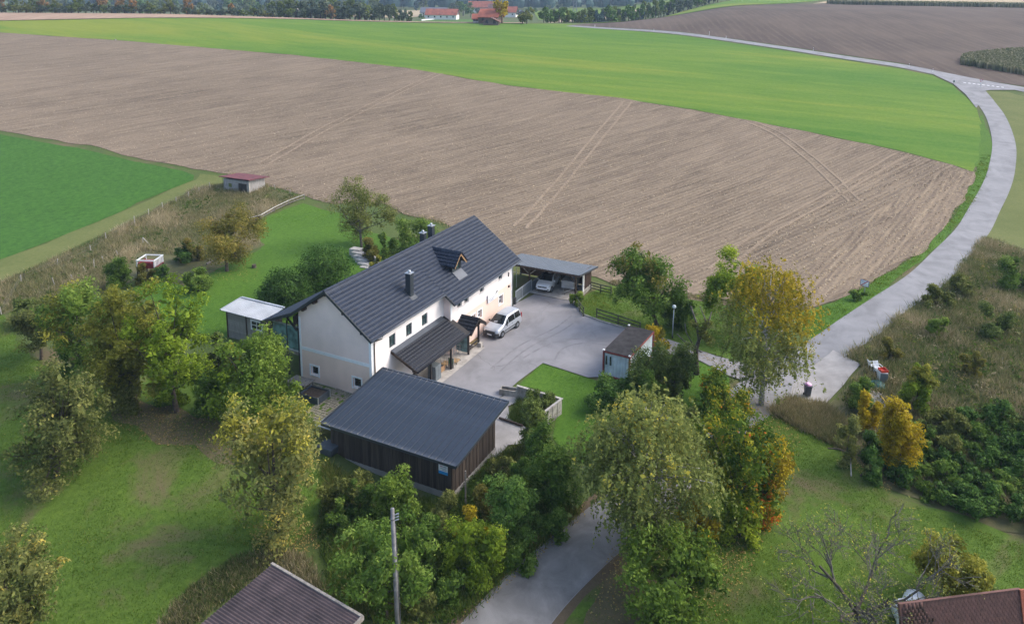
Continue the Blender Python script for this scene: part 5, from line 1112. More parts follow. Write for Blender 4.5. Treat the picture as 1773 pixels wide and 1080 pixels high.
# planters and bench by the gable
P = at(545, 690); pl = thing('planter_box', 'dark slate planter box with bare soil near the gable', 'planter', (P[0], P[1], P[2]), R(2))
for a in ((-.75, .75, -.95, -.88, 0, .62), (-.75, .75, .88, .95, 0, .62), (-.75, -.69, -.88, .88, 0, .62), (.69, .75, -.88, .88, 0, .62)): MB().box(*a).build('side', M['planter_slate'], pl)
MB().box(-.69, .69, -.88, .88, 0, .48).build('soil', M['soil'], pl)
for x in (-.75, .75):
    for y in (-.95, .95): MB().box(x-.04, x+.04, y-.04, y+.04, 0, .65).build('corner_post', M['steel'], pl)
P = at(521, 672); bnch = thing('garden_table', 'weathered slatted garden table against the house gable', 'table', (P[0], P[1], P[2]), R(1))
for k in range(7): MB().box(-.62, .62, -1.0+k*.29, -.74+k*.29, .66, .70).build('slat', M['grey_timber'], bnch)
for x in (-.5, .5):
    for y in (-.85, .85): MB().box(x-.04, x+.04, y-.04, y+.04, 0, .66).build('leg', M['grey_timber'], bnch)
P = at(570, 752); wt = thing('sheet_table', 'pale metal sheet lying on a stand beside the shed', 'table', (P[0], P[1], P[2]), R(0))
MB().box(-.55, .55, -1.0, .85, .8, .85).build('top', M['sheet_light'], wt)
for x in (-.45, .45):
    for y in (-.85, .75): MB().box(x-.035, x+.035, y-.035, y+.035, 0, .8).build('leg', M['steel'], wt)
P = at(570, 782); o = thing('plastic_tub', 'dark plastic tub at the foot of the shed wall', 'tub', tuple(P)); MB().hexa([(-.5, -.6, 0), (.5, -.6, 0), (.5, .6, 0), (-.5, .6, 0), (-.58, -.7, .6), (.58, -.7, .6), (.58, .7, .6), (-.58, .7, .6)]).build('body', M['planter_slate'], o, bevel=.04)
# grass-grown pavers in front of the gable
PV = np.array(px([(516, 658), (610, 684), (640, 700), (600, 730), (560, 745), (528, 715), (555, 693)])); mn, mx = PV.min(0), PV.max(0); V = []; Fq = []
def inside(P, poly):
    x, y = P[:, 0], P[:, 1]; c = np.zeros(len(P), bool); n = len(poly)
    for i in range(n):
        x1, y1 = poly[i]; x2, y2 = poly[(i+1) % n]; t = ((y1 > y) != (y2 > y)) & (x < (x2-x1)*(y-y1)/((y2-y1) if y2 != y1 else 1e-9)+x1); c ^= t
    return c
patch('paved_ground', PV, M['orchard_grass'], .06, 1.5)
gx, gy = np.meshgrid(np.arange(mn[0], mx[0], .30), np.arange(mn[1], mx[1], .22), indexing='ij'); Q = np.stack([gx.ravel(), gy.ravel()], 1); Q = Q[inside(Q, PV)]; Z = tz(Q[:, 0], Q[:, 1])
m = MB()
for (x, y), z in zip(Q, Z):
    if rng.random() < .12: continue
    m.box(x-.125, x+.125, y-.085, y+.085, z, z+.085+rng.normal(0, .006))
o = m.build('pavers', M['paver']); o['kind'] = 'stuff'; o['label'] = 'grass-grown concrete pavers below the gable'; o['category'] = 'paving'
# ------------------------------------------------------------------ things under the porch
def trolley(x, y, rz, label, h=1.55):
    t = thing('roll_cage', label, 'trolley', (x, y, .17), rz, None)
    MB().box(-.40, .40, -.32, .32, .14, .18).build('deck', M['cardboard'], t)
    for sx in (-.4, .4):
        for sy in (-.32, .32): MB().tube([(sx, sy, .1), (sx, sy, h)], .017, 6).build('upright', M['steel'], t); MB().tube([(sx, sy-.02, .06), (sx, sy+.02, .06)], .06, 10).build('castor', M['tyre'], t)
    for sx in (-.4, .4):
        for z in (.5, .85, 1.2, h-.02): MB().tube([(sx, -.32, z), (sx, .32, z)], .011, 5).build('rail', M['steel'], t)
        MB().tube([(sx, 0, .18), (sx, 0, h)], .009, 5).build('bar', M['steel'], t)
    return t
trolley(10.0, -1.75, R(8), 'wire roll cage standing nearest the glass screen')
trolley(9.15, -1.25, R(4), 'wire roll cage pushed back against the porch wall')
o = thing('cabinet', 'grey metal cabinet under the lean-to roof', 'cabinet', (6.5, -1.75, .16)); MB().box(-.45, .45, -.4, .4, 0, 1.35).build('carcass', M['gate_grey'], o); MB().box(-.43, -.01, -.42, -.4, .05, 1.3).build('door', M['gate_grey'], o); MB().box(.01, .43, -.42, -.4, .05, 1.3).build('door', M['gate_grey'], o)
o = thing('crate_board', 'green and white notice board leaning beside the porch post', 'board', (8.95, -1.95, .16)); MB().box(-.03, .03, -.3, .3, 0, .95).build('panel', M['pale_timber'], o); MB().box(-.034, -.03, -.2, .2, .35, .8).build('print', M['crate_green'], o)
o = thing('wooden_crate', 'low wooden crate on the porch slab', 'crate', (7.7, -1.3, .16))
for k in range(4): MB().box(-.6, .6, -.42, -.39, .04+k*.13, .15+k*.13).build('slat', M['raw_timber'], o); MB().box(-.6, .6, .39, .42, .04+k*.13, .15+k*.13).build('slat', M['raw_timber'], o); MB().box(-.62, -.59, -.4, .4, .04+k*.13, .15+k*.13).build('slat', M['raw_timber'], o)
MB().box(-.6, .6, -.4, .4, .0, .04).build('bottom', M['raw_timber'], o)
o = thing('firewood_stack', 'dark stacked firewood at the left end of the porch', 'firewood', (4.2, -.6, .16))
for k in range(60): x = -1.0+(k % 12)*.17; z = .09+(k//12)*.165; MB().tube([(x+rng.normal(0, .01), -.35, z), (x, .15, z)], .08, 7).build('log', M['brown_timber'], o)
# ------------------------------------------------------------------ fences and garden
def post_at(px_, py_, ytop, nm, label, mat, r=.05, group=None, lean=0):
    P = at(px_, py_); h = max(.5, height_to(P, ytop)); t = thing(nm, label, 'post', tuple(P), 0, group); MB().tube([(0, 0, -.2), (lean*rng.normal(0, .06), lean*rng.normal(0, .06), h)], [r, r*.9], 7).build('shaft', M[mat], t); return P, h
fp = [(3, 545, 531), (37, 488, 476), (100, 462, 448), (158, 436, 424), (184, 416, 403), (234, 392, 374), (258, 376, 362), (282, 362, 350), (305, 350, 341), (326, 342, 332), (345, 333, 324), (364, 325, 316)]
pp = []
for k, (a, b, c) in enumerate(fp): pp.append(post_at(a, b, c, 'fence_post', 'grey wooden post of the wire fence along the crop field', 'pale_timber', .055, 'posts of the field-edge wire fence', 1))
fw_ = thing('fence_wire', 'thin grey wires strung between the field-edge fence posts', 'wire', tuple(pp[0][0]))
for (A, ha), (B, hb) in zip(pp, pp[1:]):
    for f in (.5, .9): loc_child(MB().tube([(A[0], A[1], A[2]+ha*f), (B[0], B[1], B[2]+hb*f)], .008, 4).build('strand', M['wire_grey'], None), fw_)
for a, b, c in [(96, 495, 480), (128, 487, 474), (150, 471, 460), (163, 464, 449), (181, 455, 444), (206, 444, 432)]: post_at(a, b, c, 'garden_stake', 'pale slanting stake in the dry tall grass of the garden', 'pale_timber', .05, 'stakes standing in the dry tall grass', 4)
for a, b, c in [(477, 329, 320), (502, 336, 328)]: post_at(a, b, c, 'wire_post', 'thin post beside the ploughed field near the hut', 'pale_timber', .05, 'thin posts beside the hut', 2)
rail_px = [(425, 386, 379), (452, 380, 372), (475, 367, 359), (500, 355, 347), (527, 346, 337)]
rf = thing('rail_fence', 'long pale timber rail fence along the garden lawn', 'fence', tuple(at(475, 367))); rp = []
for a, b, c in rail_px: P = at(a, b); h = height_to(P, c); rp.append((P, h)); loc_child(MB().tube([(P[0], P[1], P[2]-.2), (P[0], P[1], P[2]+h)], .06, 7).build('post', M['grey_timber'], None), rf)
for (A, ha), (B, hb) in zip(rp, rp[1:]): loc_child(MB().bar((A[0], A[1], A[2]+ha), (B[0], B[1], B[2]+hb), .10, .10).build('rail', M['pale_timber'], None), rf); loc_child(MB().bar((A[0], A[1], A[2]+ha*.45), (B[0], B[1], B[2]+hb*.45), .06, .10).build('rail', M['grey_timber'], None), rf)
A = rp[0][0]; loc_child(MB().bar((A[0], A[1], A[2]+.4), (rp[1][0][0], rp[1][0][1], rp[1][0][2]+.4), .06, .75).build('panel', M['dark_board'], None), rf)
# white-railed play platform
P = at(262, 478); pf = thing('play_platform', 'white-railed red play platform on dark legs in the garden', 'platform', tuple(P), R(24)); zt = height_to(P, 447); zf = zt-.75
MB().box(-1.05, 1.05, -1.05, 1.05, zf-.12, zf).build('floor', M['dull_red'], pf)
for x in (-1.0, 1.0):
    for y in (-1.0, 1.0): MB().box(x-.06, x+.06, y-.06, y+.06, 0, zf-.12).build('leg', M['brown_timber'], pf); MB().box(x-.05, x+.05, y-.05, y+.05, zf, zt).build('rail_post', M['paint_white'], pf)
for y in (-1.0, 1.0): MB().box(-1.08, 1.08, y-.07, y+.07, zt, zt+.09).build('top_rail', M['paint_white'], pf)
for x in (-1.0, 1.0): MB().box(x-.07, x+.07, -.93, .93, zt, zt+.09).build('top_rail', M['paint_white'], pf)
for k in range(6): MB().box(-.8+k*.3, -.66+k*.3, -1.03, -.99, zf+.02, zt).build('baluster', M['paint_white'], pf)
MB().box(-1.04, -1.0, -.9, .9, zf, zf+.5).build('side_board', M['dull_red'], pf); MB().box(-.9, .9, .98, 1.02, zf, zf+.45).build('side_board', M['dull_red'], pf); MB().box(-.5, .6, -.3, .7, zf, zf+.4).build('box_seat', M['dull_red'], pf)
for a, b, c, d in ((247, 437, 411, 0), (262, 428, 413, 1)): pass
P = at(248, 424); sw2 = thing('swing_frame', 'thin grey swing frame in the tall grass behind the platform', 'frame', tuple(P)); h = height_to(P, 411); Q_ = at(262, 427)
MB().tube([(0, 0, 0), (0, 0, h)], .05, 6).build('upright', M['pale_timber'], sw2); MB().tube([(0, 0, h), tuple(Q_-P)], .05, 6).build('strut', M['pale_timber'], sw2)
P = at(440, 464); o = thing('tree_stump', 'dark tree stump on the garden lawn', 'stump', tuple(P)); MB().tube([(0, 0, -.1), (0, 0, .2), (0, 0, .45)], [.32, .26, .25], 10).build('stump', M['bark'], o)
a, b = at(358, 459), at(380, 452); o = thing('fallen_log', 'pale log lying beside the garden apple tree', 'log', tuple(a)); MB().tube([(0, 0, .15), tuple(b-a+np.array([0, 0, .5]))], [.13, .1], 8).build('log', M['grey_timber'], o)
# paddock fence beside the carport
def plank_fence(name, label, pts, h=1.05, rails=3, mat='green_timber'):
    W = [at(*q) for q in pts]; t = thing(name, label, 'fence', tuple(W[0]))
    for P in W: loc_child(MB().box(P[0]-.06, P[0]+.06, P[1]-.06, P[1]+.06, P[2]-.1, P[2]+h+.08).build('post', M[mat], None), t)
    for A, B in zip(W, W[1:]):
        for k in range(rails): z = .28+k*(h-.28)/(rails-1); loc_child(MB().bar((A[0], A[1], A[2]+z), (B[0], B[1], B[2]+z), .04, .12).build('plank', M[mat], None), t)
plank_fence('paddock_fence', 'mossy plank fence from carport corner to the drive', [(996, 527), (1004, 541), (1010, 549)])
plank_fence('paddock_fence', 'mossy plank fence below the walnut tree by the drive', [(1033, 551), (1070, 563), (1108, 576)])
plank_fence('paddock_fence', 'mossy plank fence at field edge behind the carport', [(1023, 502), (1040, 507), (1058, 511)], .95)
kb = MB()
W = [at(*q) for q in [(995, 525), (1008, 546), (1040, 558), (1100, 575), (1150, 589)]]
ke = thing('drive_kerb', 'low mossy kerb between drive and paddock grass', 'kerb', tuple(W[0]))
for A, B in zip(W, W[1:]):
    n = max(1, int(np.linalg.norm(B-A)/1.0))
    for k in range(n): a = A+(B-A)*k/n; b = A+(B-A)*(k+.97)/n; loc_child(MB().bar((a[0], a[1], a[2]+.12), (b[0], b[1], b[2]+.12), .14, .22).build('kerbstone', M['kerb'], None), ke)
# ------------------------------------------------------------------ rubbish by the pad
P = at(1527, 662); o = thing('old_fridge', 'discarded white fridge with red crate on top', 'fridge', tuple(P), R(20)); MB().box(-.35, .35, -.32, .32, 0, 1.05).build('body', M['paint_white'], o, bevel=.02); MB().box(-.39, -.35, -.31, .31, .04, 1.0).build('door', M['gate_grey'], o)
o2 = thing('red_crate', 'red plastic crate lying on the discarded fridge', 'crate', (P[0], P[1], P[2]+1.05), R(30)); 
MB().box(-.33, .33, -.3, .3, 0, .03).build('bottom', M['crate_red'], o2)
for a in ((-.33, .33, -.3, -.27, .03, .2), (-.33, .33, .27, .3, .03, .2), (-.33, -.30, -.27, .27, .03, .2), (.30, .33, -.27, .27, .03, .2)): MB().box(*a).build('side', M['crate_red'], o2)
P = at(1519, 668); o = thing('teal_tarp', 'crumpled teal tarpaulin heap beside the old fridge', 'tarp', tuple(P)); V = []; n = 12
for i in range(n):
    for j in range(n): u, v = i/(n-1)-.5, j/(n-1)-.5; V.append((u*1.3, v*1.5, max(0, .42*(1-(2*u)**2)*(1-(2*v)**2))+rng.random()*.10))
np_mesh('sheet', np.array(V), np.array([(i*n+j, i*n+j+1, (i+1)*n+j+1, (i+1)*n+j) for i in range(n-1) for j in range(n-1)]), M['tarp_teal'], o)
P = at(1520, 649)
for k, (lb, dx, dy, rz_, z) in enumerate((('white plastic garden chair nearest the discarded fridge', 0, 0, 35, 0), ('white plastic garden chair stacked on another chair', .08, .06, 38, .24), ('white plastic garden chair thrown behind the chair stack', .9, .5, 120, 0))):
    o = thing('garden_chair', lb, 'chair', (P[0]+dx, P[1]+dy, P[2]+z), R(rz_))
    MB().box(-.25, .25, -.25, .25, .38, .42).build('seat', M['film_white'], o)
    for q_ in range(4): MB().hexa([(.24, -.24+q_*.13, .42), (.28, -.24+q_*.13, .42), (.28, -.15+q_*.13, .42), (.24, -.15+q_*.13, .42), (.38, -.24+q_*.13, .86), (.42, -.24+q_*.13, .86), (.42, -.15+q_*.13, .86), (.38, -.15+q_*.13, .86)]).build('back_slat', M['film_white'], o)
    for x in (-.22, .22):
        for y in (-.22, .22): MB().bar((x, y, 0), (x, y, .38), .04, .04).build('leg', M['film_white'], o)
    for y in (-.27, .27): MB().bar((-.22, y, .62), (.30, y, .62), .05, .03).build('armrest', M['film_white'], o); MB().bar((-.22, y, .40), (-.22, y, .62), .04, .03).build('arm_post', M['film_white'], o)
P = at(1521, 700); rs = thing('rubble_slab', 'grey concrete rubble slab among the young trees', 'slab', tuple(P)); V = [(-1.6, -.9, .1), (1.2, -1.2, .05), (1.7, .6, .12), (.2, 1.1, .1), (-1.4, .7, .05)]
m = MB(); m.poly([(a, b, 0) for a, b, c in V]); m.poly([(a, b, c+.18) for a, b, c in V])
for k in range(5): a, b = V[k], V[(k+1) % 5]; m.quad((a[0], a[1], 0), (b[0], b[1], 0), (b[0], b[1], b[2]+.18), (a[0], a[1], a[2]+.18))
m.build('slab', M['pad_concrete'], rs)
a, b = at(1524, 692), at(1537, 706); o = thing('yellow_pipe', 'yellow drainage pipe lying on the rubble', 'pipe', tuple(a)); MB().tube([(0, 0, .35), tuple((b-a)*.5+np.array([0, 0, .30])), tuple(b-a+np.array([0, 0, .3]))], .06, 8).build('pipe', M['yellow_pipe'], o, smooth=True)
# ------------------------------------------------------------------ roadside posts, signs, far mast
for k, (a, b, c) in enumerate([(1030, 47, 44.5), (1132, 55.5, 53), (1257, 68, 65), (1408, 88.5, 85), (1574, 117, 112.5), (1615, 126, 120)]):
    P = at(a, b, 345); h = 1.0; t = thing('delineator_post', 'white roadside delineator post beside the far road', 'post', tuple(P), 0, 'delineator posts along the far road'); MB().hexa([(-.06, -.05, 0), (.06, -.05, 0), (.06, .05, 0), (-.06, .05, 0), (-.06, -.05, h), (.06, -.05, h+.06), (.06, .05, h+.06), (-.06, .05, h)]).build('shaft', M['paint_white'], t); MB().box(-.064, .064, -.054, .054, h*.7, h*.86).build('black_band', M['plastic_black'], t)
P = at(1228, 62, 345); t = thing('field_marker', 'white and red marker post in the dark field edge', 'post', tuple(P)); MB().tube([(0, 0, 0), (0, 0, 1.7)], .05, 8).build('shaft', M['paint_white'], t); MB().tube([(0, 0, 1.7), (0, 0, 2.1)], .06, 8).build('tip', M['paint_red'], t)
P = at(1697, 153); t = thing('give_way_sign', 'small red-rimmed give-way sign at the road junction', 'sign', tuple(P), FRZ); MB().tube([(0, 0, 0), (0, 0, 1.7)], .04, 8).build('post', M['rail_silver'], t); MB().poly([(-.45, -.05, 2.3), (.45, -.05, 2.3), (0, -.05, 1.55)]).build('plate', M['sign_red'], t); MB().poly([(-.28, -.06, 2.2), (.28, -.06, 2.2), (0, -.06, 1.74)]).build('face', M['sign_white'], t)
P = at(1651, 148); t = thing('post_box', 'small dark box on a post by the junction', 'box', tuple(P)); MB().tube([(0, 0, 0), (0, 0, .9)], .05, 8).build('post', M['wire_grey'], t); MB().box(-.25, .25, -.2, .2, .8, 1.3).build('box', M['gate_grey'], t)
P = at(200, 70.5, 345); t = thing('field_stone', 'pale boundary stone at the edge of green field', 'stone', tuple(P)); MB().hexa([(-.25, -.2, 0), (.25, -.2, 0), (.25, .2, 0), (-.25, .2, 0), (-.15, -.12, .5), (.12, -.12, .45), (.15, .12, .5), (-.12, .12, .55)]).build('stone', M['old_concrete'], t)
def pylon(px_, py_, ytop, label):
    P = at(px_, py_, 1400); h = height_to(P, ytop); t = thing('power_pylon', label, 'pylon', tuple(P), FRZ, None); w0, w1 = h*.085, h*.02
    for sx in (-1, 1):
        for sy in (-1, 1): MB().bar((sx*w0, sy*w0, 0), (sx*w1, sy*w1, h), .22, .22).build('leg', M['mast_grey'], t)
    m = MB(); n = 8
    for k in range(n):
        f0, f1 = k/n, (k+1)/n; a, b = w0+(w1-w0)*f0, w0+(w1-w0)*f1
        for s in (-1, 1): m.bar((-a, s*a, f0*h), (b, s*b, f1*h), .12, .12); m.bar((a, s*a, f0*h), (-b, s*b, f1*h), .12, .12); m.bar((s*a, -a, f0*h), (s*b, b, f1*h), .12, .12)
    o = m.build('lattice', M['mast_grey'], t); o['kind'] = 'stuff'
    for f, wd in ((.70, .16), (.84, .20), (.96, .12)): MB().bar((-wd*h, 0, f*h), (wd*h, 0, f*h), .3, .4).build('cross_arm', M['mast_grey'], t)
pylon(995, 38, -16, 'grey lattice power pylon beside the dark hedge copse')
pylon(470, 24, -14, 'grey lattice power pylon rising from the valley trees')
# ------------------------------------------------------------------ wrapped bales beside the clay roof
for k, (a, b, r_) in enumerate([(1580, 1050, .62), (1566, 1066, .6), (1590, 1068, .62), (1575, 1082, .62)]):
    P = at(a, b+14); t = thing('wrapped_bale', 'white film-wrapped bale heaped beside the clay-roofed building', 'bale', (P[0], P[1], P[2]), rng.uniform(0, 3), 'wrapped bales by the clay roof')
    MB().tube([(-.55, 0, r_), (-.5, 0, r_), (.5, 0, r_), (.55, 0, r_)], [r_*.82, r_, r_, r_*.82], 16).build('wrap', M['film_white'], t, smooth=True)
# ------------------------------------------------------------------ leaves, trees, shrubs
def unit(v): return v/np.maximum(np.linalg.norm(v, axis=-1, keepdims=True), 1e-9)
def leaf_arrays(pos, nrm, size, asp=.5):
    n = len(pos); t = unit(np.cross(nrm, rng.normal(size=(n, 3)))); b = np.cross(nrm, t); s = np.asarray(size).reshape(-1, 1)
    V = np.stack([pos+t*s, pos+b*s*asp+nrm*s*.12, pos-t*s, pos-b*s*asp+nrm*s*.12], 1).reshape(-1, 3); Fq = np.arange(n*4).reshape(n, 4); return V, Fq
def crown_mesh(name, clumps, rads, n, size, mat, parent, tmean=.5, tvar=.18, hole=.0, up=.35, tz_=0.0, cl_t=None, core=.10):
    clumps = np.asarray(clumps, float); rads = np.asarray(rads, float); k = len(clumps)
    w = rads**2; idx = rng.choice(k, n, p=w/w.sum()); d = unit(rng.normal(size=(n, 3))); d[:, 2] = np.abs(d[:, 2])*np.where(rng.random(n) < .60, 1, -1); d = unit(d)
    r = rads[idx]*(rng.random(n)**.45)*rng.uniform(.85, 1.2, n); pos = clumps[idx]+d*r[:, None]*np.array([1, 1, .8])
    nrm = unit(d*.7+np.array([0, 0, up])+rng.normal(size=(n, 3))*.55)
    ct = rng.normal(0, tvar*.75, k) if cl_t is None else np.asarray(cl_t)
    t = np.clip(tmean+ct[idx]+rng.normal(0, tvar*.8, n), 0, 1)
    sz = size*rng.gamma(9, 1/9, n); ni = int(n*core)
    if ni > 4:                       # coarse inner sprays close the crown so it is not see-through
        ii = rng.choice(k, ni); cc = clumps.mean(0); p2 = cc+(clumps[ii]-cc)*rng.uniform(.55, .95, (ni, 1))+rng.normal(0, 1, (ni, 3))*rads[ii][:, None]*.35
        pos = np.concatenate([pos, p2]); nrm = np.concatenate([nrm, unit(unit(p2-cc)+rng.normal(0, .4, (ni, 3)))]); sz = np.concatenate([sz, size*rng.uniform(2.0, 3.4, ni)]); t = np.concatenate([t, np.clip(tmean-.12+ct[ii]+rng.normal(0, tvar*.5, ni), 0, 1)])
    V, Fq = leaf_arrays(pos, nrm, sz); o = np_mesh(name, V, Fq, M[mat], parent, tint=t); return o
def make_clumps(rx, ry, rz, k, rel=.34, flat=.0, lump=.16):
    """uneven crown: several lobes of different size, each covered by small clumps, with gaps between"""
    if lump < .1:
        i = np.arange(k)+.5; ph = np.arccos(1-2*i/k); th = math.pi*(1+5**.5)*i+rng.uniform(0, 6.28); d = np.stack([np.cos(th)*np.sin(ph), np.sin(th)*np.sin(ph), np.cos(ph)], 1)
        m = np.where(rng.random(k) < .8, rng.uniform(.68, .84, k), rng.uniform(.2, .5, k)); c = d*m[:, None]*np.array([rx, ry, rz]); return c, (rx*ry*rz)**(1/3)*rel*rng.uniform(.7, 1.2, k)
    k = int(k*2.1); nl = max(4, int(k/9)); i = np.arange(nl)+.5; ph = np.arccos(1-2*i/nl); th = math.pi*(1+5**.5)*i+rng.uniform(0, 6.28)
    lc = np.stack([np.cos(th)*np.sin(ph), np.sin(th)*np.sin(ph), np.cos(ph)], 1)*rng.uniform(.36, .72, (nl, 1))+rng.normal(0, .07, (nl, 3)); lr = rng.uniform(.32, .52, nl)
    li = rng.choice(nl, k, p=lr**2/(lr**2).sum()); d = unit(rng.normal(size=(k, 3))+unit(lc[li])*.75+np.array([0, 0, .15])); c = (lc[li]+d*(lr[li]*rng.uniform(.45, 1.08, k))[:, None])
    n_ = np.linalg.norm(c, axis=1); c *= np.minimum(1, 1.04/np.maximum(n_, 1e-6))[:, None]; c *= np.array([rx, ry, rz])
    return c, (rx*ry*rz)**(1/3)*rel*.62*rng.uniform(.55, 1.4, k)
def limbs(parent, base, ctr, clumps, r0, mat, nb=12, lean=(0, 0), stems=1):
    base = np.array(base, float); ctr = np.array(ctr, float)
    for s in range(stems):
        m = MB(); o = rng.normal(0, r0*1.6, 3)*(stems > 1); o[2] = 0; tip = ctr+np.array([0, 0, .35*(clumps[:, 2].max() if len(clumps) else 1)]); p1 = base+o; pm = p1+(ctr-p1)*.5+rng.normal(0, r0*.8, 3)
        m.tube([p1+np.array([0, 0, -.25]), p1+np.array([0, 0, .12]), pm, ctr+o*.6, tip+o*.5], [r0*1.35, r0*1.05, r0*.78, r0*.5, r0*.12], 8); t = m.build('trunk', M[mat], parent, smooth=True)
    ids = rng.permutation(len(clumps))[:nb]
    for i in ids:
        c = ctr+clumps[i]; f = rng.uniform(.35, .95); s0 = base+(ctr-base)*f; mid = s0+(c-s0)*.5+np.array([0, 0, -.08*np.linalg.norm(c-s0)])+rng.normal(0, .08, 3)
        MB().tube([s0, mid, c], [r0*.38, r0*.25, r0*.07], 5, cap=False).build('limb', M[mat], t, smooth=True)
    return t
def tree(box, base, label, mat='leaf_green', name='tree', cat='tree', k=34, size=.15, dens=1.0, r0=.16, bark='bark', rel=.34, tmean=.5, tvar=.18, group=None, nb=12, lump=.16, second=None, stems=1, depth=1.0, top=None, cl=None, low=False, skirt=None):
    """a broadleaf built where it stands; box = its crown's extent in the photograph, used for size only"""
    x0, x1, y0, y1 = box; B = at(*base); kx = mpp(B); cx, cy = (x0+x1)/2, (y0+y1)/2
    dep = math.atan2(CAM[2]-B[2]-2, math.hypot(B[0]-CAM[0], B[1]-CAM[1])); zc = height_to(B, cy); ctr = np.array([B[0], B[1], B[2]+max(zc, .2)])
    kx = mpp(ctr); rx = (x1-x0)/2*kx*(1.06 if low else 1.12); A = (y1-y0)/2*kx*1.04; rz = math.sqrt(max(A*A-(rx*depth*math.sin(dep))**2, (.5*A)**2))/math.cos(dep)
    ctr = ctr+np.array([_rt[0], _rt[1], 0])*((cx-base[0])*kx)
    t = thing(name, label, cat, tuple(B), 0, group); top_z = ctr[2]+rz; bot = max(B[2]+(.0 if low else .35), ctr[2]-rz*1.45); bot = B[2]-.35*(top_z-B[2]) if low else bot; bot = B[2]-.12*(top_z-B[2]) if skirt else bot; rz = (top_z-bot)/2; ctr[2] = (top_z+bot)/2; c, r = make_clumps(rx*.95, rx*.95*depth, rz*.95, k, rel, 0, lump)
    off = ctr-B
    area = 4*math.pi*((rx*rz+rx*rx+rx*rz)/3); size = size*.70; n = int(np.clip(1.04*dens*area/(size*size), 300, 11000))
    keep = (c[:, 2]+off[2]) > .05
    c, r = c[keep], r[keep]
    if second:
        m2, frac, sel = second; selmask = sel(c/np.array([rx, rx, rz])) & (rng.random(len(c)) < frac)
        if selmask.any() and (~selmask).any():
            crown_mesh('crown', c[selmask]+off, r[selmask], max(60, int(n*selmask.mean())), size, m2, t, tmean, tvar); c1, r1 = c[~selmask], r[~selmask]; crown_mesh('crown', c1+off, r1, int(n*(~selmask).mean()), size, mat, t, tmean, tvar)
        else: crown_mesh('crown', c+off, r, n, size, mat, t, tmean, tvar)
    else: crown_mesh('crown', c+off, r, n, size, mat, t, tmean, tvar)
    limbs(t, (0, 0, 0), off*np.array([1, 1, 1.0]), c, r0, bark, nb, stems=stems); return t
def shrub(box, base, label, mat='leaf_green', **kw):
    kw.setdefault('name', 'shrub'); kw.setdefault('cat', 'shrub'); kw.setdefault('k', 18); kw.setdefault('r0', .05); kw.setdefault('nb', 6); kw.setdefault('stems', 2); kw.setdefault('rel', .38); kw.setdefault('size', .12); kw.setdefault('tvar', .2); kw.setdefault('low', True); return tree(box, base, label, mat, **kw)
SIDE = lambda sgn: (lambda q: q@np.array([_rt[0], _rt[1], 0])*sgn > .1)
TOPS = lambda q: q[:, 2] > .25
LOWS = lambda q: q[:, 2] < -.1
# garden and orchard
tree((345, 457, 354, 462), (393, 470), 'apple tree turning rust brown on the garden lawn', 'leaf_rust', k=40, size=.14, r0=.2, dens=1.0)
shrub((312, 350, 398, 450), (330, 452), 'tangled dark reddish shrub behind the garden apple tree', 'leaf_rust', tmean=.4)
shrub((300, 340, 420, 452), (318, 455), 'dark green shrub between platform and apple tree', 'leaf_deep')
shrub((182, 234, 440, 500), (207, 500), 'rounded green bush left of the white-railed platform', 'leaf_green', tmean=.35, k=26)
shrub((264, 294, 455, 487), (279, 487), 'small dense evergreen bush in front of the platform', 'leaf_deep', k=16, tmean=.6)
shrub((316, 371, 456, 505), (343, 505), 'spreading yellow-green bush on the garden lawn', 'leaf_green', tmean=.62, k=24)
shrub((236, 272, 455, 492), (250, 490), 'dark brown climber below the play platform', 'leaf_rust', tmean=.25, k=14)
tree((570, 682, 303, 424), (626, 428), 'thin-leaved pale green tree at the ploughed field edge', 'leaf_olive', k=46, size=.12, r0=.17, dens=.62, rel=.26, nb=26, bark='bark_grey')
shrub((672, 760, 375, 436), (716, 440), 'dense rounded green bush behind the chimneys', 'leaf_green', k=34, tmean=.62, size=.13, dens=1.2)
shrub((655, 690, 400, 445), (672, 446), 'loose green shrub between steps and dense round bush', 'leaf_green', k=14, tmean=.5)
shrub((620, 665, 405, 450), (642, 452), 'brownish low shrub above the garden steps', 'leaf_rust', k=14, tmean=.3)
shrub((505, 617, 410, 504), (558, 508), 'large clipped dark evergreen bush behind the roof', 'leaf_deep', k=110, size=.13, tmean=.34, dens=1.9, rel=.24, lump=.06, tvar=.16)
shrub((445, 546, 456, 532), (495, 536), 'clipped dark evergreen bush beside the pale-roofed outbuilding', 'leaf_deep', k=110, size=.13, tmean=.30, dens=1.9, rel=.24, lump=.06, tvar=.16)
shrub((640, 662, 440, 470), (650, 470), 'small yellow shrub near the garden steps', 'leaf_yellowgreen', k=8)
tree((22, 128, 508, 605), (72, 622), 'grey-green fruit tree with slim trunk by the dry grass', 'leaf_pear', k=38, size=.13, r0=.14, tmean=.35, bark='bark')
shrub((22, 86, 503, 560), (48, 560), 'dark blue-green bush behind the grey-green fruit tree', 'leaf_bluegreen', k=24)
tree((85, 205, 475, 650), (150, 665), 'tall mixed green fruit tree with yellowing patches', 'leaf_green', k=44, size=.14, r0=.17, tmean=.55, second=('leaf_yellowgreen', .5, SIDE(-1)))
shrub((160, 200, 500, 560), (180, 575), 'narrow dark conifer-like bush between the orchard trees', 'leaf_deep', k=18, tmean=.4)
tree((150, 290, 492, 690), (236, 700), 'broad yellow-green orchard tree with twiggy crown', 'leaf_yellowgreen', k=56, size=.15, r0=.2, tmean=.42, rel=.28, nb=22)
tree((232, 368, 488, 692), (306, 714), 'broad lime-green orchard tree leaning over bare ground', 'leaf_lime', k=58, size=.15, r0=.2, tmean=.42, second=('leaf_yellowgreen', .6, SIDE(-1)), rel=.28, nb=22)
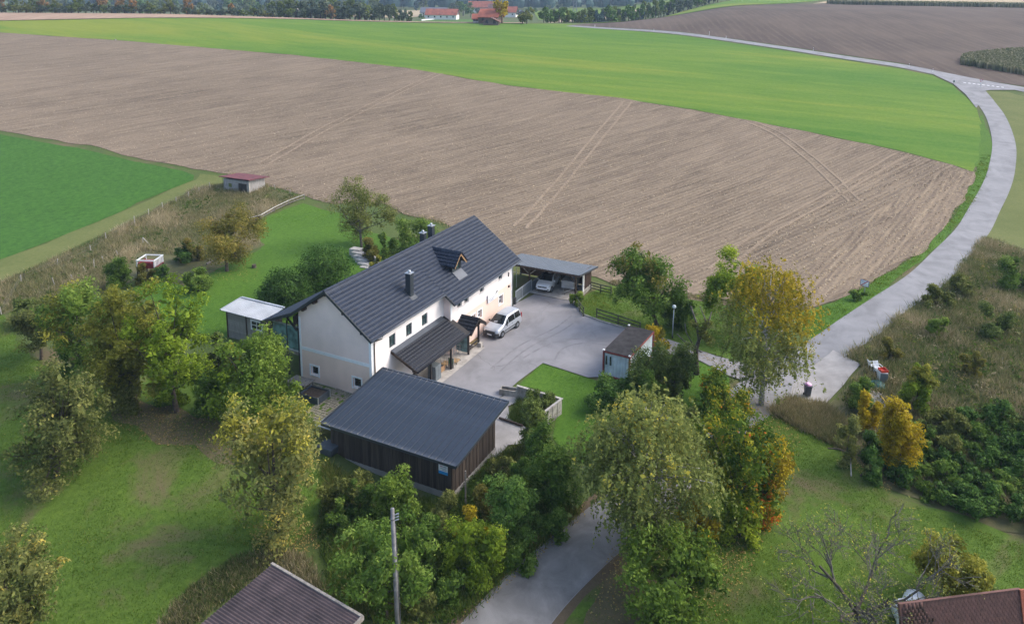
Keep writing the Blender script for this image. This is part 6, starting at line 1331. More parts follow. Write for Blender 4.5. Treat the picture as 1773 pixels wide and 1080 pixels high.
tree((368, 514, 560, 702), (420, 724), 'bright green leafy tree in front of the balcony', 'leaf_fresh', skirt=.55, k=60, size=.16, r0=.17, tmean=.38, second=('leaf_lime', .8, lambda q: (q@np.array([_rt[0], _rt[1], 0]) < -.3) & (q[:, 2] < .25)))
shrub((395, 418, 585, 640), (406, 650), 'slender bright yellow sapling beside the green tree', 'leaf_yellow', k=9, tmean=.6)
tree((398, 564, 655, 912), (482, 928), 'tall yellowing pear tree left of the shed', 'leaf_pear', skirt=.55, k=84, size=.14, r0=.2, tmean=.66, rel=.26, dens=1.15, second=('leaf_yellowgreen', .55, TOPS))
tree((18, 202, 634, 815), (98, 826), 'spreading grey-green pear tree dotted with yellow fruit', 'leaf_pear', skirt=.55, k=66, size=.14, r0=.2, tmean=.36, tvar=.2, rel=.27, nb=26)
tree((-60, 108, 900, 1110), (30, 1125), 'dense yellow-flecked fruit tree beside the open orchard grass', 'leaf_pear', skirt=.55, k=60, size=.13, r0=.2, tmean=.5, tvar=.24, rel=.27)
shrub((175, 250, 600, 705), (212, 706), 'olive undergrowth between the broad orchard trees', 'leaf_olive', k=26, tmean=.4)
shrub((330, 395, 620, 722), (362, 724), 'dark undergrowth below the bright green leafy tree', 'leaf_green', k=26, tmean=.3)
shrub((100, 160, 570, 650), (128, 655), 'dark green thicket between two fruit trees', 'leaf_deep', k=22, tmean=.5)
shrub((355, 400, 570, 640), (378, 645), 'grey-green shrub beside the yellow sapling', 'leaf_bluegreen', k=20, tmean=.6)
shrub((270, 330, 640, 706), (300, 700), 'lime green undergrowth below the leaning orchard tree', 'leaf_lime', k=22, tmean=.35)
# by the carport and drive
tree((1052, 1167, 420, 560), (1138, 566), 'leaning walnut tree with dark green leaves by the carport', 'leaf_green', k=54, size=.17, r0=.2, tmean=.42, second=('leaf_rust', .3, TOPS), nb=20)
shrub((1146, 1202, 498, 562), (1176, 566), 'dark round bush behind the street lamp', 'leaf_green', k=30, tmean=.3)
shrub((988, 1012, 490, 528), (1000, 530), 'bright green climber on the carport corner fence', 'leaf_fresh', k=12, tmean=.5)
tree((1218, 1314, 436, 565), (1266, 580), 'fresh lime-green young tree behind the golden birch', 'leaf_lime', k=34, size=.15, r0=.12, tmean=.5)
shrub((1110, 1165, 545, 600), (1135, 604), 'sparse yellow-leaved shrub at the end of the container', 'leaf_yellow', k=16, dens=.45, tmean=.45, second=('leaf_yellowgreen', .5, SIDE(1)))
shrub((1078, 1180, 575, 696), (1126, 690), 'tall grey-green willow bush covering the container side', 'leaf_bluegreen', k=34, tmean=.55, size=.11)
shrub((1014, 1112, 634, 704), (1058, 704), 'broad dark green bush in front of the container', 'leaf_deep', k=34, tmean=.6, size=.12)
# hedge bank around the shed
shrub((650, 733, 796, 905), (690, 912), 'light green bushy young tree in front of the shed boards', 'leaf_fresh', k=30, tmean=.42, size=.12)
tree((578, 748, 892, 1068), (664, 1074), 'large dark-leaved bush behind the utility pole', 'leaf_green', k=64, size=.13, tmean=.45, r0=.1, rel=.28, stems=3, cat='shrub', name='shrub')
shrub((768, 864, 872, 1002), (816, 1006), 'bright yellow-green hornbeam bush on the roadside bank', 'leaf_lime', k=38, tmean=.5, size=.11, second=('leaf_yellow', .2, TOPS))
shrub((834, 928, 800, 940), (880, 945), 'feathery dark green bush below the shed wall', 'leaf_deep', k=36, tmean=.72, size=.10)
shrub((905, 1002, 740, 880), (955, 884), 'glossy bramble thicket between shed apron and lane', 'leaf_green', k=44, tmean=.36, size=.12)
shrub((893, 962, 690, 790), (925, 792), 'loose willow shrub in front of the concrete bay', 'leaf_bluegreen', k=24, tmean=.6, size=.10, dens=.8)
shrub((900, 965, 665, 722), (930, 722), 'rank green weeds filling the concrete bay', 'leaf_bluegreen', k=22, tmean=.6, size=.08, dens=.9, lump=.3)
bank = [((540, 640, 800, 880), 'leaf_olive', .35), ((590, 660, 830, 900), 'leaf_green', .3), ((735, 800, 850, 915), 'leaf_olive', .4), ((700, 770, 900, 985), 'leaf_green', .3), ((820, 880, 840, 900), 'leaf_rust', .4), ((860, 930, 920, 985), 'leaf_green', .5), ((930, 990, 860, 930), 'leaf_green', .45), ((745, 800, 980, 1040), 'leaf_green', .4), ((560, 610, 860, 920), 'leaf_green', .4), ((700, 760, 1010, 1060), 'leaf_olive', .35), ((845, 895, 770, 830), 'leaf_olive', .5), ((880, 930, 790, 850), 'leaf_green', .45)]
bl = ['scrubby olive bush at the foot of the shed side', 'dark low bush between pear tree and shed', 'olive scrub at the near shed corner', 'dark scrub between utility pole and hornbeam', 'reddish bramble patch below the shed plinth', 'green roadside scrub right of the hornbeam bush', 'green bramble edge where the lane passes the thicket', 'low green scrub between hornbeam and lane edge', 'low nettle clump beside the plastic tub', 'olive weeds at the roadside below the pole', 'olive weeds beside the bright shed plinth', 'green scrub rising beside the shed apron']
for (b, m, tm), lb in zip(bank, bl): shrub(b, ((b[0]+b[1])/2, b[3]), lb, m, k=18, tmean=tm, size=.11)
# right side: young trees and thicket
shrub((1560, 1614, 610, 706), (1586, 708), 'upright young maple with yellow-green leaves by the fridge', 'leaf_lime', k=28, tmean=.40, size=.12, second=('leaf_yellowgreen', .5, TOPS))
shrub((1464, 1512, 636, 706), (1488, 708), 'dark green young tree beside the concrete pad', 'leaf_green', k=22, tmean=.4, size=.12)
shrub((1478, 1516, 664, 748), (1496, 752), 'slender golden sapling beside the rubble slab', 'leaf_yellow', k=22, tmean=.55, size=.11)
shrub((1520, 1592, 686, 812), (1555, 818), 'orange and yellow young maple above the dark thicket', 'leaf_yellow', k=36, tmean=.42, size=.12, second=('leaf_yellowgreen', .55, LOWS))
shrub((1446, 1482, 700, 800), (1466, 806), 'thin pale green sapling beside the meadow corner', 'leaf_olive', k=16, tmean=.75, size=.10, dens=.55)
shrub((1490, 1530, 760, 830), (1508, 834), 'dark green bush under the golden sapling', 'leaf_deep', k=18, tmean=.6)
shrub((1480, 1520, 800, 850), (1490, 826), 'sparse pale shrub by the broken branch', 'leaf_olive', k=9, dens=.4, tmean=.8)
TH = np.array([(1505, 775), (1560, 752), (1640, 716), (1773, 712), (1880, 735), (1880, 955), (1773, 912), (1640, 872), (1550, 838)], float)
_g = np.array([(x+rng.uniform(-10, 10)+(20 if r_ % 2 else 0), y+rng.uniform(-6, 6)) for r_, y in enumerate(np.arange(728, 950, 25)) for x in np.arange(1510, 1885, 41)]); _g = _g[inside(_g, TH)]
_tl = {'leaf_deep': 'dense dark green bramble bush in the thicket beside the mown meadow', 'leaf_green': 'leafy mid-green bush in the thicket beside the mown meadow', 'leaf_bluegreen': 'grey-green willow bush in the thicket beside the mown meadow', 'leaf_olive': 'olive bush in the thicket beside the mown meadow'}
for gx_, gy_ in _g:
    m_ = ['leaf_deep', 'leaf_deep', 'leaf_green', 'leaf_bluegreen', 'leaf_olive'][int(rng.integers(0, 5))] if gy_ < 790 else ['leaf_deep', 'leaf_green', 'leaf_deep'][int(rng.integers(0, 3))]
    w_, h_ = rng.uniform(50, 74), rng.uniform(36, 54); shrub((gx_-w_/2, gx_+w_/2, gy_+14-h_, gy_+14), (gx_, gy_+8), _tl[m_], m_, k=20, tmean=rng.uniform(.3, .5), size=.12, tvar=.22, group='bushes of the meadow-side thicket', dens=.85)
for b, lb, m in [((1600, 1640, 540, 580), 'small light green shrub in the tall dry grass', 'leaf_fresh'), ((1520, 1560, 585, 622), 'brown withered shrub beside the road verge', 'leaf_rust'), ((1640, 1690, 470, 510), 'brown-green bush on the weedy slope', 'leaf_olive'), ((1690, 1760, 520, 580), 'grey-green bush halfway up the weedy slope', 'leaf_bluegreen'), ((1590, 1650, 490, 530), 'olive bush near the top of the weedy slope', 'leaf_olive'), ((1730, 1800, 440, 500), 'dark olive bush at the top of the slope', 'leaf_green'), ((1470, 1500, 495, 520), 'small dark bush at the foot of the town sign', 'leaf_green'), ((1655, 1700, 600, 650), 'withered thistle clump in the dry grass', 'leaf_rust')]:
    shrub(b, ((b[0]+b[1])/2, b[3]), lb, m, k=16, tmean=.4, size=.11, dens=.9)
# mixed trees along the lane
tree((1196, 1362, 690, 900), (1262, 905), 'mixed autumn tree turning yellow and red beside the lane', 'leaf_mixed', k=70, size=.14, r0=.16, tmean=.34, tvar=.24, rel=.26, second=('leaf_yellow', .7, lambda q: (q@np.array([_rt[0], _rt[1], 0]) > .45)), nb=24)
tree((1196, 1292, 640, 765), (1228, 778), 'young reddish-green tree between lawn and lane', 'leaf_mixed', k=40, size=.12, r0=.08, tmean=.42, tvar=.22, nb=14)
shrub((1150, 1215, 690, 770), (1180, 775), 'olive bush on the lawn edge behind the weeping birch', 'leaf_olive', k=22, tmean=.5)
shrub((1270, 1340, 790, 880), (1300, 896), 'red-leaved dogwood shrub below the autumn tree', 'leaf_mixed', k=20, tmean=.85, tvar=.25, size=.11, dens=.7)
shrub((1235, 1325, 845, 925), (1282, 930), 'pale lime bush at the meadow edge', 'leaf_lime', k=26, tmean=.75, size=.11, dens=.8)
tree((1058, 1262, 885, 1062), (1188, 1068), 'spreading bright green bush tree at the lane corner', 'leaf_fresh', skirt=.55, k=70, size=.14, r0=.14, tmean=.3, rel=.27, second=('leaf_mixed', .6, SIDE(1)))
shrub((1170, 1245, 860, 930), (1205, 935), 'golden yellow shrub behind the bright green bush tree', 'leaf_yellow', k=18, tmean=.45)
shrub((1130, 1205, 590, 690), (1165, 692), 'grey-green sapling bush at the far end of the container', 'leaf_bluegreen', k=22, tmean=.5, size=.11)
shrub((1072, 1140, 625, 700), (1100, 706), 'leafy green shrub before the container corner', 'leaf_green', k=20, tmean=.35, size=.11)
tree((1578, 1702, 918, 1024), (1640, 1034), 'yellow-green shrub behind the clay roof', 'leaf_yellowgreen', name='shrub', cat='shrub', k=36, size=.13, tmean=.5, r0=.06, stems=3)
shrub((1655, 1740, 985, 1030), (1700, 1035), 'low grey-green bush beside the clay roof', 'leaf_bluegreen', k=18)
# ------------------------------------------------------------------ weeping birches
def birch(box, base, label, mat, trunkmat='bark_birch', n=26000, size=.055, second=None, r0=.2, narrow=1.0, k=60, hang=1.0):
    x0, x1, y0, y1 = box; B = at(*base); zc = height_to(B, (y0+y1)/2); ctr = B+np.array([0, 0, zc]); kx = mpp(ctr); rx = (x1-x0)/2*kx; A = (y1-y0)/2*kx
    dep = math.atan2(CAM[2]-ctr[2], math.hypot(*(B-CAM)[:2])); rz = math.sqrt(max(A*A-(rx*math.sin(dep))**2, (.5*A)**2))/math.cos(dep); ctr = ctr+np.array([_rt[0], _rt[1], 0])*(((x0+x1)/2-base[0])*kx)
    off = ctr-B; t = thing('birch_tree', label, 'tree', tuple(B))
    S, r = make_clumps(rx, rx, rz, k, .34); u = S[:, 2]/rz; S[:, :2] *= np.where(u > 0, 1.0-.48*u**1.3, 1.0+(narrow-1.0)*(-u)**.5)[:, None]; kk = len(S)
    ct = rng.normal(0, .15, kk)
    # foliage hangs from each clump in short uneven tresses
    ns = n//14; ci = rng.integers(0, kk, ns); st = S[ci]+rng.normal(0, 1, (ns, 3))*r[ci][:, None]*.6; Ln = np.clip(rng.gamma(2.0, .32, ns), .1, 1.9)*hang; out = unit(st*np.array([1, 1, 0])+rng.normal(0, .3, (ns, 3))); f = np.linspace(0, 1, 14)
    pos = st[:, None, :]+out[:, None, :]*(np.sin(f*1.4)[None, :, None]*(Ln*.28)[:, None, None])+np.array([0, 0, -1.0])*((f**1.4)[None, :, None]*Ln[:, None, None])+rng.normal(0, .06, (ns, 14, 3))
    pos = pos.reshape(-1, 3)+off; tt = np.clip(.48+np.repeat(ct[ci], 14)+rng.normal(0, .17, ns*14)+.08*np.repeat(u[ci], 14), 0, 1); ok = pos[:, 2] > .25; pos, tt = pos[ok], tt[ok]
    nn_ = unit(np.array([0, 0, .35])+unit(pos-off)*.5+rng.normal(0, .7, pos.shape))
    sets = [(np.ones(len(pos), bool), mat)]
    if second: m2, sel = second; sm = sel((pos-off)/np.array([rx, rx, rz])+rng.normal(0, .12, pos.shape)); sets = [(sm, m2), (~sm, mat)]
    for mk, mm in sets:
        if mk.sum() > 10: V, Fq = leaf_arrays(pos[mk], nn_[mk], size*rng.gamma(8, 1/8, mk.sum())*np.where(rng.random(mk.sum()) < .05, 2.0, 1.05), .6); np_mesh('crown', V, Fq, M[mm], t, tint=tt[mk])
    top_ = off+np.array([0, 0, rz*.8]); m = MB(); m.tube([(0, 0, -.2), tuple(off*.35), tuple(off*.7+rng.normal(0, .1, 3)), tuple(top_)], [r0*1.2, r0*.9, r0*.6, r0*.1], 9); tk = m.build('trunk', M[trunkmat], t, smooth=True)
    for i in rng.permutation(kk)[:60]:
        c = off+S[i]; s0 = top_*np.clip(c[2]/top_[2]*.75, .25, .85); MB().tube([s0, s0+(c-s0)*.55+np.array([0, 0, .3]), c, c+np.array([0, 0, -.6])+out[i]*.25], [r0*.32, r0*.2, r0*.10, .014], 5, cap=False).build('limb', M[trunkmat], tk, smooth=True)
    return t
birch((988, 1228, 672, 905), (1112, 952), 'large weeping birch with pale drooping twigs over the lane', 'leaf_birch', n=46000, size=.075, k=120, hang=1.15)
birch((1228, 1410, 450, 668), (1318, 702), 'golden-topped birch beside the road junction', 'leaf_birch', n=38000, size=.073, second=('leaf_birch_gold', lambda q: (q[:, 2]+.35*(q@np.array([_rt[0], _rt[1], 0])) > .02)), r0=.22, narrow=.66, k=100)
# ------------------------------------------------------------------ bare trees
def bare_tree(base, label, H, spread, leaves=0, levels=5, r0=.2, leafmat='leaf_olive', nb=(3, 4), first=.28, mat='bark_grey', seed=3):
    B = at(*base); t = thing('bare_tree', label, 'tree', tuple(B)); rg = np.random.default_rng(seed); segs = []; tips = []
    def grow(p, d, ln, r, lv):
        p = np.array(p); mid = p+d*ln*.5+rg.normal(0, .05*ln, 3); e = p+d*ln+rg.normal(0, .06*ln, 3); segs.append((p, mid, e, r, r*.62, lv))
        if lv == 0: tips.append(e); return
        for _ in range(int(rg.integers(nb[0], nb[1]+1))):
            a = unit(d+rg.normal(0, .62, 3)*np.array([1, 1, .65])+np.array([0, 0, .10])); f = rg.uniform(.45, 1.0); q = p+(e-p)*f; grow(q, a, ln*rg.uniform(.58, .80), r*.55, lv-1)
    segs.append((np.zeros(3), np.array([.05, 0, H*first*.5]), np.array([.0, .1, H*first]), r0*1.2, r0, levels+1))
    for k in range(5):
        a = 6.283*k/5+rg.uniform(-.3, .3); d = unit(np.array([math.cos(a)*spread, math.sin(a)*spread, rg.uniform(.45, 1.1)])); grow(np.array([0, .1, H*first])*rg.uniform(.7, 1), d, H*.30, r0*.55, levels-1)
    groups = {}
    for s in segs: groups.setdefault('trunk' if s[5] >= levels-1 else ('limbs' if s[5] >= 2 else 'twigs'), []).append(s)
    for gname, ss in groups.items():
        m = MB(); nseg = 7 if gname == 'trunk' else (5 if gname == 'limbs' else 3)
        for p, mid, e, ra, rb, lv in ss: m.tube([p, mid, e], [max(ra, .013), max((ra+rb)/2, .012), max(rb, .010)], nseg, cap=False)
        o = m.build(gname, M['bark' if gname == 'trunk' else mat], t, smooth=True)
        if gname != 'trunk': o['kind'] = 'stuff'
    if leaves and tips:
        T = np.array(tips); pos = T[rg.integers(0, len(T), leaves)]+rg.normal(0, .16, (leaves, 3)); V, Fq = leaf_arrays(pos, unit(rg.normal(size=(leaves, 3))+np.array([0, 0, .4])), .06*rg.uniform(.7, 1.3, leaves)); o = np_mesh('leaves', V, Fq, M[leafmat], t, tint=rg.random(leaves)); o['kind'] = 'stuff'
    return t
bare_tree((1482, 1100), 'almost leafless spreading tree in the mown meadow', height_to(at(1482, 1100), 835), 1.15, leaves=5000, levels=6, r0=.19, nb=(3, 3), first=.18, leafmat='leaf_birch')
def dead_tree():
    B = at(1206, 648); t = thing('dead_tree', 'pollarded dead tree with broken bare limbs beside the drive', 'tree', tuple(B)); h = height_to(B, 590)
    w = lambda px_, py_, dy=0: np.array(atz(px_, py_, B[2]+height_to(B, py_)))-B
    P0 = np.zeros(3); P1 = w(1205, 605); P2 = w(1210, 590)
    MB().tube([P0+np.array([0, 0, -.2]), P0*.5+P1*.5, P1, P2], [.30, .22, .20, .16], 9).build('trunk', M['bark'], t, smooth=True)
    for pts, r in (([P2, w(1206, 560), w(1196, 530)], .12), ([P2, w(1225, 565), w(1232, 540)], .11), ([P1, w(1190, 596), w(1172, 578)], .10), ([P2, w(1222, 555), w(1212, 530)], .08), ([P1, w(1188, 575), w(1186, 560)], .07)):
        MB().tube(pts, [r, r*.75, r*.45], 7).build('limb', M['bark_grey'], t, smooth=True)
    c = np.array([w(1225, 560), w(1215, 575), w(1228, 590), w(1200, 560)]); crown_mesh('crown', c, [.55, .5, .6, .4], 900, .09, 'leaf_olive', t, .45)
dead_tree()
a, b = at(1432, 793), at(1470, 800); o = thing('broken_branch', 'dark broken branch on a leaning stick by the meadow', 'branch', tuple(a)); MB().tube([(0, 0, .8), tuple((b-a)*.5+np.array([0, 0, .9])), tuple(b-a+np.array([0, 0, .7]))], [.05, .07, .08], 7).build('branch', M['bark'], o); c_ = at(1474, 826); MB().tube([tuple(b-a+np.array([0, 0, .9])), tuple(c_-a)], .045, 6).build('stake', M['pale_timber'], o)
a, b = at(1186, 598), at(1215, 612); o = thing('fallen_branch', 'pale fallen limb lying beside the dead tree', 'branch', tuple(a)); MB().tube([(0, 0, .5), tuple((b-a)*.6+np.array([0, 0, .25])), tuple(b-a+np.array([0, 0, .1]))], [.05, .08, .1], 7).build('branch', M['bark_grey'], o)
# ------------------------------------------------------------------ far trees: hedge row, copse and village trees
protos = {}
def far_proto(key, mat, conifer=False, n=900):
    rx, rz = (1.0, 1.15) if not conifer else (.62, 1.5); c, r = make_clumps(rx, rx, rz, 22, .38, lump=.22)
    if conifer: c[:, :2] *= (1.05-.6*(c[:, 2:3]/rz+1)/2)
    V0 = c+np.array([0, 0, rz+.35]); k = len(c); idx = rng.choice(k, n); d = unit(rng.normal(size=(n, 3))); pos = V0[idx]+d*(r[idx]*rng.random(n)**.4)[:, None]; V, Fq = leaf_arrays(pos, unit(d+rng.normal(0, .5, (n, 3))), .13*rng.uniform(.7, 1.3, n), .8)
    cr = np_mesh('crown', V, Fq, M[mat], tint=np.clip(.5+rng.normal(0, .14, k)[idx]+rng.normal(0, .15, n), 0, 1)); tr_ = MB().tube([(0, 0, -.3), (0, 0, rz*1.3)], [.09, .05], 6).build('trunk', M['bark'])
    protos[key] = (cr, tr_); cr['_p'] = 1
    for o_ in (cr, tr_): COL.objects.unlink(o_)
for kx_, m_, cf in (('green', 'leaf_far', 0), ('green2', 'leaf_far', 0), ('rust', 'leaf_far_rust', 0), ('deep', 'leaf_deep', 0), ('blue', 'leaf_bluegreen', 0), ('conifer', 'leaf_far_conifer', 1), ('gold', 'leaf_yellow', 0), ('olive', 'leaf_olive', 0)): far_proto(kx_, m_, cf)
def far_tree(pos, h, w, key, label, group):
    t = thing('far_tree', label, 'tree', tuple(pos), rng.uniform(0, 6.28), group); rzp = 1.5 if key == 'conifer' else 1.15
    for o_ in protos[key]: c = o_.copy(); COL.objects.link(c); c.parent = t
    t.scale = (w/2, w/2, h/(2*rzp+.35)); 
    if '_p' in t.children[0]: del t.children[0]['_p']
    return t
kinds = ['green', 'green2', 'blue', 'green', 'olive', 'rust']
names_ = dict(green='green hedge tree', green2='dark green hedge tree', blue='blue-green hedge tree', olive='olive hedge tree', rust='russet hedge tree', deep='deep green hedge tree', conifer='dark conifer', gold='golden tree')
def on_crest(pxx, s): 
    d = ray(pxx, 30); a = (d[0]*HY-d[1]*HX)/(d[0]*HX+d[1]*HY); x, y = world_sl(s, a*s); return np.array([x, y, tz1(x, y)])
for xx in np.arange(-12, 480, 11.5):           # low hedge line at the crest
    P = on_crest(xx+rng.uniform(-3, 3), rng.uniform(352, 360)); k = kinds[int(rng.integers(0, 5))]; far_tree(P, rng.uniform(3.0, 4.6), rng.uniform(4.0, 6.0), k, names_[k]+' in the low hedge along the far stubble', 'low hedge along the far stubble')
for xx, h, k in [(4, 7, 'rust'), (28, 7.5, 'blue'), (58, 8, 'blue'), (75, 8, 'rust'), (100, 7, 'olive'), (137, 7.5, 'blue'), (150, 6.5, 'green'), (180, 9, 'rust'), (207, 8.5, 'rust'), (232, 7, 'rust'), (262, 6, 'olive'), (296, 8.3, 'olive'), (326, 8, 'rust'), (402, 6, 'rust'), (45, 6, 'olive'), (120, 6, 'green2'), (168, 6, 'green'), (252, 5.5, 'green')]:
    far_tree(on_crest(xx, 358), h, h*.62, k, {'rust': 'russet-crowned tree standing above the far hedge', 'blue': 'grey-green tree standing above the far hedge', 'olive': 'olive tree standing above the far hedge', 'green': 'green tree standing above the far hedge', 'green2': 'dark green tree standing above the far hedge'}[k], 'trees above the far hedge')
for xx in np.arange(470, 716, 8.5):            # copse right of the pylon
    P = on_crest(xx, rng.uniform(372, 410)); big = 1+.35*math.sin((xx-470)/60)
    k = ['green', 'green2', 'blue', 'green', 'olive'][int(rng.integers(0, 5))]; far_tree(P, rng.uniform(5.5, 7.8)*big+2.0, rng.uniform(5.5, 8)*big, k, names_[k]+' in the round copse beyond the crest', 'copse beyond the crest')
far_tree(on_crest(574, 372), 7, 5, 'rust', 'single russet tree in front of the far copse', 'trees above the far hedge')
for xx in np.arange(940, 1235, 6.2):           # dark hedge copse on the right
    f = (xx-940)/295; s = 372+f*150; l = (xx-886.5)/FPX*s*1.02; x, y = world_sl(s+rng.uniform(0, 14), l); k = ['deep', 'conifer', 'deep', 'green2', 'blue'][int(rng.integers(0, 5))]
    far_tree((x, y, tz1(x, y)), rng.uniform(7, 11)*(.75+.35*math.sin(f*3.0)), rng.uniform(5, 8), k, {'deep': 'deep green tree in the dark field copse', 'conifer': 'dark conifer in the dark field copse', 'green2': 'green tree in the dark field copse', 'blue': 'blue-green tree in the dark field copse'}[k], 'dark copse along the green strip')
far_tree(at(869, 41.5, 1400), 11, 7, 'gold', 'golden yellow tree beside the red barn roof', None)
for xx, yy, h, k in [(795, 25, 11, 'blue'), (802, 28, 12, 'deep'), (785, 22, 10, 'green'), (812, 24, 10, 'blue'), (815, 31, 8, 'deep'), (898, 31, 6, 'green2'), (912, 42, 7, 'olive'), (905, 42, 6, 'olive'), (948, 22, 8, 'green'), (967, 20, 9, 'green2'), (925, 26, 6, 'deep'), (915, 24, 6, 'deep'), (730, 36, 5, 'deep'), (790, 33, 7, 'deep'), (828, 26, 7, 'green')]:
    far_tree(at(xx, yy, 1400), h, h*.85, k, names_[k].replace('hedge ', '')+' growing among the village houses', 'village trees')
for _ in range(130):                             # scattered valley trees
    s = rng.uniform(560, 1000); a = rng.uniform(-.72, -.10); x, y = world_sl(s, a*s); k = ['blue', 'green2', 'conifer', 'green', 'deep'][int(rng.integers(0, 5))]; h = rng.uniform(9, 16); far_tree((x, y, tz1(x, y)), h, h*.8, k, names_[k].replace('hedge ', '')+' in the hazy valley beyond the crest', 'valley trees')
# ------------------------------------------------------------------ standing maize (too many stalks to count)
def maize(name, poly, n, h, label):
    P = np.array(poly); mn, mx = P.min(0), P.max(0); Q = np.stack([rng.uniform(mn[0], mx[0], n*3), rng.uniform(mn[1], mx[1], n*3)], 1); Q = Q[inside(Q, P)][:n]; z = tz(Q[:, 0], Q[:, 1]); k = len(Q); V = []; Fq = []; T = []
    for j in range(4):
        a = rng.uniform(0, 6.28, k); d = np.stack([np.cos(a), np.sin(a)], 1); hh = h*rng.uniform(.75, 1.1, k); b = Q+rng.normal(0, .2, Q.shape); w_ = .22
        A = np.concatenate([b-d*w_, z[:, None]], 1); Bq = np.concatenate([b+d*w_, z[:, None]], 1); Cq = np.concatenate([b+d*w_*1.4, (z+hh)[:, None]], 1); Dq = np.concatenate([b-d*w_*.6, (z+hh*rng.uniform(.85, 1, k))[:, None]], 1)
        i0 = len(V)*0+j*4*k; V += [A, Bq, Cq, Dq]; ar = np.arange(k); Fq.append(np.stack([i0+ar, i0+k+ar, i0+2*k+ar, i0+3*k+ar], 1)); T.append(np.clip(.5+rng.normal(0, .25, k), 0, 1))
    o = np_mesh(name, np.concatenate(V), np.concatenate(Fq), M['corn'], tint=np.concatenate(T)); tag(o, label, 'maize', None, 'stuff')
maize('maize_field', px([(1664, 113), (1773, 131), (1900, 150)])+px([(1900, 98), (1773, 91), (1720, 94), (1668, 101)]), 4500, 1.8, 'standing maize plot beside the brown headland')
def strip_sl(a, b, w): (s0, l0), (s1, l1) = a, b; return sl_pts([(s0, l0), (s1, l1), (s1+w, l1+2), (s0+w, l0+2)])
maize('maize_strip', sl_pts([(462, 190), (440, 245), (405, 330), (400, 345), (420, 350), (455, 262), (474, 205), (474, 190)]), 5000, 2.4, 'long maize strip between dark and pale fields')
YARD = np.array(px([(690, 700), (810, 627), (838, 603), (826, 585), (884, 538), (890, 528), (925, 511), (995, 524), (1008, 545), (1040, 557), (1100, 574), (1160, 590), (1240, 618), (1330, 640), (1400, 608), (1425, 620), (1370, 668), (1310, 668), (1262, 652), (1212, 626), (1160, 614), (1100, 626), (1070, 640), (1042, 654), (1018, 655), (940, 630), (897, 662), (868, 688), (840, 705), (760, 730)])); PAD = np.array(px([(1366, 688), (1372, 668), (1400, 640), (1442, 607), (1488, 632), (1462, 668), (1424, 703), (1395, 700)]))
# ------------------------------------------------------------------ grasses and weeds
def tufts(name, poly, n, h, mat, label, blades=6, w=.03, spread=.16, tm=.5, tv=.2, clump=.0, hv=.4, exclude=None):
    P = np.array([p[:2] for p in poly]); mn, mx = P.min(0), P.max(0); m = int(n*2.6); Q = np.stack([rng.uniform(mn[0], mx[0], m), rng.uniform(mn[1], mx[1], m)], 1)
    ph = rng.uniform(0, 6.28, 4); fld = (np.sin(Q[:, 0]*.55+ph[0])+np.sin(Q[:, 1]*.63+ph[1])+np.sin((Q[:, 0]+Q[:, 1])*.23+ph[2])+np.sin((Q[:, 0]-Q[:, 1])*.9+ph[3]))/4
    keep = inside(Q, P) & (rng.random(m) < 1-clump*(.5-.5*fld)); ii = np.nonzero(keep)[0]; keep[ii] &= ~on_paved(Q[ii]) & ~inside(Q[ii], YARD) & ~inside(Q[ii], PAD)
    for e in (exclude or []): keep &= ~inside(Q, np.array([p[:2] for p in e]))
    Q = Q[keep][:n]; fld = fld[keep][:n]; k = len(Q)
    if k == 0: return
    z = tz(Q[:, 0], Q[:, 1]); f2 = np.sin(Q[:, 0]*.31+ph[1]*2)*np.sin(Q[:, 1]*.37+ph[0])+.5*np.sin((Q[:, 0]*.8-Q[:, 1]*.5)+ph[2]); hh0 = h*(1+hv*rng.normal(0, .5, k)+.35*fld+.25*f2); hh0 = np.clip(hh0, h*.35, h*2); t0 = np.clip(tm+tv*.6*rng.normal(size=k)+.14*fld+tv*.75*f2, 0, 1); V = np.zeros((k, blades, 3, 3)); T = np.zeros((k, blades))
    for j in range(blades):
        a = rng.uniform(0, 6.28, k); o_ = rng.normal(0, spread, (k, 2)); b = Q+o_; d = np.stack([np.cos(a), np.sin(a)], 1); hh = hh0*rng.uniform(.6, 1.15, k); ln = rng.normal(0, .42, (k, 2))*hh[:, None]
        V[:, j, 0, :2] = b-d*w; V[:, j, 1, :2] = b+d*w; V[:, j, :2, 2] = (z+.03)[:, None]; V[:, j, 2, :2] = b+ln; V[:, j, 2, 2] = z+hh; T[:, j] = np.clip(t0+rng.normal(0, tv*.5, k), 0, 1)
    o = np_mesh(name, V.reshape(-1, 3), np.arange(k*blades*3).reshape(-1, 3), M[mat], tint=T.ravel()); tag(o, label, 'grass', None, 'stuff')
WEEDL = px([(0, 490), (60, 464), (150, 422), (250, 374), (340, 327), (388, 318), (455, 322), (527, 343), (430, 384), (450, 425), (370, 455), (330, 445), (240, 435), (190, 500), (90, 520), (0, 545), (-100, 560), (-100, 530)])
tufts('tall_grass', WEEDL, 9000, .62, 'weed', 'dry tall grass filling the garden strip below the hut', 6, .03, .2, .58, .22, .35)
WEEDR = px([(1430, 606), (1500, 556), (1590, 490), (1660, 436), (1706, 412), (1773, 438), (1960, 500), (2010, 980), (1773, 900), (1640, 850), (1540, 820), (1500, 780), (1470, 730), (1455, 690), (1500, 640), (1450, 610)])
tufts('tall_grass', WEEDR, 15000, .62, 'weed', 'tall dry grass and weeds covering the slope right of the lane', 6, .032, .22, .44, .24, .3)
tufts('tall_grass', px([(1300, 700), (1370, 692), (1430, 705), (1470, 735), (1480, 790), (1420, 760), (1360, 730)]), 1600, .6, 'weed', 'brown tall grass fringe below the concrete pad', 8, .03, .2, .55, .2, .2)
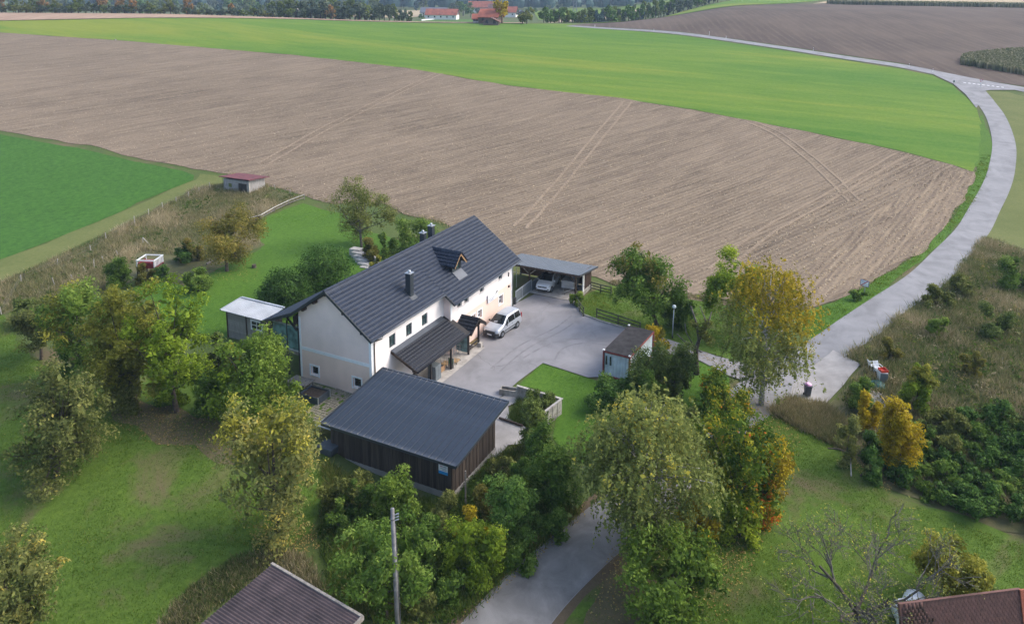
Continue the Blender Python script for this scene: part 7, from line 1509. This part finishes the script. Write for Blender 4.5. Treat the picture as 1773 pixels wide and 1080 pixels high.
BANK = px([(560, 800), (640, 850), (780, 875), (850, 800), (905, 770), (960, 780), (1000, 860), (1000, 890), (900, 985), (800, 1075), (690, 1080), (580, 1060), (560, 930)])
tufts('bank_weeds', BANK, 9000, .42, 'weed_green', 'green weeds on the bank between shed and lane', 7, .03, .2, .45, .25, .25)
tufts('bank_weeds', px([(270, 1090), (330, 1020), (410, 965), (470, 952), (530, 968), (580, 1060), (470, 975), (330, 1085)]), 2600, .34, 'weed', 'matted dry weeds behind the brown corrugated roof', 7, .03, .2, .36, .3, .4)
ORCH = px([(-60, 560), (0, 545), (60, 620), (180, 690), (380, 720), (520, 700), (560, 760), (580, 850), (550, 940), (400, 950), (270, 1080), (-100, 1100)])
tufts('orchard_tufts', ORCH, 17000, .13, 'grass_orchard', 'uneven orchard grass', 5, .022, .14, .5, .24, .35)
MEAD = px([(985, 1075), (1060, 945), (1150, 850), (1300, 720), (1400, 735), (1480, 805), (1540, 858), (1640, 900), (1773, 945), (1850, 980), (1850, 1090), (985, 1090)])
tufts('meadow_tufts', MEAD, 17000, .12, 'grass_orchard', 'mown meadow grass right of the lane', 5, .022, .14, .5, .22, .3)
tufts('lawn_tufts', px([(938, 632), (1020, 658), (1070, 645), (1160, 620), (1215, 632), (1258, 658), (1250, 690), (1180, 755), (1080, 815), (1005, 795), (980, 720), (975, 690), (900, 672)]), 4000, .10, 'grass_blade', 'short bright lawn grass beside the bay', 5, .02, .12, .5, .2, .2)
tufts('lawn_tufts', px([(525, 354), (600, 374), (640, 402), (690, 430), (640, 500), (520, 555), (440, 555), (380, 585), (300, 555), (230, 500), (330, 505), (370, 470), (455, 430), (440, 388)]), 5500, .10, 'grass_blade', 'short garden lawn grass', 5, .022, .14, .5, .2, .2)
tufts('lawn_tufts', px([(1012, 545), (1005, 528), (1018, 514), (1058, 498), (1160, 515), (1260, 533), (1380, 545), (1340, 590), (1290, 622), (1190, 596), (1100, 570), (1045, 554)]), 6500, .16, 'grass_orchard', 'rough paddock grass beside the drive', 6, .022, .15, .5, .24, .3)
tufts('verge_tufts', px([(1700, 268), (1714, 268), (1709, 312), (1688, 350), (1648, 400), (1598, 447), (1528, 503), (1460, 552), (1408, 588), (1385, 560), (1440, 524), (1555, 464), (1632, 400), (1680, 322)]), 12000, .2, 'grass_orchard', 'ragged roadside verge grass', 6, .025, .18, .55, .22, .3)
tufts('verge_tufts', px([(1420, 608), (1500, 556), (1590, 490), (1660, 436), (1706, 410), (1690, 425), (1600, 498), (1520, 560), (1450, 606), (1480, 628), (1490, 640)]), 4000, .2, 'grass_blade', 'green verge grass on the lower side of the lane', 6, .025, .18, .5, .22, .2)
tufts('bay_weeds', [(q[0], q[1]) for q in (q0+np.array([-.1, -.3, 0]), q1+np.array([-.3, .3, 0]), q2+np.array([0, .5, 0]), np.array([3.6, -10.6, 0]))], 900, .5, 'weed_green', 'tall weeds inside the concrete bay', 8, .03, .18, .55, .25, .1)
tufts('field_edge_grass', px([(395, 303), (450, 321), (530, 341), (575, 355), (660, 354), (700, 374), (760, 388), (830, 428), (900, 455), (900, 448), (830, 418), (760, 380), (700, 366), (660, 346), (575, 349), (530, 335), (450, 315), (395, 297)]), 1600, .3, 'weed', 'dry grass fringe between ploughed field and garden', 7, .03, .2, .55, .2, .2)
tufts('field_edge_grass', px([(1060, 494), (1160, 512), (1250, 527), (1400, 537), (1400, 530), (1250, 519), (1160, 504), (1060, 487)]), 1600, .28, 'weed', 'dry grass fringe below the ploughed field', 7, .03, .2, .55, .2, .2)
def cover(name, poly, nc, r, n, size, mat, label, tm=.45):
    P = np.array([p[:2] for p in poly]); mn, mx = P.min(0), P.max(0); Q = np.stack([rng.uniform(mn[0], mx[0], nc*6), rng.uniform(mn[1], mx[1], nc*6)], 1); Q = Q[inside(Q, P)]; Q = Q[~on_paved(Q, -.8)][:nc]; z = tz(Q[:, 0], Q[:, 1]); rr = r*rng.uniform(.5, 1.5, len(Q))
    o = crown_mesh(name, np.concatenate([Q, (z+rr*.15)[:, None]], 1), rr, n, size, mat, None, tm, .3); tag(o, label, 'weeds', None, 'stuff')
cover('low_scrub', WEEDR, 230, .72, 26000, .080, 'weed_green', 'low green weed clumps on the slope right of the lane', .4)
cover('low_scrub', WEEDR, 130, .62, 13000, .075, 'weed', 'low brown weed clumps on the slope right of the lane', .55)
cover('low_scrub', WEEDL, 60, .5, 8000, .075, 'weed_green', 'low green weed clumps in the dry garden strip', .45)
cover('low_scrub', BANK, 70, .55, 10000, .075, 'weed_green', 'low green scrub on the shed bank', .4)
# stubble rows left standing on the headland, and loose straw on the ploughed field, fallen leaves under the trees
def flakes(name, poly, n, ln, wd, mat, label, lift=.10, fine=None, tilt=.25, soft=False):
    P = np.array([p[:2] for p in poly]); mn, mx = P.min(0), P.max(0); Q = np.stack([rng.uniform(mn[0], mx[0], n*3), rng.uniform(mn[1], mx[1], n*3)], 1); Q = Q[inside(Q, P)]
    if fine is not None: Q = Q[rng.random(len(Q)) < fine(Q)]
    if soft:
        c0 = P.mean(0); e = np.cov(P.T); ei = np.linalg.inv(e); dd = Q-c0; m2 = np.einsum('ij,jk,ik->i', dd, ei, dd); Q = Q[rng.random(len(Q)) < np.exp(-m2*.7)]
    Q = Q[:n]; k = len(Q); a = rng.uniform(0, 6.28, k); z = tz(Q[:, 0], Q[:, 1])+lift; d = np.stack([np.cos(a), np.sin(a), rng.normal(0, tilt, k)], 1); s = np.stack([-np.sin(a), np.cos(a), rng.normal(0, tilt, k)], 1); c = np.concatenate([Q, z[:, None]], 1); L_ = (ln*rng.uniform(.5, 1.4, k))[:, None]; W_ = (wd*rng.uniform(.6, 1.4, k))[:, None]
    V = np.stack([c-d*L_-s*W_, c+d*L_-s*W_, c+d*L_+s*W_, c-d*L_+s*W_], 1).reshape(-1, 3); o = np_mesh(name, V, np.arange(k*4).reshape(-1, 4), M[mat], tint=rng.random(k)); tag(o, label, 'litter', None, 'stuff')
def near_w(Q): s, l = sl_of(Q[:, 0], Q[:, 1]); return np.clip(1.15-(s-95)/110, .06, 1)*(.55+.45*np.sin(Q[:, 1]*1.9+Q[:, 0]*.8))
HEAD = np.array(px([(1684, 299), (1681, 320), (1658, 360), (1632, 398), (1600, 430), (1555, 461), (1500, 493), (1440, 521), (1405, 535), (1290, 528), (1240, 470), (1330, 400), (1430, 345), (1560, 268)])); ha = at(1400, 512)[:2]; hb = at(1622, 372)[:2]; hd = (hb-ha)/np.linalg.norm(hb-ha); hn_ = np.array([-hd[1], hd[0]])
Q = np.concatenate([ha+hd*rng.uniform(-40, 90, (620, 1))+hn_*(k*1.45+rng.normal(0, .13, (620, 1))) for k in range(-12, 30)]); Q = Q[inside(Q, HEAD)]; Q = Q[rng.random(len(Q)) < .8]; k = len(Q); a = math.atan2(hd[1], hd[0])+rng.normal(0, .5, k); c = np.concatenate([Q, (tz(Q[:, 0], Q[:, 1])+.15)[:, None]], 1); d = np.stack([np.cos(a), np.sin(a), rng.normal(0, .3, k)], 1); s2 = np.stack([-np.sin(a), np.cos(a), rng.normal(0, .3, k)], 1); L_ = (.12*rng.uniform(.5, 1.4, k))[:, None]; W_ = (.04*rng.uniform(.6, 1.4, k))[:, None]
o = np_mesh('stubble_rows', np.stack([c-d*L_-s2*W_, c+d*L_-s2*W_, c+d*L_+s2*W_, c-d*L_+s2*W_], 1).reshape(-1, 3), np.arange(k*4).reshape(-1, 4), M['straw'], tint=rng.random(k)); tag(o, 'pale stubble rows on the field headland', 'stubble', None, 'stuff')
flakes('straw_litter', PLOUGH, 60000, .13, .028, 'straw', 'chopped straw scattered over the ploughed field', .12, near_w)
for poly, n, lb in [([(1010, 1080), (1060, 950), (1150, 900), (1260, 900), (1330, 920), (1260, 1080)], 5000, 'fallen leaves below the lane-side trees'), ([(690, 1080), (760, 1010), (880, 960), (1010, 870), (1025, 885), (900, 1000), (810, 1080)], 2600, 'fallen leaves along the lane edge'), ([(200, 690), (330, 715), (430, 730), (400, 790), (250, 770), (190, 730)], 2600, 'fallen leaves on bare ground below the orchard trees'), ([(430, 910), (540, 900), (560, 960), (440, 960)], 1400, 'fallen leaves below the pear tree'), ([(1130, 588), (1190, 600), (1290, 640), (1280, 652), (1200, 615), (1130, 600)], 900, 'fallen leaves along the drive edge'), ([(1280, 690), (1370, 700), (1390, 790), (1300, 800)], 1600, 'fallen leaves beside the autumn tree'), ([(1480, 780), (1560, 830), (1540, 860), (1470, 810)], 700, 'fallen leaves below the young maple'), ([(340, 455), (450, 455), (450, 490), (350, 490)], 900, 'fallen leaves below the apple tree')]:
    flakes('leaf_litter', px(poly), int(n*.55), .034, .028, 'litter', lb, .13, soft=True)
# ------------------------------------------------------------------ the air: thin autumn haze over the valley
hz = bpy.data.materials.new('haze'); hz.use_nodes = True; hn = hz.node_tree; hn.nodes.remove(hn.nodes['Principled BSDF'])
pv = hn.nodes.new('ShaderNodeVolumePrincipled'); pv.inputs['Color'].default_value = (.60, .78, 1.0, 1); pv.inputs['Density'].default_value = .00021; pv.inputs['Anisotropy'].default_value = .0
hn.links.new(pv.outputs[0], hn.nodes['Material Output'].inputs['Volume'])
ob = MB().box(-9000, 9000, -9000, 9000, -3, 215).build('haze', hz); ob['kind'] = 'stuff'
